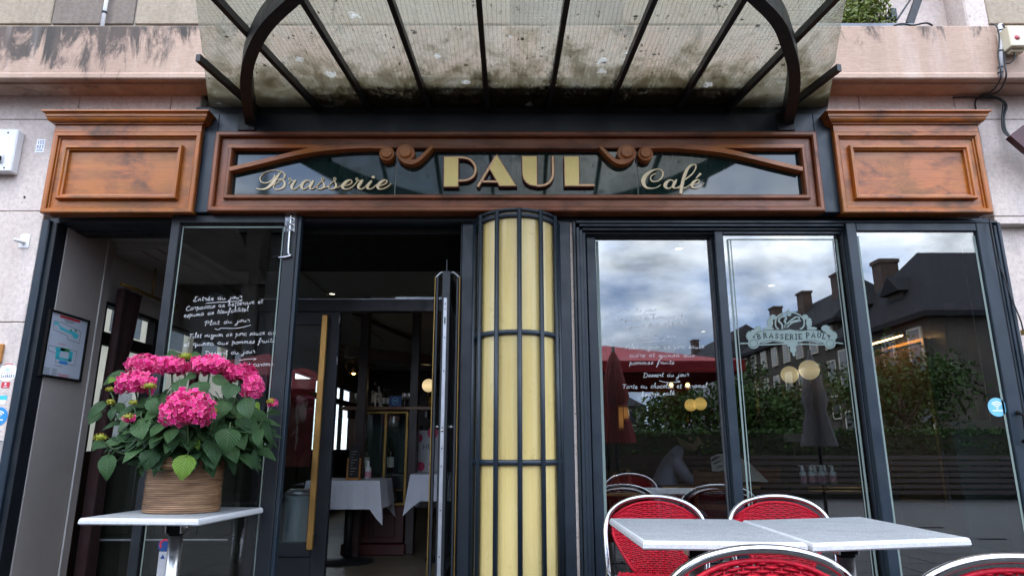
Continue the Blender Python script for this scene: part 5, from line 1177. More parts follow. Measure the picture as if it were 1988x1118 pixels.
# curtain with brass rod
t = thing('curtain', 'dark maroon curtain gathered behind the grey reveal', 'curtain', (-2.95, .8, 0)); mb = MB(); n = 30; top = 2.28
for i in range(n):
    pass
P = []
for z, sp_ in ((2.26, .12), (1.9, .10), (1.5, .055), (1.15, .04), (.8, .045), (.04, .06)):
    P.append([(-3.00 + .045 * math.sin(i * 1.3) * (1.2 if z < 1.5 else 1), .70 + sp_ * 2 * i / n + .012 * math.sin(i * 2.2), z) for i in range(n + 1)])
vs_ = [q for r_ in P for q in r_]; m_ = n + 1
mb.add(vs_, [(k * m_ + i, k * m_ + i + 1, (k + 1) * m_ + i + 1, (k + 1) * m_ + i) for k in range(len(P) - 1) for i in range(n)], 0, True); mb.build('cloth', 'curtain', t)
MB().tube([(-2.98, .68, 2.29), (-2.98, 1.5, 2.29)], .014, 10).ball((-2.98, 1.5, 2.29), .028).build('rod', 'brass_dull', t); MB().tube([(-2.98, 1.12, 2.29), (-2.98, 1.12, 2.42), (-2.98, 1.12, 2.57)], .008, 8).build('rod_hanger', 'brass_dull', t)
# black bar counter
t = thing('bar_counter', 'black lacquered counter behind the hydrangea table', 'counter', (-2.6, 1.2, 0))
box('counter_body', 'bottle_dark', t, -3.05, -2.0, .90, 1.5, .03, 1.0, .01); box('counter_top', 'bottle_dark', t, -3.07, -1.97, .87, 1.53, 1.001, 1.04, .012); box('foot_rail', 'steel_edge', t, -3.0, -2.05, .85, .865, .42, .435, .004)
for k in range(4): box('counter_panel', 'bottle_dark', t, -3.0 + .25 * k, -2.8 + .25 * k, .892, .8995, .46, .94, .004)
t = thing('red_screen', 'dark red panel standing behind the menu leaf', 'screen', (-1.9, 2.0, 0)); a, b = W(478, 640, 2.0).x, W(556, 640, 2.0).x; box('panel', 'curtain', t, a, b, 2.0, 2.05, .03, W(500, 652, 2.0).z); box('panel', 'parasol_dark', t, W(556, 740, 2.2).x, W(612, 740, 2.2).x, 2.2, 2.24, .9, W(580, 735, 2.2).z)
# step bin behind the door leaf
p0, p1 = W(546, 960, 1.5), W(601, 960, 1.5); zt, zb_ = W(570, 963, 1.5).z, W(570, 1052, 1.5).z; r_ = (p1.x - p0.x) / 2; bc = ((p0.x + p1.x) / 2, 1.5 + r_, 0)
t = thing('pedal_bin', 'grey metal pedal bin behind the brass handled door', 'bin', bc)
MB().lathe([(r_ * .97, .03), (r_ * .97, zb_ * .5 + .0), (r_ * .97, zt)], bc, 28).build('bin_body', 'bin_grey', t); MB().lathe([(.0001, zt + .055), (r_ * .8, zt + .05), (r_ * .98, zt + .03), (r_ * 1.01, zt + .004), (r_ * .9, zt + .002)], bc, 28).build('lid', 'steel_edge', t)
# partition posts and beam
t = thing('wood_partition', 'dark wooden partition posts and beam inside the entrance', 'partition', (-1.4, 2.5, 0))
for px, Y in ((703, 2.5), (804, 2.9)): x = W(px, 750, Y).x; box('post', 'dark_mahogany', t, x - .045, x + .045, Y, Y + .09, .03, 2.6, .006)
a, b = W(672, 622, 2.35), W(838, 650, 3.2); MB().bar([(a.x, 2.45, 2.02), (b.x, 3.1, 2.02)], .08, .11).build('beam', 'dark_mahogany', t)
MB().bar([(W(690, 700, 3.6).x, 3.4, 2.60), (W(780, 770, 4.6).x, 5.2, 2.60)], .05, .03).build('ceiling_batten', 'dark_mahogany', t)
t = thing('wall_lamp', 'brass bell wall lamp glowing inside the entrance', 'lamp', W(683, 722, 2.6)); p = W(686, 722, 2.6)
MB().tube(crom([(p.x - .01, 2.6, p.z + .35), (p.x - .01, 2.6, p.z + .1)], 3), .006, 7).tube(crom([(p.x - .01, 2.6, p.z + .10), (p.x - .06, 2.6, p.z + .12), (p.x - .08, 2.6, p.z + .05), (p.x - .05, 2.6, p.z + .02)], 4), .005, 6).build('arm', 'brass_dull', t)
MB().lathe([(.008, .05), (.014, .03), (.026, .01), (.048, -.015)], tuple(p), 16).build('lamp_shade', 'brass', t); MB().ball(tuple(p + Vector((.004, 0, -.012))), .018, 10).build('bulb', 'bulb_glow', t)
# shelf with bottles
t = thing('wall_shelf', 'brown wooden shelf above the glass cabinet', 'shelf', W(750, 790, 2.9)); a, b = W(664, 783, 2.9), W(838, 794, 2.9); zs = W(750, 792, 2.9).z
box('shelf_board', 'shelf_wood', t, a.x, b.x, 2.88, 3.2, zs - .018, zs + .018, .004)
for x in (a.x + .05, b.x - .08): box('shelf_bracket', 'dark_mahogany', t, x, x + .03, 2.95, 3.2, zs - .10, zs - .0185)
zs += .019
def bottle(px, Y, z, h_, label, grp, mat='bottle_dark', neck=.3, r=.037, lab=True):
    x = W(px, 850, Y).x; t = thing('bottle', label, 'bottle', (x, Y, z), grp)
    MB().lathe([(.0001, 0), (r * .9, .001), (r, .01), (r, h_ * .56), (r * .85, h_ * .64), (r * .38, h_ * .74), (r * .34, h_ * .93), (r * .4, h_ * .94), (r * .4, h_)] + [(.0001, h_)], (x, Y, z), 16).build('glass_body', mat, t)
    if lab: MB().lathe([(r + .0006, h_ * .16), (r + .0006, h_ * .46)], (x, Y, z), 16).build('paper_label', 'bottle_label', t)
    MB().lathe([(r * .42, h_ * .93), (r * .42, h_ + .004), (.0001, h_ + .005)], (x, Y, z), 12).build('cap', 'black', t)
g = 'bottles on the shelf above the cabinet'
for k, (px, h_) in enumerate(((724, .30), (742, .22), (751, .22), (731, .25))): bottle(px, 3.05 + .03 * k, zs, h_, ('dark labelled bottle at the left end of the shelf', 'squat bottle in the middle of the shelf', 'squat bottle right of the middle of the shelf', 'clear bottle second from left on the shelf')[k], g, 'bottle_dark' if k != 3 else 'gel_clear')
t = thing('shelf_letter', 'pale wooden letter R standing on the shelf', 'letter', (W(733, 780, 2.95).x, 2.95, zs)); x = W(729, 780, 2.95).x
MB().ribbon([(x, zs, .018), (x, zs + .15, .018)], 2.93, 2.95).ribbon([(x, zs + .14, .016), (x + .06, zs + .13, .016), (x + .06, zs + .09, .016), (x, zs + .075, .016)], 2.932, 2.952).ribbon([(x + .03, zs + .075, .016), (x + .07, zs, .016)], 2.934, 2.954).build('letter_body', 'bottle_label', t)
t = thing('shelf_sign', 'small square blue sign with pale ring on the shelf', 'sign', W(767, 779, 2.9)); a, b = W(756, 768, 2.9), W(779, 789, 2.9)
box('plate', 'print_navy', t, a.x, b.x, 2.895, 2.905, zs, a.z, .001); cx_ = (a.x + b.x) / 2; cz_ = (zs + a.z) / 2
MB().ribbon([(cx_ + .034 * math.cos(q), cz_ + .034 * math.sin(q), .008) for q in [i * .3307 for i in range(20)]], 2.893, 2.8948).box(cx_ - .018, cx_ + .018, 2.893, 2.8948, cz_ - .008, cz_ + .012).build('ring_mark', 'print_skyblue', t)
def wine_glass(px, Y, z, label, grp, h_=.17):
    x = W(px, 850, Y).x; t = thing('wine_glass', label, 'glass', (x, Y, z), grp)
    MB().lathe([(.03, .001), (.004, .008), (.004, h_ * .45), (.025, h_ * .6), (.034, h_ * .8), (.028, h_)], (x, Y, z), 14).build('bowl', 'brushed_metal', t)
for k, px in enumerate((690, 698, 783, 792, 801)): wine_glass(px, 3.06, zs, ('shiny stemmed glass at the far left of the shelf', 'shiny stemmed glass second on the shelf', 'shiny stemmed glass right of the blue sign', 'shiny stemmed glass second right of the blue sign', 'shiny stemmed glass near the right shelf end')[k], 'stemmed glasses on the shelf', .15)
# glass cabinet on a red base
vx0, vx1 = W(690, 880, 2.95).x, W(788, 880, 2.95).x; vz0, vz1 = W(740, 978, 2.95).z, W(740, 800, 2.95).z
t = thing('display_cabinet', 'brass edged glass display cabinet on dark red base', 'cabinet', ((vx0 + vx1) / 2, 3.1, 0))
for x in (vx0, (vx0 + vx1) / 2 + .04, vx1): box('brass_post', 'brass_dull', t, x - .014, x + .014, 2.95, 2.975, vz0, vz1, .003)
for z in (vz0, vz1): box('brass_rail', 'brass_dull', t, vx0 - .013, vx1 + .013, 2.951, 2.974, z - .012, z + .012, .003)
for x in (vx0, vx1): box('brass_post', 'brass_dull', t, x - .012, x + .012, 3.33, 3.35, vz0, vz1, .003)
box('pane', 'clear_glass', t, vx0 + .014, vx1 - .014, 2.960, 2.964, vz0, vz1, 0); zsh = W(740, 918, 3.0).z
box('glass_shelf', 'clear_glass', t, vx0, vx1, 2.98, 3.33, zsh - .006, zsh, 0); box('back_panel', 'teal_board', t, vx0, vx1, 3.352, 3.37, vz0, vz1, .002)
box('base', 'mahogany_red', t, vx0 - .05, vx1 + .02, 2.86, 3.4, .14, vz0 - .014, .01); box('plinth', 'mahogany_red', t, vx0 - .07, vx1 + .04, 2.82, 3.42, .031, .139, .01)
for k in range(2): box('base_panel', 'mahogany_red', t, vx0 - .02 + k * .26, vx0 + .2 + k * .26, 2.845, 2.8595, .2, vz0 - .08, .008)
bottle(713, 3.05, zsh, .36, 'left wine bottle inside the glass cabinet', 'bottles in the cabinet'); bottle(760, 3.05, zsh, .36, 'right wine bottle inside the glass cabinet', 'bottles in the cabinet')
def carafe(px, py, Y, label, r=.05, h=.1):
    p = W(px, py, Y); t = thing('glass_jar', label, 'jar', p, 'glassware in the cabinet'); MB().lathe([(.0001, 0), (r, 0), (r * 1.05, h * .5), (r * .8, h), (r * .85, h * 1.1)], tuple(p), 16).build('bowl', 'brushed_metal', t)
carafe(764, 828, 3.1, 'polished pot at the top of the glass cabinet'); carafe(762, 974, 3.1, 'polished pot at the bottom of the glass cabinet', .045, .09)
box('small_shelf', 'shelf_wood', t, vx0 + .2, vx1 - .03, 3.0, 3.3, W(760, 950, 3.1).z - .01, W(760, 950, 3.1).z, .002)
# tables with white cloths
def cloth_table(label, x0, x1, y0, y1, z, drop, clabel):
    t = thing('dining_table', label, 'table', ((x0 + x1) / 2, (y0 + y1) / 2, 0), 'dining tables under white cloths')
    box('tabletop', 'dark_mahogany', t, x0, x1, y0, y1, z - .04, z - .004, .004); MB().tube([((x0 + x1) / 2, (y0 + y1) / 2, .03), ((x0 + x1) / 2, (y0 + y1) / 2, z - .04)], .04, 10).build('pedestal', 'black_steel', t)
    MB().lathe([(.26, .03), (.25, .05), (.05, .08)], ((x0 + x1) / 2, (y0 + y1) / 2, 0), 20).build('foot', 'black_steel', t)
    per = []; n = 14
    for i in range(n): per.append((x0 + (x1 - x0) * i / n, y0, i / n))
    for i in range(n): per.append((x1, y0 + (y1 - y0) * i / n, i / n))
    for i in range(n): per.append((x1 - (x1 - x0) * i / n, y1, i / n))
    for i in range(n): per.append((x0, y1 - (y1 - y0) * i / n, i / n))
    N = len(per); cxm, cym = (x0 + x1) / 2, (y0 + y1) / 2; rings = []
    for f_ in (0, .3, .65, 1.):
        r_ = []
        for x, y, s_ in per:
            corner = max(0, 1 - min(s_, 1 - s_) * 7); d_ = drop * (1 + .55 * corner); ox_, oy_ = x - cxm, y - cym; l = math.hypot(ox_, oy_)
            out = .012 + f_ * (.02 + .045 * corner + .012 * math.sin(s_ * 31)); r_.append((x + ox_ / l * out, y + oy_ / l * out, z - d_ * f_))
        rings.append(r_)
    mb = MB(); vs_ = [q for r_ in rings for q in r_] + [(cxm, cym, z + .001)]
    fs = [(k * N + i, k * N + (i + 1) % N, (k + 1) * N + (i + 1) % N, (k + 1) * N + i) for k in range(3) for i in range(N)] + [(i, len(vs_) - 1, (i + 1) % N) for i in range(N)]
    o = mb.add(vs_, fs, 0, False).build('tablecloth', 'linen'); fixn(o); tag(o, clabel, 'tablecloth', 'white tablecloths')
    return t
zt = W(690, 932, 2.2).z
cloth_table('dining table under the cloth with the small blackboard', W(600, 935, 2.2).x, W(738, 935, 2.2).x, 2.15, 2.75, zt, .25, 'white tablecloth carrying the small blackboard')
cloth_table('dining table under the cloth behind the opened leaf', W(800, 920, 2.35).x, W(800, 920, 2.35).x + .75, 2.3, 2.9, W(810, 920, 2.35).z, .24, 'white tablecloth behind the opened entrance leaf')
t = thing('table_blackboard', 'small blackboard in an orange easel on the tablecloth', 'blackboard', W(686, 930, 2.25)); a, b = W(672, 930, 2.3), W(702, 864, 2.3)
box('board', 'blackboard', t, a.x + .015, b.x - .015, 2.30, 2.315, zt + .02, b.z, .002); box('easel_foot', 'easel_wood', t, a.x, b.x, 2.26, 2.36, zt + .0015, zt + .02, .003)
for x in (a.x, b.x - .014): box('easel_side', 'easel_wood', t, x, x + .014, 2.298, 2.318, zt + .021, zt + .20, .002)
mb = MB()
for i in range(9): mb.box(a.x + .035, b.x - .035 - .02 * (i % 3), 2.2985, 2.2997, b.z - .06 - i * .026, b.z - .055 - i * .026)
mb.build('chalk_lines', 'putty_wall', t)
def gel(px, Y, z, label, grp, h_=.17):
    x = W(px, 925, Y).x; t = thing('pump_bottle', label, 'bottle', (x, Y, z), grp); r = h_ * .176
    MB().lathe([(.0001, 0), (r, .002), (r, h_ * .62), (r * .45, h_ * .74), (.0001, h_ * .75)], (x, Y, z), 14).build('bottle_body', 'gel_clear', t); MB().lathe([(r + .0006, h_ * .12), (r + .0006, h_ * .45)], (x, Y, z), 14).build('paper_label', 'gel_label', t)
    MB().lathe([(.012, h_ * .74), (.014, h_ * .86), (.010, h_ * .9), (.010, h_), (.0001, h_)], (x, Y, z), 10).box(x - .03, x, Y - .006, Y + .006, z + h_ * .95, z + h_).build('pump', 'plastic_white', t)
gel(714, 2.32, zt + .002, 'hand gel pump bottle beside the small blackboard', 'pump bottles')
t = thing('poster', 'white poster with pink dots leaning inside the entrance', 'poster', W(828, 880, 3.4)); a, b = W(810, 930, 3.4), W(856, 835, 3.4)
sh_ = box('sheet', 'linen', t, a.x, b.x, 3.4, 3.42, a.z - .3, b.z, .001)
mb = MB()
for px, py, r_ in ((812, 850, .05), (840, 840, .06), (816, 905, .05), (838, 900, .03)): mb.prism([(x, z) for x, z in circ(px, py, r_, 3.4) if a.x < x < b.x] , 3.3975, 3.3992)
mb.build('pink_dot', 'print_pink', sh_); q = W(822, 866, 3.395); digits(sh_, 'MUI', q.x, q.z - .03, .05, .05, 3.397, 'ink', {'M': [[(0, 0), (.1, 1), (.5, .3), (.9, 1), (1, 0)]], 'U': SL['U'], 'I': []})
MB().bar([(a.x - .03, 3.43, .03), (a.x + .02, 3.47, b.z + .05)], .02, .02).build('stand_leg', 'black', t)

# ------------------------------------------------------------------ inside, right room
def globes(label, pts, Y, mat, wall=True):
    c = W(*pts[0][:2], Y); t = thing('globe_lamp', label, 'lamp', c, 'lit globe lamps')
    for i, (px, py, r) in enumerate(pts):
        q = W(px, py, Y + i * .0); MB().ball((q.x, Y - .06 * i, q.z), r / F * (D + Y) * .97, 20).build('globe', mat, t)
        zb = q.z - r / F * (D + Y); MB().tube(crom([(q.x, Y - .06 * i, zb + .005), (q.x, Y - .06 * i, zb - .05), (q.x - .02, Y + .10, zb - .16), (c.x, Y + .2, zb - .12)], 5), .008, 7).build('arm', 'brass_dull', t)
    MB().tube([(c.x, Y + .2, c.z - .35), (c.x, Y + .2, c.z - .12)], .02, 8).build('wall_plate', 'brass_dull', t)
globes('pair of cream globe lamps glowing below the emblem', [(1533, 727, 17), (1566, 719, 19.5)], 2.6, 'globe_glow')
globes('pair of yellow globe lamps glowing below the menu writing', [(1341, 786, 12), (1357, 784, 12.5)], 4.4, 'globe_glow_warm')
globes('globe lamp seen past the opened entrance leaf', [(832, 748, 13)], 4.0, 'globe_glow')
for px in (1303, 1335):
    p = W(px, 747, 5.0); t = thing('wall_lamp', 'small bright wall lamp %s in the menu window' % ('left of its twin' if px < 1320 else 'right of its twin'), 'lamp', p, 'twin wall lamps'); MB().ball(tuple(p), .030, 10).build('bulb', 'bulb_glow', t); MB().lathe([(.02, -.03), (.05, -.07)], tuple(p), 12).build('lamp_cup', 'brass', t); MB().tube([tuple(p + Vector((0, 0, -.05))), tuple(p + Vector((0, .2, -.1)))], .008, 6).build('arm', 'brass', t)
# partition behind the lamps
t = thing('panelled_partition', 'dark wooden panelled partition deep in the dining room', 'partition', (1.8, 6.0, 0))
box('partition_board', 'dark_mahogany', t, .3, 3.28, 5.4, 5.48, .03, 2.2)
for k in range(5): box('raised_panel', 'mahogany_red', t, .38 + .58 * k, .86 + .58 * k, 5.384, 5.3995, 1.1, 2.1, .008)
box('partition_board', 'dark_mahogany', t, W(1440, 800, 2.85).x, W(1660, 800, 2.85).x, 2.82, 2.88, .03, 1.0)
for px in (1188, 1480, 1700): x = W(px, 750, 3.2).x; box('pillar', 'dark_mahogany', t, x - .05, x + .05, 3.2, 3.3, .03, 2.61, .008)
# tall wall light strip
for px, h in ((1207, 40), (1217, 22)):
    a, b = W(px - 5, 790, 3.9), W(px + 4, 790 + h, 3.9); t = thing('wall_sconce', 'amber wall sconce %s behind the closed red parasol reflection' % ('tall' if h > 30 else 'short'), 'lamp', a, 'amber sconces'); box('sconce_glass', 'sconce_glow', t, a.x, b.x, 3.9, 3.95, b.z, a.z, .006); box('backplate', 'brass_dull', t, a.x - .01, b.x + .01, 3.951, 3.965, b.z - .03, a.z + .03, .004)
# counter with brass rail and pump bottles
zc = W(1590, 941, .9).z
t = thing('serving_counter', 'dark counter with brass rail behind the emblem window', 'counter', (2.4, 1.1, 0)); xa, xb = W(1535, 945, .9).x, W(1745, 945, .9).x
box('counter_body', 'dark_mahogany', t, xa, xb, 0.9, 1.35, .03, zc - .05); box('counter_top', 'dark_mahogany', t, xa - .02, xb + .02, 0.86, 1.38, zc - .049, zc - .002, .006)
for dz in (.018, .040): MB().tube([(W(1568, 945, .85).x, .85, zc - dz), (xb, .85, zc - dz)], .007, 8).build('brass_rail', 'brass', t)
for k, (px, Y) in enumerate(((1559, 0.96), (1575, 1.00), (1583, 1.06), (1595, 1.00), (1602, 1.08), (1617, 1.00))): gel(px, Y, zc - .001, ('leftmost hand gel pump bottle on the counter', 'second hand gel bottle on the counter', 'third hand gel bottle on the counter', 'fourth hand gel bottle on the counter', 'fifth hand gel bottle on the counter', 'rightmost hand gel pump bottle on the counter')[k], 'pump bottles', .14)
t = thing('menu_card', 'pale card standing on the counter behind the emblem window', 'card', W(1540, 850, 2.9)); a, b = W(1523, 857, 2.9), W(1559, 841, 2.9); box('card', 'linen', t, a.x, b.x, 2.9, 2.905, a.z, b.z, .0005); box('post', 'brass_dull', t, (a.x + b.x) / 2 - .006, (a.x + b.x) / 2 + .006, 2.906, 2.918, zc, b.z)
# green pharmacy cross hanging far inside
p = W(1516, 819, 6.2) if False else W(1516, 819, 5.2); t = thing('green_cross', 'small lit green cross glowing in the emblem window', 'sign', p); s_ = .025
MB().box(p.x - s_ * 1.5, p.x + s_ * 1.5, 5.2, 5.23, p.z - s_ * .5, p.z + s_ * .5).box(p.x - s_ * .5, p.x + s_ * .5, 5.199, 5.231, p.z - s_ * 1.5, p.z + s_ * 1.5).build('cross_face', 'green_cross', t)
# framed picture with picture lamp on the right wall
XR = 3.26
a, b = WX(1702, 700, XR), WX(1800, 655, XR); y1, y0 = a.y, b.y; z1 = b.z; z0 = WX(1845, 985, XR).z
t = thing('framed_picture', 'large gold framed dark picture lit by a lamp on the right wall', 'picture', (XR, (y0 + y1) / 2, z0))
box('canvas', 'shelf_wood', t, XR - .012, XR, y0 + .03, y1 - .03, z0 + .03, z1 - .03, 0)
for u in ((y0, y0 + .03, z0, z1), (y1 - .03, y1, z0, z1), (y0 + .0305, y1 - .0305, z0, z0 + .03), (y0 + .0305, y1 - .0305, z1 - .03, z1)): box('frame_bar', 'brass', t, XR - .035, XR - .0005, *u, .004)
t = thing('picture_lamp', 'slim brass picture lamp above the gold framed picture', 'lamp', (XR - .15, (y0 + y1) / 2, z1)); ym = (y0 + y1) / 2
MB().tube([(XR - .14, y0 + .08, z1 + .05), (XR - .14, y1 - .08, z1 + .05)], .014, 10).build('lamp_tube', 'brass', t); MB().tube([(XR - .135, y0 + .1, z1 + .034), (XR - .135, y1 - .1, z1 + .034)], .008, 8).build('lamp_strip', 'picture_lamp', t); MB().tube([(XR - .14, ym, z1 + .05), (XR - .002, ym, z1 + .07)], .006, 7).build('arm', 'brass', t)
t = thing('green_board', 'dark green board leaning behind the rightmost window', 'board', (3.0, .35, 0)); a, b = W(1862, 900, .30), W(1990, 900, .30); box('board', 'teal_board', t, a.x, 3.27, .30, .33, .03, W(1870, 816, .30).z, .004)
t = thing('brown_curtain', 'brown curtain hanging behind the rightmost window', 'curtain', (3.1, .5, 0)); mb = MB(); x0 = W(1832, 700, .55).x
for k in range(24): pass
P = [[(x0 + (3.26 - x0) * i / 26 + (.05 if z > 2 else 0) * (1 - i / 26), .50 + .03 * math.sin(i * 1.7), z) for i in range(27)] for z in (2.1, 1.6, 1.0, .04)]
mb.add([q for r_ in P for q in r_], [(k * 27 + i, k * 27 + i + 1, (k + 1) * 27 + i + 1, (k + 1) * 27 + i) for k in range(3) for i in range(26)], 0, True); mb.build('cloth', 'trousers' if False else 'bark', t)
# dining tables and wooden chairs in the right room
def wood_chair(label, x, y, rz, s_=1.):
    t = thing('wooden_chair', label, 'chair', (0, 0, 0), 'wooden chairs inside')
    for sx in (-1, 1):
        MB().bar([(sx * .19, .20, 0), (sx * .18, .19, .45), (sx * .17, .25, .86)], .03, .035, up=(0, 1, 0)).build('leg', 'chair_wood', t); MB().bar([(sx * .2, -.2, 0), (sx * .19, -.19, .44)], .03, .03, up=(0, 1, 0)).build('leg', 'chair_wood', t)
    MB().box(-.21, .21, -.22, .2, .44, .47, 0, .01).build('seat', 'mahogany_red', t); MB().box(-.17, .17, .235, .255, .70, .86, 0, .008).build('backrest', 'chair_wood', t); MB().box(-.17, .17, .215, .23, .56, .60, 0, .005).build('back_rail', 'chair_wood', t)
    t.location = (x, y, .03); t.rotation_euler = (0, 0, rz); return t
def bistro_in(label, x0, x1, y0, y1, z):
    t = thing('dining_table', label, 'table', ((x0 + x1) / 2, (y0 + y1) / 2, 0)); box('tabletop', 'dark_mahogany', t, x0, x1, y0, y1, z - .035, z, .006); box('brass_edge', 'brass', t, x0, x1, y0 - .006, y0 - .0005, z - .03, z - .004, .001)
    box('pedestal', 'black_steel', t, (x0 + x1) / 2 - .04, (x0 + x1) / 2 + .04, (y0 + y1) / 2 - .04, (y0 + y1) / 2 + .04, .03, z - .036); box('foot', 'black_steel', t, (x0 + x1) / 2 - .25, (x0 + x1) / 2 + .25, (y0 + y1) / 2 - .25, (y0 + y1) / 2 + .25, .031, .05, .01)
    return t
ztb = .76
T1 = (W(1338, 927, 1.75).x, W(1470, 927, 1.75).x)
bistro_in('brass edged dining table with the open newspaper', T1[0] - .25, T1[1], 1.70, 2.35, ztb)
bistro_in('brass edged dining table just inside the menu window', W(1170, 935, 1.2).x, W(1240, 935, 1.2).x, 1.15, 1.8, ztb - .02)
wood_chair('wooden chair standing right of the newspaper table', W(1400, 930, 1.5).x, 1.55, R(160)); wood_chair('wooden chair left of the reader inside', W(1242, 930, 1.5).x, 1.45, R(95)); wood_chair('wooden chair behind the emblem window', W(1455, 930, 2.1).x, 2.2, R(200))
# plates and cutlery glint
p = W(1212, 934, 1.4); t = thing('plate', 'white plate on the table inside the menu window', 'plate', (p.x, 1.4, ztb - .018)); MB().lathe([(.0001, .002), (.07, .002), (.12, .016), (.118, .018)], (p.x, 1.42, ztb - .019), 24).build('dish', 'plastic_white', t)
# seated reader
x0 = W(1300, 905, 1.95).x; rx, ry = x0 - .12, 2.0
pr = thing('person', 'seated person in a pale lilac shirt bent over a newspaper inside', 'person', (rx, ry, 0))
bmv = [((0, 0, .50), .15), ((.06, 0, .72), .145), ((.15, 0, .93), .13), ((.20, 0, 1.03), .055), ((.25, 0, 1.09), .055),
       ((.15, -.17, .95), .065), ((.24, -.24, .80), .05), ((.42, -.13, .80), .034), ((.15, .17, .95), .065), ((.24, .24, .80), .05), ((.42, .13, .80), .034),
       ((.02, -.09, .48), .09), ((.38, -.10, .50), .075), ((.40, -.10, .10), .045), ((.02, .09, .48), .09), ((.38, .10, .50), .075), ((.40, .10, .10), .045)]
edges = [(0, 1), (1, 2), (2, 3), (3, 4), (2, 5), (5, 6), (6, 7), (2, 8), (8, 9), (9, 10), (0, 11), (11, 12), (12, 13), (0, 14), (14, 15), (15, 16)]
me = bpy.data.meshes.new('body'); me.from_pydata([(rx + c[0], ry + c[1], c[2]) for c, r in bmv], edges, [])
bo = bpy.data.objects.new('body', me); COL.objects.link(bo); put(bo, pr); me.materials.append(M('shirt'))
sm_ = bo.modifiers.new('skin', 'SKIN'); sm_.use_smooth_shade = True
for i, (c, r) in enumerate(bmv): me.skin_vertices[0].data[i].radius = (r, r); me.skin_vertices[0].data[i].use_root = (i == 0)
bo.modifiers.new('sub', 'SUBSURF').levels = 1; bo.modifiers['sub'].render_levels = 2
hc = (rx + .31, ry, 1.16)
hd_ = MB().ball((0, 0, 0), .095, 18, 0, 1.2)
hd_.v = [(hc[0] + x * 1.08 + (.02 if x > .05 and abs(y) < .03 and abs(z) < .03 else 0), hc[1] + y * .85, hc[2] + z - x * .35) for x, y, z in hd_.v]
hd_.tube([(hc[0] + .09, hc[1], hc[2] + .0), (hc[0] + .125, hc[1], hc[2] - .055)], [.010, .016], 6).ball((hc[0], hc[1] - .082, hc[2] - .005), .022, 8).ball((hc[0], hc[1] + .082, hc[2] - .005), .022, 8)
hd_.build('head', 'skin', pr)
hr = MB().ball((0, 0, 0), .108, 18, 0, 1.15); hr.v = [(hc[0] - .022 + x * 1.05, hc[1] + y * .9, hc[2] + .028 + max(z, -.06 - x * .3) - x * .3) for x, y, z in hr.v]; hr.build('hair', 'hair', pr)
for s_ in (-1, 1):
    mb = MB(); hx0, hy0, hz0 = rx + .42, ry + s_ * .13, .80
    mb.ball((hx0 + .045, hy0, hz0 - .005), .036, 10, 0, .55)
    for k in range(4): mb.tube(crom([(hx0 + .05, hy0 + (k - 1.5) * .018, hz0 - .002), (hx0 + .085, hy0 + (k - 1.5) * .019, hz0 + .006), (hx0 + .105 + .004 * (1.5 - abs(k - 1.5)), hy0 + (k - 1.5) * .019, hz0 - .012)], 3), .0085, 6)
    mb.tube(crom([(hx0 + .03, hy0 - s_ * .03, hz0), (hx0 + .06, hy0 - s_ * .05, hz0 + .004), (hx0 + .08, hy0 - s_ * .052, hz0 - .008)], 3), .009, 6); mb.build('hand', 'skin', pr)
wood_chair('wooden chair under the seated reader', rx - .03, ry, R(90))
t = thing('newspaper', 'open newspaper held above the brass edged table', 'newspaper', (rx + .6, ry, ztb)); nx = rx + .44
mb = MB(); P = [[(nx + .0 + .02 * k, ry - .30 + .06 * k * .2, ztb + .01 + .0) for k in range(2)]]
def sheet(mb, a, b, c, d_, n=8, bow=.03):
    vs_ = []
    for i in range(n + 1):
        u = i / n
        for j in range(n + 1):
            v_ = j / n; p = (Vector(a) * (1 - u) + Vector(b) * u) * (1 - v_) + (Vector(d_) * (1 - u) + Vector(c) * u) * v_; p.z += bow * math.sin(u * math.pi) * (.5 + .5 * v_); vs_.append(tuple(p))
    mb.add(vs_, [(i * (n + 1) + j, (i + 1) * (n + 1) + j, (i + 1) * (n + 1) + j + 1, i * (n + 1) + j + 1) for i in range(n) for j in range(n)], 0, True)
sheet(mb, (nx, ry - .28, ztb + .015), (nx + .22, ry - .26, ztb + .02), (nx + .26, ry - .02, ztb + .23), (nx + .06, ry - .02, ztb + .23)); mb.build('page', 'paper', t)
mb = MB(); sheet(mb, (nx + .221, ry - .26, ztb + .02), (nx + .50, ry - .24, ztb + .015), (nx + .46, ry - .02, ztb + .14), (nx + .261, ry - .02, ztb + .23)); mb.build('page', 'paper', t)
mb = MB()
for k in range(5): sheet(mb, (nx + .03 + .006 * k, ry - .25 + .045 * k, ztb + .030 + .041 * k), (nx + .20, ry - .235 + .045 * k, ztb + .034 + .04 * k), (nx + .202, ry - .215 + .045 * k, ztb + .050 + .04 * k), (nx + .032 + .006 * k, ry - .23 + .045 * k, ztb + .046 + .041 * k), 4, .034)
mb.build('print_block', 'parasol_grey', t)
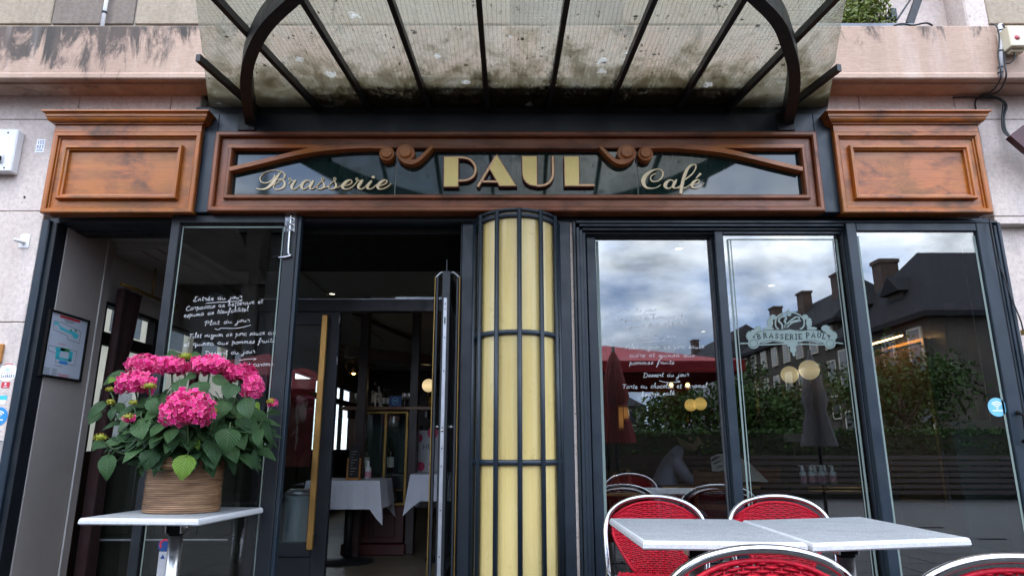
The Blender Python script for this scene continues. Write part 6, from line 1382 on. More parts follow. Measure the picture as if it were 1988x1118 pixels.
# ------------------------------------------------------------------ terrace tables
def quad_table(label, fl, fr, br, bl_, z=.735, leg_in=.5, labelgrp='terrace tables'):
    P = [WZ(*q, z) for q in (fl, fr, br, bl_)] if not isinstance(fl, Vector) else [fl, fr, br, bl_]
    c = sum(P, Vector()) / 4; t = thing('terrace_table', label, 'table', (c.x, c.y, 0), labelgrp)
    def ins(d_): 
        q = offs([(p.x, p.y) for p in P], -d_); return q
    loops = [(ins(.010), z), (ins(.004), z - .003), (ins(0), z - .012), (ins(-.001), z - .026), (ins(.004), z - .032)]
    mb = MB(); 
    for k, (lp_, zz) in enumerate(loops): mb.v += [(a, b, zz) for a, b in lp_]
    mb.f.append((0, 1, 2, 3)); mb.m.append(0); mb.sm.append(False)
    for k in range(4):
        for i in range(4): mb.f.append((k * 4 + i, (k + 1) * 4 + i, (k + 1) * 4 + (i + 1) % 4, k * 4 + (i + 1) % 4)); mb.m.append(1); mb.sm.append(False)
    mb.f.append((19, 18, 17, 16)); mb.m.append(1); mb.sm.append(False)
    o = mb.build('tabletop', ['melamine', 'table_edge'], t); fixn(o)
    # folding head: two cheek plates, then an oval column and a four-toed foot
    for s_ in (-1, 1):
        x = c.x + s_ * .040; pts = [(c.y - .05, z - .033), (c.y + .05, z - .033), (c.y + .038, z - .105), (c.y - .038, z - .105)]
        m2 = MB(); m2.add([(x - .003, a, b) for a, b in pts] + [(x + .003, a, b) for a, b in pts], [(0, 1, 2, 3), (7, 6, 5, 4)] + [(i, 4 + i, 4 + (i + 1) % 4, (i + 1) % 4) for i in range(4)]); fixn(m2.build('cheek_plate', 'brushed_metal', t))
    m2 = MB().tube([(c.x - .06, c.y, z - .075), (c.x + .06, c.y, z - .075)], .011, 10); m2.build('hinge_pin', 'aluminium', t)
    box('hinge_block', 'black', t, c.x - .035, c.x + .035, c.y - .032, c.y + .032, z - .12, z - .05, .01)
    MB().tube([(c.x, c.y, .05), (c.x, c.y, z - .118)], .035, 16).build('column', 'brushed_metal', t)
    for k in range(4):
        a = R(45 + 90 * k); MB().bar([(c.x, c.y, .07), (c.x + .22 * math.cos(a), c.y + .22 * math.sin(a), .045), (c.x + .32 * math.cos(a), c.y + .32 * math.sin(a), .016)], .04, .03).build('foot', 'brushed_metal', t)
    return t, c
quad_table('speckled grey terrace table in front of the menu window', (1248, 1049), (1567, 1053), (1427, 1007), (1183, 1005))
quad_table('speckled grey terrace table right of its neighbour with shared seam', (1577, 1054), (1884, 1043), (1671, 1002), (1441, 1009))
FL, FR, BR = WZ(153, 1005, .735), WZ(386, 1007, .735), WZ(511, 984, .735)
tl, tc_ = quad_table('pale grey terrace table carrying the pink hydrangea', FL, FR, BR, FL + (BR - FR))

# ------------------------------------------------------------------ red wicker chairs
def weave(mb, Pf, nu, nv, amp, r):
    """strands woven over uprights; Pf(u, v) -> point, normal"""
    for j in range(nv):
        v_ = (j + .5) / nv; path = []
        for i in range(nu * 2 + 1):
            u = i / (nu * 2); p, n_ = Pf(u, v_); s_ = math.cos(math.pi * i / 2 * 1.0) if i % 2 == 0 else 0; path.append(p + n_ * amp * s_ * (1 if j % 2 else -1))
        mb.tube(path, r, 5, 0, True, (r * 1.25, r * .7) if False else None)
    for i in range(0, nu + 1):
        mb.tube([Pf((i + .0) / nu, k / 8)[0] for k in range(9)], r * .8, 4)
def chair_parts():
    parts = {}
    # frame: one bent tube from foot to foot over the back
    half = [(-.235, .235, .0), (-.245, .215, .25), (-.252, .205, .44), (-.262, .235, .58), (-.262, .268, .68), (-.235, .290, .752), (-.175, .302, .802), (-.09, .308, .830)]
    full = half + [(0, .310, .838)] + [(-x, y, z) for x, y, z in half[::-1]]
    mb = MB().tube(crom(full, 5), .0135, 10); parts['back_frame'] = mb.mesh('back_frame', 'aluminium')
    for s_ in (-1, 1):
        mb = MB().tube(crom([(s_ * .225, -.225, 0), (s_ * .228, -.215, .25), (s_ * .215, -.20, .41), (s_ * .215, -.15, .435), (s_ * .235, .0, .44), (s_ * .25, .205, .44)], 5), .0125, 9); parts['front_leg%d' % (s_ > 0)] = mb.mesh('leg', 'aluminium')
    parts['stretcher0'] = MB().tube([(-.24, .212, .30), (.24, .212, .30)], .009, 8).mesh('stretcher', 'aluminium'); parts['stretcher1'] = MB().tube([(-.226, -.215, .22), (.226, -.215, .22)], .009, 8).mesh('stretcher', 'aluminium')
    # woven back, top follows the arch, narrow towards the seat
    def Pb(u, v_):
        a = (u - .5) * 2; wdt = .10 + .125 * min(1, v_ * 1.5) ** .8
        x = a * wdt; top = .808 - .085 * abs(a) ** 2.4; z = .44 + (top - .44) * v_; y = .205 + .10 * max(0, v_) ** 1.1 + .025 * (1 - a * a) * math.sin(v_ * math.pi)
        return Vector((x, y, z)), Vector((0, -1, .25)).normalized()
    mb = MB(); weave(mb, Pb, 18, 34, .0042, .0047); 
    rim = [Pb(0, k / 10)[0] for k in range(11)] + [Pb(i / 16, 1)[0] for i in range(17)] + [Pb(1, 1 - k / 10)[0] for k in range(11)]
    mb.tube(rim, .008, 6); parts['backrest'] = mb.mesh('backrest', 'red_wicker')
    def Ps(u, v_):
        a = (u - .5) * 2; wdt = .215 - .02 * v_; y = -.225 + .44 * v_; z = .445 - .012 * math.sin(v_ * math.pi) * (1 - a * a) - .03 * max(0, (.12 - v_) / .12) ** 2
        return Vector((a * wdt, y, z)), Vector((0, 0, 1))
    mb = MB(); weave(mb, Ps, 20, 34, .0042, .0052); rim = [Ps(0, k / 10)[0] for k in range(11)] + [Ps(1, 1 - k / 10)[0] for k in range(11)]
    mb.tube([Ps(0, k / 10)[0] for k in range(11)], .010, 6).tube([Ps(1, k / 10)[0] for k in range(11)], .010, 6).tube([Ps(k / 10, 0)[0] for k in range(11)], .011, 6); parts['seat'] = mb.mesh('seat', 'red_wicker')
    return parts
CP = chair_parts(); CH = []
def red_chair(label, x, y, rz):
    t = thing('wicker_chair', label, 'chair', (0, 0, 0), 'red wicker terrace chairs')
    for k, me in CP.items(): o = bpy.data.objects.new(k.rstrip('01').replace('front_leg', 'leg'), me); COL.objects.link(o); o.parent = t
    t.location = (x, y, 0.002); t.rotation_euler = (0, 0, rz); t.scale = (1, 1, .968); return t
def place_back(px, py, z_ap, rz, label):
    """put the middle of the chair's arch under this pixel"""
    q = WZ(px, py, z_ap); off = Matrix.Rotation(rz, 3, 'Z') @ Vector((0, .31, 0)); return red_chair(label, q.x - off.x, q.y - off.y, rz)
q = W(1262, 964, -.42); red_chair('red wicker chair tucked behind the left terrace table', q.x - .03, q.y - .30, R(-9))
q = W(1500, 966, -.42); red_chair('red wicker chair behind the seam of the terrace tables', q.x - .02, q.y - .30, R(-7))
q = WZ(1478, 1064, .815); red_chair('red wicker chair with its back to us, centre bottom', q.x, q.y + .31, R(180))
q = WZ(1925, 1081, .815); red_chair('red wicker chair with its back to us, bottom right corner', q.x + .02, q.y + .31, R(183))

# ------------------------------------------------------------------ rattan pot and hydrangea
b0 = WZ(352, 998, .735); rx_, ry_ = .198, .15; PC = Vector((W(357, 945, b0.y + ry_).x, b0.y + ry_, .737))
pt = thing('rattan_pot', 'oval coiled rattan pot on the left terrace table', 'pot', PC)
prof = []; nco = 27; hp_ = .292
for k in range(nco):
    for j in range(5):
        a = math.pi * (j / 4) ; zz = (k + j / 5) * hp_ / nco; prof.append((1 + .014 * k / nco - .012 * math.sin(k / nco * math.pi) + .032 * math.sin(a) + .004 * math.sin(k * 5.1), zz))
mb = MB(); n = 64
mb.lathe([(r * rx_, z) for r, z in prof] + [(rx_ * .95, hp_), (rx_ * .93, hp_ - .03)], tuple(PC), n, 0, 1, ry_ / rx_); mb.build('coiled_side', 'rattan', pt)
MB().lathe([(.0001, .0), (rx_ * .94, 0)], (PC.x, PC.y, PC.z + hp_ - .03), 40, 0, 1, ry_ / rx_).build('soil', 'soil', pt); MB().lathe([(.0001, .0), (rx_ * 1.0, 0)], (PC.x, PC.y, PC.z + .0005), 40, 0, 1, ry_ / rx_).build('bottom', 'rattan', pt)
hy = thing('hydrangea', 'hydrangea with pink flower heads growing in the rattan pot', 'plant', (PC.x, PC.y, PC.z + hp_ - .03))
def leaf_mesh(name, droop, fold, mat, wv):
    mb = MB(); nl, nw = 10, 6; rn = random.Random(name)
    for i in range(nl + 1):
        t_ = i / nl; wd = .36 * (math.sin(math.pi * min(1, t_ * 1.0) ** .78)) ** .85 * (1 - .25 * t_) + (.006 if i in (0, nl) else 0)
        for j in range(nw + 1):
            a = (j / nw - .5) * 2; se = 1 + (.05 if (i % 2 and abs(a) == 1) else 0)
            z = fold * abs(a) * wd - droop * t_ * t_ + wv * math.sin(t_ * 9 + a * 2) * abs(a); k = len(mb.v)
            mb.v.append((a * wd * se, t_, z)); mb.uv[k] = (j / nw, t_)
    m_ = nw + 1
    for i in range(nl):
        for j in range(nw): mb.f.append((i * m_ + j, i * m_ + j + 1, (i + 1) * m_ + j + 1, (i + 1) * m_ + j)); mb.m.append(0); mb.sm.append(True)
    mb.tube([(0, -.28, -.02), (0, -.1, .0), (0, .12, -.004)], .014, 5, 1); return mb.mesh(name, [mat, 'stem_green'])
LM = [leaf_mesh('leaf', d_, f_, 'leaf', w_) for d_, f_, w_ in ((.18, .22, .012), (.32, .16, .02), (.06, .28, .015), (.45, .2, .02))]; LY_ = [leaf_mesh('leaf', .3, .2, 'leaf_young', .02), leaf_mesh('leaf', .1, .3, 'leaf_young', .015)]
def leaf(base, tip, width, nrm, mats=LM, k=None):
    base, tip = Vector(base), Vector(tip); d_ = tip - base; l = d_.length; y = d_.normalized(); n_ = Vector(nrm); n_ = (n_ - y * n_.dot(y)).normalized(); x = y.cross(n_)
    o = bpy.data.objects.new('leaf', mats[random.randrange(len(mats)) if k is None else k]); COL.objects.link(o)
    m = Matrix((x * (width / .70), y * l, n_ * l)).transposed().to_4x4(); m.translation = base; o.parent = hy; o.matrix_parent_inverse = Matrix.Translation(hy.location).inverted(); o.matrix_basis = m
    return o
random.seed(21)
def zz(x, y, Y): return W(160 + x / 3.9925, 660 + y / 3.9925, Y)
EXP = [(455, 605, 460, 768, 182, -.66), (530, 448, 545, 556, 112, -.66), (205, 880, 170, 1072, 134, -.62), (545, 850, 480, 985, 160, -.64), (752, 305, 750, 388, 150, -.62), (905, 320, 912, 432, 165, -.63), (1140, 680, 1108, 852, 196, -.66), (1262, 445, 1292, 612, 150, -.62), (1180, 340, 1110, 452, 165, -.62), (1372, 680, 1350, 815, 112, -.58), (1335, 850, 1325, 1012, 56, -.55), (1010, 890, 950, 970, 130, -.60),
       (190, 480, 18, 595, 90, -.55), (150, 560, 35, 645, 95, -.52), (330, 715, 295, 785, 95, -.60), (760, 690, 748, 810, 110, -.64), (1120, 470, 1045, 572, 180, -.60), (1070, 570, 1000, 620, 90, -.62), (590, 680, 650, 752, 100, -.60), (705, 640, 690, 720, 110, -.60), (1010, 285, 1125, 345, 85, -.58), (880, 262, 795, 300, 75, -.55), (620, 530, 580, 575, 90, -.6), (430, 470, 480, 520, 100, -.55), (250, 520, 200, 610, 80, -.55), (320, 490, 240, 565, 90, -.5), (340, 250, 130, 320, 95, -.4), (1440, 560, 1530, 560, 60, -.45), (1400, 620, 1465, 790, 70, -.48), (150, 770, 70, 840, 80, -.5), (215, 770, 255, 815, 90, -.56), (420, 790, 330, 800, 80, -.55), (1230, 700, 1250, 850, 130, -.56), (860, 700, 890, 800, 120, -.56), (950, 780, 900, 900, 130, -.55), (680, 790, 650, 900, 120, -.55), (1180, 880, 1140, 1030, 80, -.5), (480, 940, 460, 1060, 60, -.5), (640, 120, 740, 100, 90, -.35), (830, 120, 900, 95, 60, -.35)]
for x0, y0, x1, y1, w_, Y in EXP:
    a, b = zz(x0, y0, Y + .02), zz(x1, y1, Y - .025); leaf(a, b, w_ / 3.9925 / F * (D + Y) * 1.0, (random.uniform(-.35, .35), -1, random.uniform(.1, .6)))
a, b = zz(815, 885, -.66), zz(748, 1075, -.70); leaf(a, b, 185 / 3.9925 / F * 3.55, (.1, -1, .3), LY_, 0)
for x0, y0, x1, y1, w_, Y in ((880, 760, 900, 850, 60, -.6), (620, 690, 650, 750, 50, -.58), (1350, 480, 1370, 540, 40, -.55), (250, 290, 200, 330, 60, -.42)): leaf(zz(x0, y0, Y), zz(x1, y1, Y - .02), w_ / 3.9925 / F * (D + Y), (random.uniform(-.4, .4), -1, .5), LY_, 1)
HC = Vector((PC.x + .005, PC.y, PC.z + hp_ + .105))
for i in range(430):
    th = random.uniform(0, 6.283); ph = math.asin(random.uniform(-.75, .9)); rr = random.uniform(.45, .95)
    d_ = Vector((math.cos(th) * math.cos(ph), math.sin(th) * math.cos(ph), math.sin(ph))); p = HC + Vector((d_.x * .475, d_.y * .26, d_.z * .25)) * rr
    if p.y > -.10: continue
    l = random.uniform(.10, .16); t_ = Vector((d_.x, d_.y * .8, random.uniform(-.9, .1))).normalized(); leaf(p - t_ * l * .5, p + t_ * l * .5, l * random.uniform(.62, .8), Vector((d_.x * .5, d_.y * .6 - .4, .75)))
# stems
sm = MB()
HEADS = [(285, 709, 36, 19, -.42), (333, 712, 31, 17, -.50), (263, 746, 35, 21, -.56), (407, 710, 36, 18, -.50), (470, 725, 31, 17, -.46), (491, 753, 18, 22, -.52), (364, 797, 46, 36, -.74)]
SMALL = [(251, 813, 16, 10, -.66), (529, 783, 12, 11, -.5)]; BUDS = [(290, 749, 15, 7, -.62), (195, 849, 13, 8, -.62), (360, 692, 14, 10, -.40), (214, 756, 9, 5, -.5), (214, 781, 8, 6, -.52), (258, 781, 8, 5, -.6), (416, 796, 6, 4, -.66)]
for px, py, rx, ry, Y in HEADS + SMALL + BUDS:
    e = W(px, py + ry * .5, Y); s_ = Vector((PC.x + random.uniform(-.09, .09), PC.y + random.uniform(-.05, .05), PC.z + hp_ - .03)); m_ = (e + s_) / 2 + Vector(((e.x - s_.x) * .22, (e.y - s_.y) * .2, -.02)); sm.tube(crom([tuple(s_), tuple(m_), tuple(e)], 6), .005, 6)
for i in range(26):
    s_ = Vector((PC.x + random.uniform(-.12, .12), PC.y + random.uniform(-.08, .08), PC.z + hp_ - .03)); e = HC + Vector((random.uniform(-.36, .36), random.uniform(-.2, .15), random.uniform(-.04, .12))); sm.tube(crom([tuple(s_), tuple((s_ + e) / 2 + Vector((0, 0, .03))), tuple(e)], 4), .0045, 5)
sm.build('stem', 'stem_green', hy)
def flower(px, py, rx, ry, Y, mat, nfl, ps, name, full=True):
    c = W(px, py, Y); k = (D + Y) / F * .97; ax = Vector((rx * k, (rx * .55 + ry * .45) * k, ry * k)); mb = MB(); ga = 2.39996
    core = MB(); mb.ball((0, 0, 0), 1, 12); nb = len(mb.v); mb.v = [(c.x + x * ax.x * .72, c.y + y * ax.y * .72, c.z + z * ax.z * .7) for x, y, z in mb.v]
    for i in range(nb): mb.uv[i] = (0, .2)
    mb.sm = [True] * len(mb.f)
    for i in range(nfl):
        z = 1 - (i + .5) / nfl * 1.72; r = math.sqrt(max(0, 1 - z * z)); a = i * ga; n_ = Vector((r * math.cos(a), r * math.sin(a), z))
        jit = random.uniform(.80, 1.08); p = c + Vector((n_.x * ax.x, n_.y * ax.y, n_.z * ax.z)) * jit
        nn = (Vector((n_.x / ax.x, n_.y / ax.y, n_.z / ax.z)).normalized() + Vector((random.gauss(0, .42), random.gauss(0, .42), random.gauss(0, .42)))).normalized()
        t1 = nn.cross(Vector((0, 0, 1)) if abs(nn.z) < .9 else Vector((1, 0, 0))).normalized(); t2 = nn.cross(t1); r0 = random.uniform(0, 1.57); sz = ps * random.uniform(.8, 1.2); hue = random.random()
        for q in range(4):
            an = r0 + q * math.pi / 2; d_ = t1 * math.cos(an) + t2 * math.sin(an); e_ = nn.cross(d_); b = len(mb.v); cup = random.uniform(-.10, .28)
            pts = [(p + nn * .001, .15), (p + d_ * sz * .55 + e_ * sz * .52 + nn * sz * cup * .6, .8), (p + d_ * sz + e_ * sz * .22 + nn * sz * cup, 1.), (p + d_ * sz - e_ * sz * .22 + nn * sz * cup, 1.), (p + d_ * sz * .55 - e_ * sz * .52 + nn * sz * cup * .6, .8), (p + d_ * sz * .62 + nn * sz * (cup - .12), .5)]
            for pos_, v_ in pts: mb.uv[len(mb.v)] = (hue, v_); mb.v.append(tuple(pos_))
            for f_ in ((0, 1, 5), (1, 2, 5), (2, 3, 5), (3, 4, 5), (4, 0, 5)): mb.f.append(tuple(b + x for x in f_)); mb.m.append(0); mb.sm.append(False)
    return mb.build(name, mat, hy)
for px, py, rx, ry, Y in HEADS: flower(px, py, rx * 1.05, ry * 1.1, Y, 'petal_pink', int(60 + rx * ry * .075), .0185, 'flower_head')
for px, py, rx, ry, Y in SMALL: flower(px, py, rx * .8, ry * .8, Y, 'petal_pink', 26, .010, 'flower_head'); flower(px - 3, py - 4, rx * .75, ry * .6, Y - .012, 'petal_bud', 22, .006, 'flower_bud')
for px, py, rx, ry, Y in BUDS: flower(px, py, rx, ry, Y, 'petal_bud', 46, .0052, 'flower_bud')
# sticker and notice behind the table column
p = W(318, 1060, -.036); t = thing('sticker', 'round red and navy sticker low on the menu leaf', 'sticker', p); MB().prism(circ(318, 1058, .036, -.03), -.0275, -.0262).build('disc', 'print_navy', t); MB().ribbon([(p.x + .026 * math.cos(a), p.z + .01 + .026 * math.sin(a), .012) for a in [R(60 + 15 * i) for i in range(12)]], -.0283, -.0275).build('arc', 'print_red', t)
p = W(312, 1100, -.036); t = thing('sticker', 'grey notice with navy triangle low on the menu leaf', 'sticker', p); box('sheet', 'conduit', t, p.x - .024, p.x + .024, -.0275, -.0262, p.z - .08, p.z + .085, 0); MB().prism([(p.x - .014, p.z + .045), (p.x + .014, p.z + .045), (p.x, p.z + .07)], -.0283, -.0275).build('triangle', 'print_navy', t)
# ------------------------------------------------------------------ across the square (seen in the panes): houses, church, trees, parasols
def house(label, x0, x1, y0, y1, eave, ridge, face, wall, nwin, storeys, group=None, chim=2, inset=2.2):
    """house; windows on the given face ('x-' looks towards -x, 'y+' towards the shop)"""
    t = thing('house', label, 'house', ((x0 + x1) / 2, (y0 + y1) / 2, 0), group)
    MB().box(x0, x1, y0, y1, 0, eave).build('wall', wall, t)
    lx, ly = x1 - x0, y1 - y0; i_ = min(inset, lx * .4, ly * .4)
    o_ = .45; v0 = [(x0 - o_, y0 - o_, eave), (x1 + o_, y0 - o_, eave), (x1 + o_, y1 + o_, eave), (x0 - o_, y1 + o_, eave)]; vb = [(a, b, c - .35) for a, b, c in v0]
    if lx > ly: v1 = [(x0 + i_, (y0 + y1) / 2, ridge), (x1 - i_, (y0 + y1) / 2, ridge)]; fs = [(0, 1, 5, 4), (2, 3, 4, 5), (1, 2, 5), (3, 0, 4)]
    else: v1 = [((x0 + x1) / 2, y0 + i_, ridge), ((x0 + x1) / 2, y1 - i_, ridge)]; fs = [(1, 2, 5, 4), (3, 0, 4, 5), (0, 1, 4), (2, 3, 5)]
    mb = MB().add(v0 + v1, fs); mb.add(v0 + vb, [(0, 4, 5, 1), (1, 5, 6, 2), (2, 6, 7, 3), (3, 7, 4, 0), (4, 7, 6, 5)]); rf = mb.build('roof', 'slate_roof', t); fixn(rf)
    for k in range(chim):
        f_ = (k + .6) / (chim + .2); cx_, cy_ = ((x0 + lx * f_, (y0 + y1) / 2) if lx > ly else (x0 + lx * .38, y0 + ly * f_)); MB().box(cx_ - .45, cx_ + .45, cy_ - .7, cy_ + .7, ridge - 2.4, ridge + .9).box(cx_ - .55, cx_ + .55, cy_ - .8, cy_ + .8, ridge + .9, ridge + 1.1).build('chimney', 'brick_chimney', rf)
    sh_h = eave / storeys
    for s_ in range(storeys):
        for k in range(nwin):
            if face == 'x-': c = (x0, y0 + ly * (k + .5) / nwin)
            elif face == 'x+': c = (x1, y0 + ly * (k + .5) / nwin)
            else: c = (x0 + lx * (k + .5) / nwin, y1)
            z0 = sh_h * s_ + sh_h * .22; z1 = z0 + sh_h * .58
            if face[0] == 'x':
                sg_ = -1 if face == 'x-' else 1; xx = c[0] + sg_ * .01
                w_ = MB().box(min(xx, xx + sg_ * .12), max(xx, xx + sg_ * .12), c[1] - .75, c[1] + .75, z0 - .12, z1 + .14).build('window', wall if wall != 'house_wall' else 'house_cream', t); MB().box(min(xx + sg_ * .121, xx + sg_ * .13), max(xx + sg_ * .121, xx + sg_ * .13), c[1] - .55, c[1] + .55, z0, z1).build('pane', 'window_dark', w_)
            else: w_ = MB().box(c[0] - .75, c[0] + .75, c[1] + .01, c[1] + .12, z0 - .12, z1 + .14).build('window', 'house_cream', t); MB().box(c[0] - .55, c[0] + .55, c[1] + .121, c[1] + .13, z0, z1).build('pane', 'window_dark', w_)
    return t, rf
g = 'houses across the square'
t, rf = house('steep slate roofed corner house mirrored in the rightmost window', 25.7, 40, -48, -35.8, 9.3, 14.9, 'x-', 'house_wall', 4, 2, g, 0, 3.8)
MB().box(28.6, 30.0, -46.4, -45.2, 10.8, 15.1).box(28.5, 30.1, -46.5, -45.1, 15.1, 15.4).build('chimney', 'brick_chimney', rf)
for y in (-45, -40.5): MB().box(26.4, 29.5, y - .9, y + .9, 9.6, 11.6).prism([(y, 0)], 0, 0) if False else MB().box(26.6, 29.5, y - .9, y + .9, 9.6, 11.5).build('dormer', 'house_wall', rf); m2 = MB().add([(26.2, y - 1.2, 11.5), (26.2, y + 1.2, 11.5), (26.2, y, 12.7), (31, y - 1.2, 11.5), (31, y + 1.2, 11.5), (31, y, 12.7)], [(0, 1, 2), (0, 2, 5, 3), (1, 4, 5, 2), (0, 3, 4, 1)]); m2.build('dormer_roof', 'slate_roof', rf)
house('long four storey house with chimneys mirrored in the emblem window', 26.5, 34, -72, -48.6, 11.4, 15.2, 'x-', 'house_wall', 8, 4, g, 3)
house('far house with slate roof mirrored behind the red parasol', 24.5, 33.5, -104, -72.6, 11.6, 16.0, 'x-', 'house_white', 8, 3, g, 2, 6)
house('house closing the far side of the square', -6, 22, -122, -108, 8.0, 11.5, 'y+', 'house_white', 8, 2, g, 2, 4)
house('cream house across the side street seen through the side window', -15, -8.2, -1, 16, 11, 13, 'x+', 'house_cream', 9, 4, None, 1)
# church
ch = thing('church', 'dark gothic stone church mirrored in the open glass leaf', 'church', (-22, -32, 0)); CYf = -27.0
MB().box(-44, -9, -44, CYf, 0, 11.4).build('wall', 'church_stone', ch)
for k in range(9):
    x = -41.5 + 3.9 * k; pts = [(x - 1.1, 3.0), (x + 1.1, 3.0), (x + 1.1, 6.6), (x + .75, 7.7), (x, 8.7), (x - .75, 7.7), (x - 1.1, 6.6)]
    w_ = MB().prism([(a + (a - x) * .25, b + (.5 if b > 6.5 else -.3 if b < 3.5 else 0)) for a, b in pts], CYf + .3, CYf + .01).build('arch', 'church_stone', ch); fixn(w_); p2 = MB().prism(pts, CYf + .32, CYf + .301).build('pane', 'window_dark', w_); fixn(p2)
    MB().box(x + 1.6, x + 2.3, CYf + .01, CYf + 1.3, 0, 12.2).build('buttress', 'house_wall', ch); MB().lathe([(.45, 12.2), (.3, 13.2), (.02, 15.2)], (x + 1.95, CYf + .65, 0), 6, 0, 1, 1, False).build('pinnacle', 'church_stone', ch)
for k in range(46): x = -43.5 + .75 * k; MB().box(x - .12, x + .12, CYf - .15, CYf + .1, 11.65, 12.5).build('baluster', 'church_stone', ch) if k < 46 else None
MB().box(-44, -9, CYf - .2, CYf + .15, 12.5, 12.75).box(-44, -9, CYf - .25, CYf + .2, 11.41, 11.65).build('balustrade_rail', 'church_stone', ch)
m2 = MB().add([(-44, -44, 12), (-9, -44, 12), (-9, CYf - 1, 12), (-44, CYf - 1, 12), (-44, -36, 17), (-9, -36, 17)], [(0, 1, 5, 4), (2, 3, 4, 5), (1, 2, 5), (3, 0, 4)]); fixn(m2.build('roof', 'slate_roof', ch))
gp = MB().prism([(-19, 8.5), (-11.5, 8.5), (-15.2, 14.5)], CYf + 1.35, CYf + .9); fixn(gp.build('gable', 'house_wall', ch))
# trees
def tree(label, x, y, h_, r, seed):
    t = thing('tree', label, 'tree', (x, y, 0), 'trees on the square'); rn = random.Random(seed)
    mb = MB().tube(crom([(x, y, -.05), (x + .08, y, h_ * .3), (x - .05, y + .05, h_ * .6)], 4), [.16 - .008 * i for i in range(9)], 8)
    for k in range(6): a = k * 1.05; mb.tube([(x, y, h_ * (.35 + .03 * k)), (x + math.cos(a) * r * .5, y + math.sin(a) * r * .5, h_ * .7)], [.06, .02], 6)
    mb.build('trunk', 'bark', t); mb = MB()
    cl_ = [(x + rn.gauss(0, r * .42), y + rn.gauss(0, r * .42), h_ * .68 + rn.gauss(0, h_ * .13), rn.uniform(.35, .6) * r) for _ in range(16)]
    for i in range(3600):
        cx_, cy_, cz_, cr_ = rn.choice(cl_); d_ = Vector((rn.gauss(0, 1), rn.gauss(0, 1), rn.gauss(0, 1))).normalized() * cr_ * rn.random() ** .4; c = Vector((cx_, cy_, cz_)) + d_; s_ = rn.uniform(.06, .13)
        d1 = Vector((rn.gauss(0, 1), rn.gauss(0, 1), rn.gauss(0, 1))).normalized(); d2 = d1.cross(Vector((rn.gauss(0, 1), rn.gauss(0, 1), rn.gauss(0, 1)))).normalized(); mb.add([c - d1 * s_, c + d2 * s_ * .5, c + d1 * s_, c - d2 * s_ * .5], [(0, 1, 2, 3)])
    mb.build('crown', 'tree_leaf', t)
tree('leafy tree mirrored at the right of the rightmost window', 13.8, -19.5, 4.6, 2.1, 1); tree('leafy tree mirrored left of the grey parasol', 11.0, -23.5, 4.2, 1.9, 2); tree('small tree mirrored behind the red parasol', 6.6, -22, 3.6, 1.6, 3); tree('tree mirrored beside the emblem window post', 8.8, -21, 3.8, 1.7, 4); tree('tree mirrored near the green cross', 16.5, -25, 4.8, 2.2, 5)
# parasols
def parasol(label, x, y, half, z0, z1, mat):
    t = thing('parasol', label, 'parasol', (x, y, 0), 'terrace parasols'); n = 4
    mb = MB(); P = [(x - half, y - half, z0), (x + half, y - half, z0), (x + half, y + half, z0), (x - half, y + half, z0), (x, y, z1)]; Q = [(a, b, c - .18) for a, b, c in P[:4]]
    mb.add(P + Q, [(0, 1, 4), (1, 2, 4), (2, 3, 4), (3, 0, 4), (0, 5, 6, 1), (1, 6, 7, 2), (2, 7, 8, 3), (3, 8, 5, 0)]); mb.build('canopy', mat, t)
    MB().tube([(x, y, 0), (x, y, z1 - .02)], .03, 10).build('pole', 'black_steel', t); MB().box(x - .35, x + .35, y - .35, y + .35, -.003, .08, 0, .01).build('base', 'black_steel', t)
    for a, b in ((-1, -1), (1, -1), (1, 1), (-1, 1)): MB().tube([(x, y, z1 - .06), (x + a * half * .98, y + b * half * .98, z0 + .01)], .012, 6).build('rib', 'black_steel', t)
parasol('open red parasol mirrored in the menu window', 1.75, -7.9, 1.9, 2.42, 2.95, 'awning_red'); parasol('open red parasol mirrored low in the left leaf', -4.6, -8.2, 1.6, 2.2, 2.8, 'awning_red')
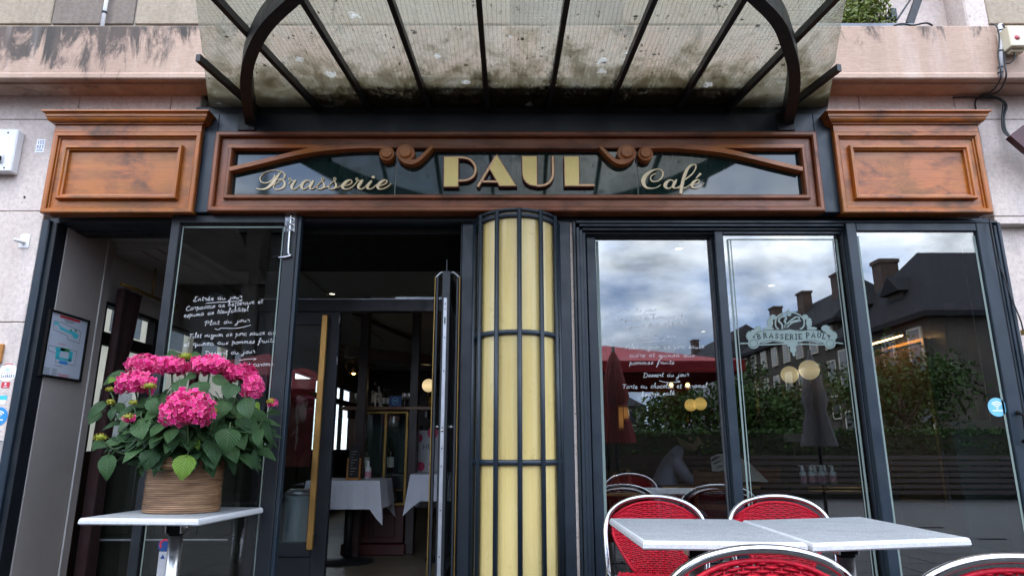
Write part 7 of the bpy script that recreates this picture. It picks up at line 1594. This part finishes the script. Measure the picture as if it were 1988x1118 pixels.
def closed(label, x, y, mat, z0, z1, r):
    t = thing('parasol', label, 'parasol', (x, y, 0), 'terrace parasols'); n = 20; pr = [(.03, z1), (r * .35, z1 - .12), (r * .75, (z0 + z1) / 2), (r * .6, (z0 + z1) / 2 - .15), (r, z0)]; mb = MB(); vs_ = []
    for rr, z in pr:
        for j in range(n): k = 1 + .28 * (1 if j % 2 else -1) * (rr / r); vs_.append((x + rr * k * math.cos(2 * math.pi * j / n), y + rr * k * math.sin(2 * math.pi * j / n), z))
    mb.add(vs_, [(i * n + j, i * n + (j + 1) % n, (i + 1) * n + (j + 1) % n, (i + 1) * n + j) for i in range(len(pr) - 1) for j in range(n)], 0, True); mb.build('canopy', mat, t)
    MB().tube([(x, y, 0), (x, y, z1 + .08)], .025, 10).build('pole', 'black_steel', t); MB().box(x - .3, x + .3, y - .3, y + .3, -.003, .07, 0, .01).build('base', 'black_steel', t)
closed('closed dark red parasol mirrored left in the menu window', 1.55, -5.6, 'parasol_dark', 1.15, 2.5, .24); closed('closed grey parasol mirrored right of the emblem', 4.4, -5.4, 'parasol_grey', 1.1, 2.4, .2)
# hedge and slatted screen behind the terrace
def hedge(label, x0, x1, y, h_, seed):
    t = thing('hedge', label, 'hedge', ((x0 + x1) / 2, y, 0), 'clipped hedges round the terrace'); rn = random.Random(seed); mb = MB()
    MB().box(x0 + .1, x1 - .1, y - .25, y + .25, 0, h_ - .12).build('inner_mass', 'moss', t)
    for i in range(int(900 * (x1 - x0))):
        f_ = rn.random(); c = Vector((rn.uniform(x0, x1), y + (rn.choice((-1, 1)) * .3 if f_ < .6 else rn.uniform(-.3, .3)) + rn.gauss(0, .04), rn.uniform(.02, h_) if f_ < .6 else h_ + rn.gauss(-.08, .05))); s_ = rn.uniform(.03, .06)
        d1 = Vector((rn.gauss(0, 1), rn.gauss(0, 1), rn.gauss(0, 1))).normalized(); d2 = d1.cross(Vector((rn.gauss(0, 1), rn.gauss(0, 1), rn.gauss(0, 1)))).normalized(); mb.add([c - d1 * s_, c + d2 * s_ * .5, c + d1 * s_, c - d2 * s_ * .5], [(0, 1, 2, 3)])
    mb.build('foliage', 'tree_leaf', t)
hedge('clipped hedge behind the slat screen mirrored in the right windows', 1.2, 13.5, -11.3, 1.5, 5); hedge('clipped hedge left of the terrace mirrored in the glass leaf', -11.5, -3.2, -11.3, 1.4, 6)
t = thing('slat_screen', 'low wooden slat screen along the terrace edge', 'screen', (6, -10.5, 0))
for k in range(7): MB().box(1.5, 12, -10.53, -10.5, .12 + .12 * k, .20 + .12 * k).build('slat', 'dark_mahogany', t)
for x in (1.5, 4.1, 6.7, 9.3, 11.9): MB().box(x, x + .06, -10.56, -10.531, 0, 1.0).build('post', 'black_steel', t)
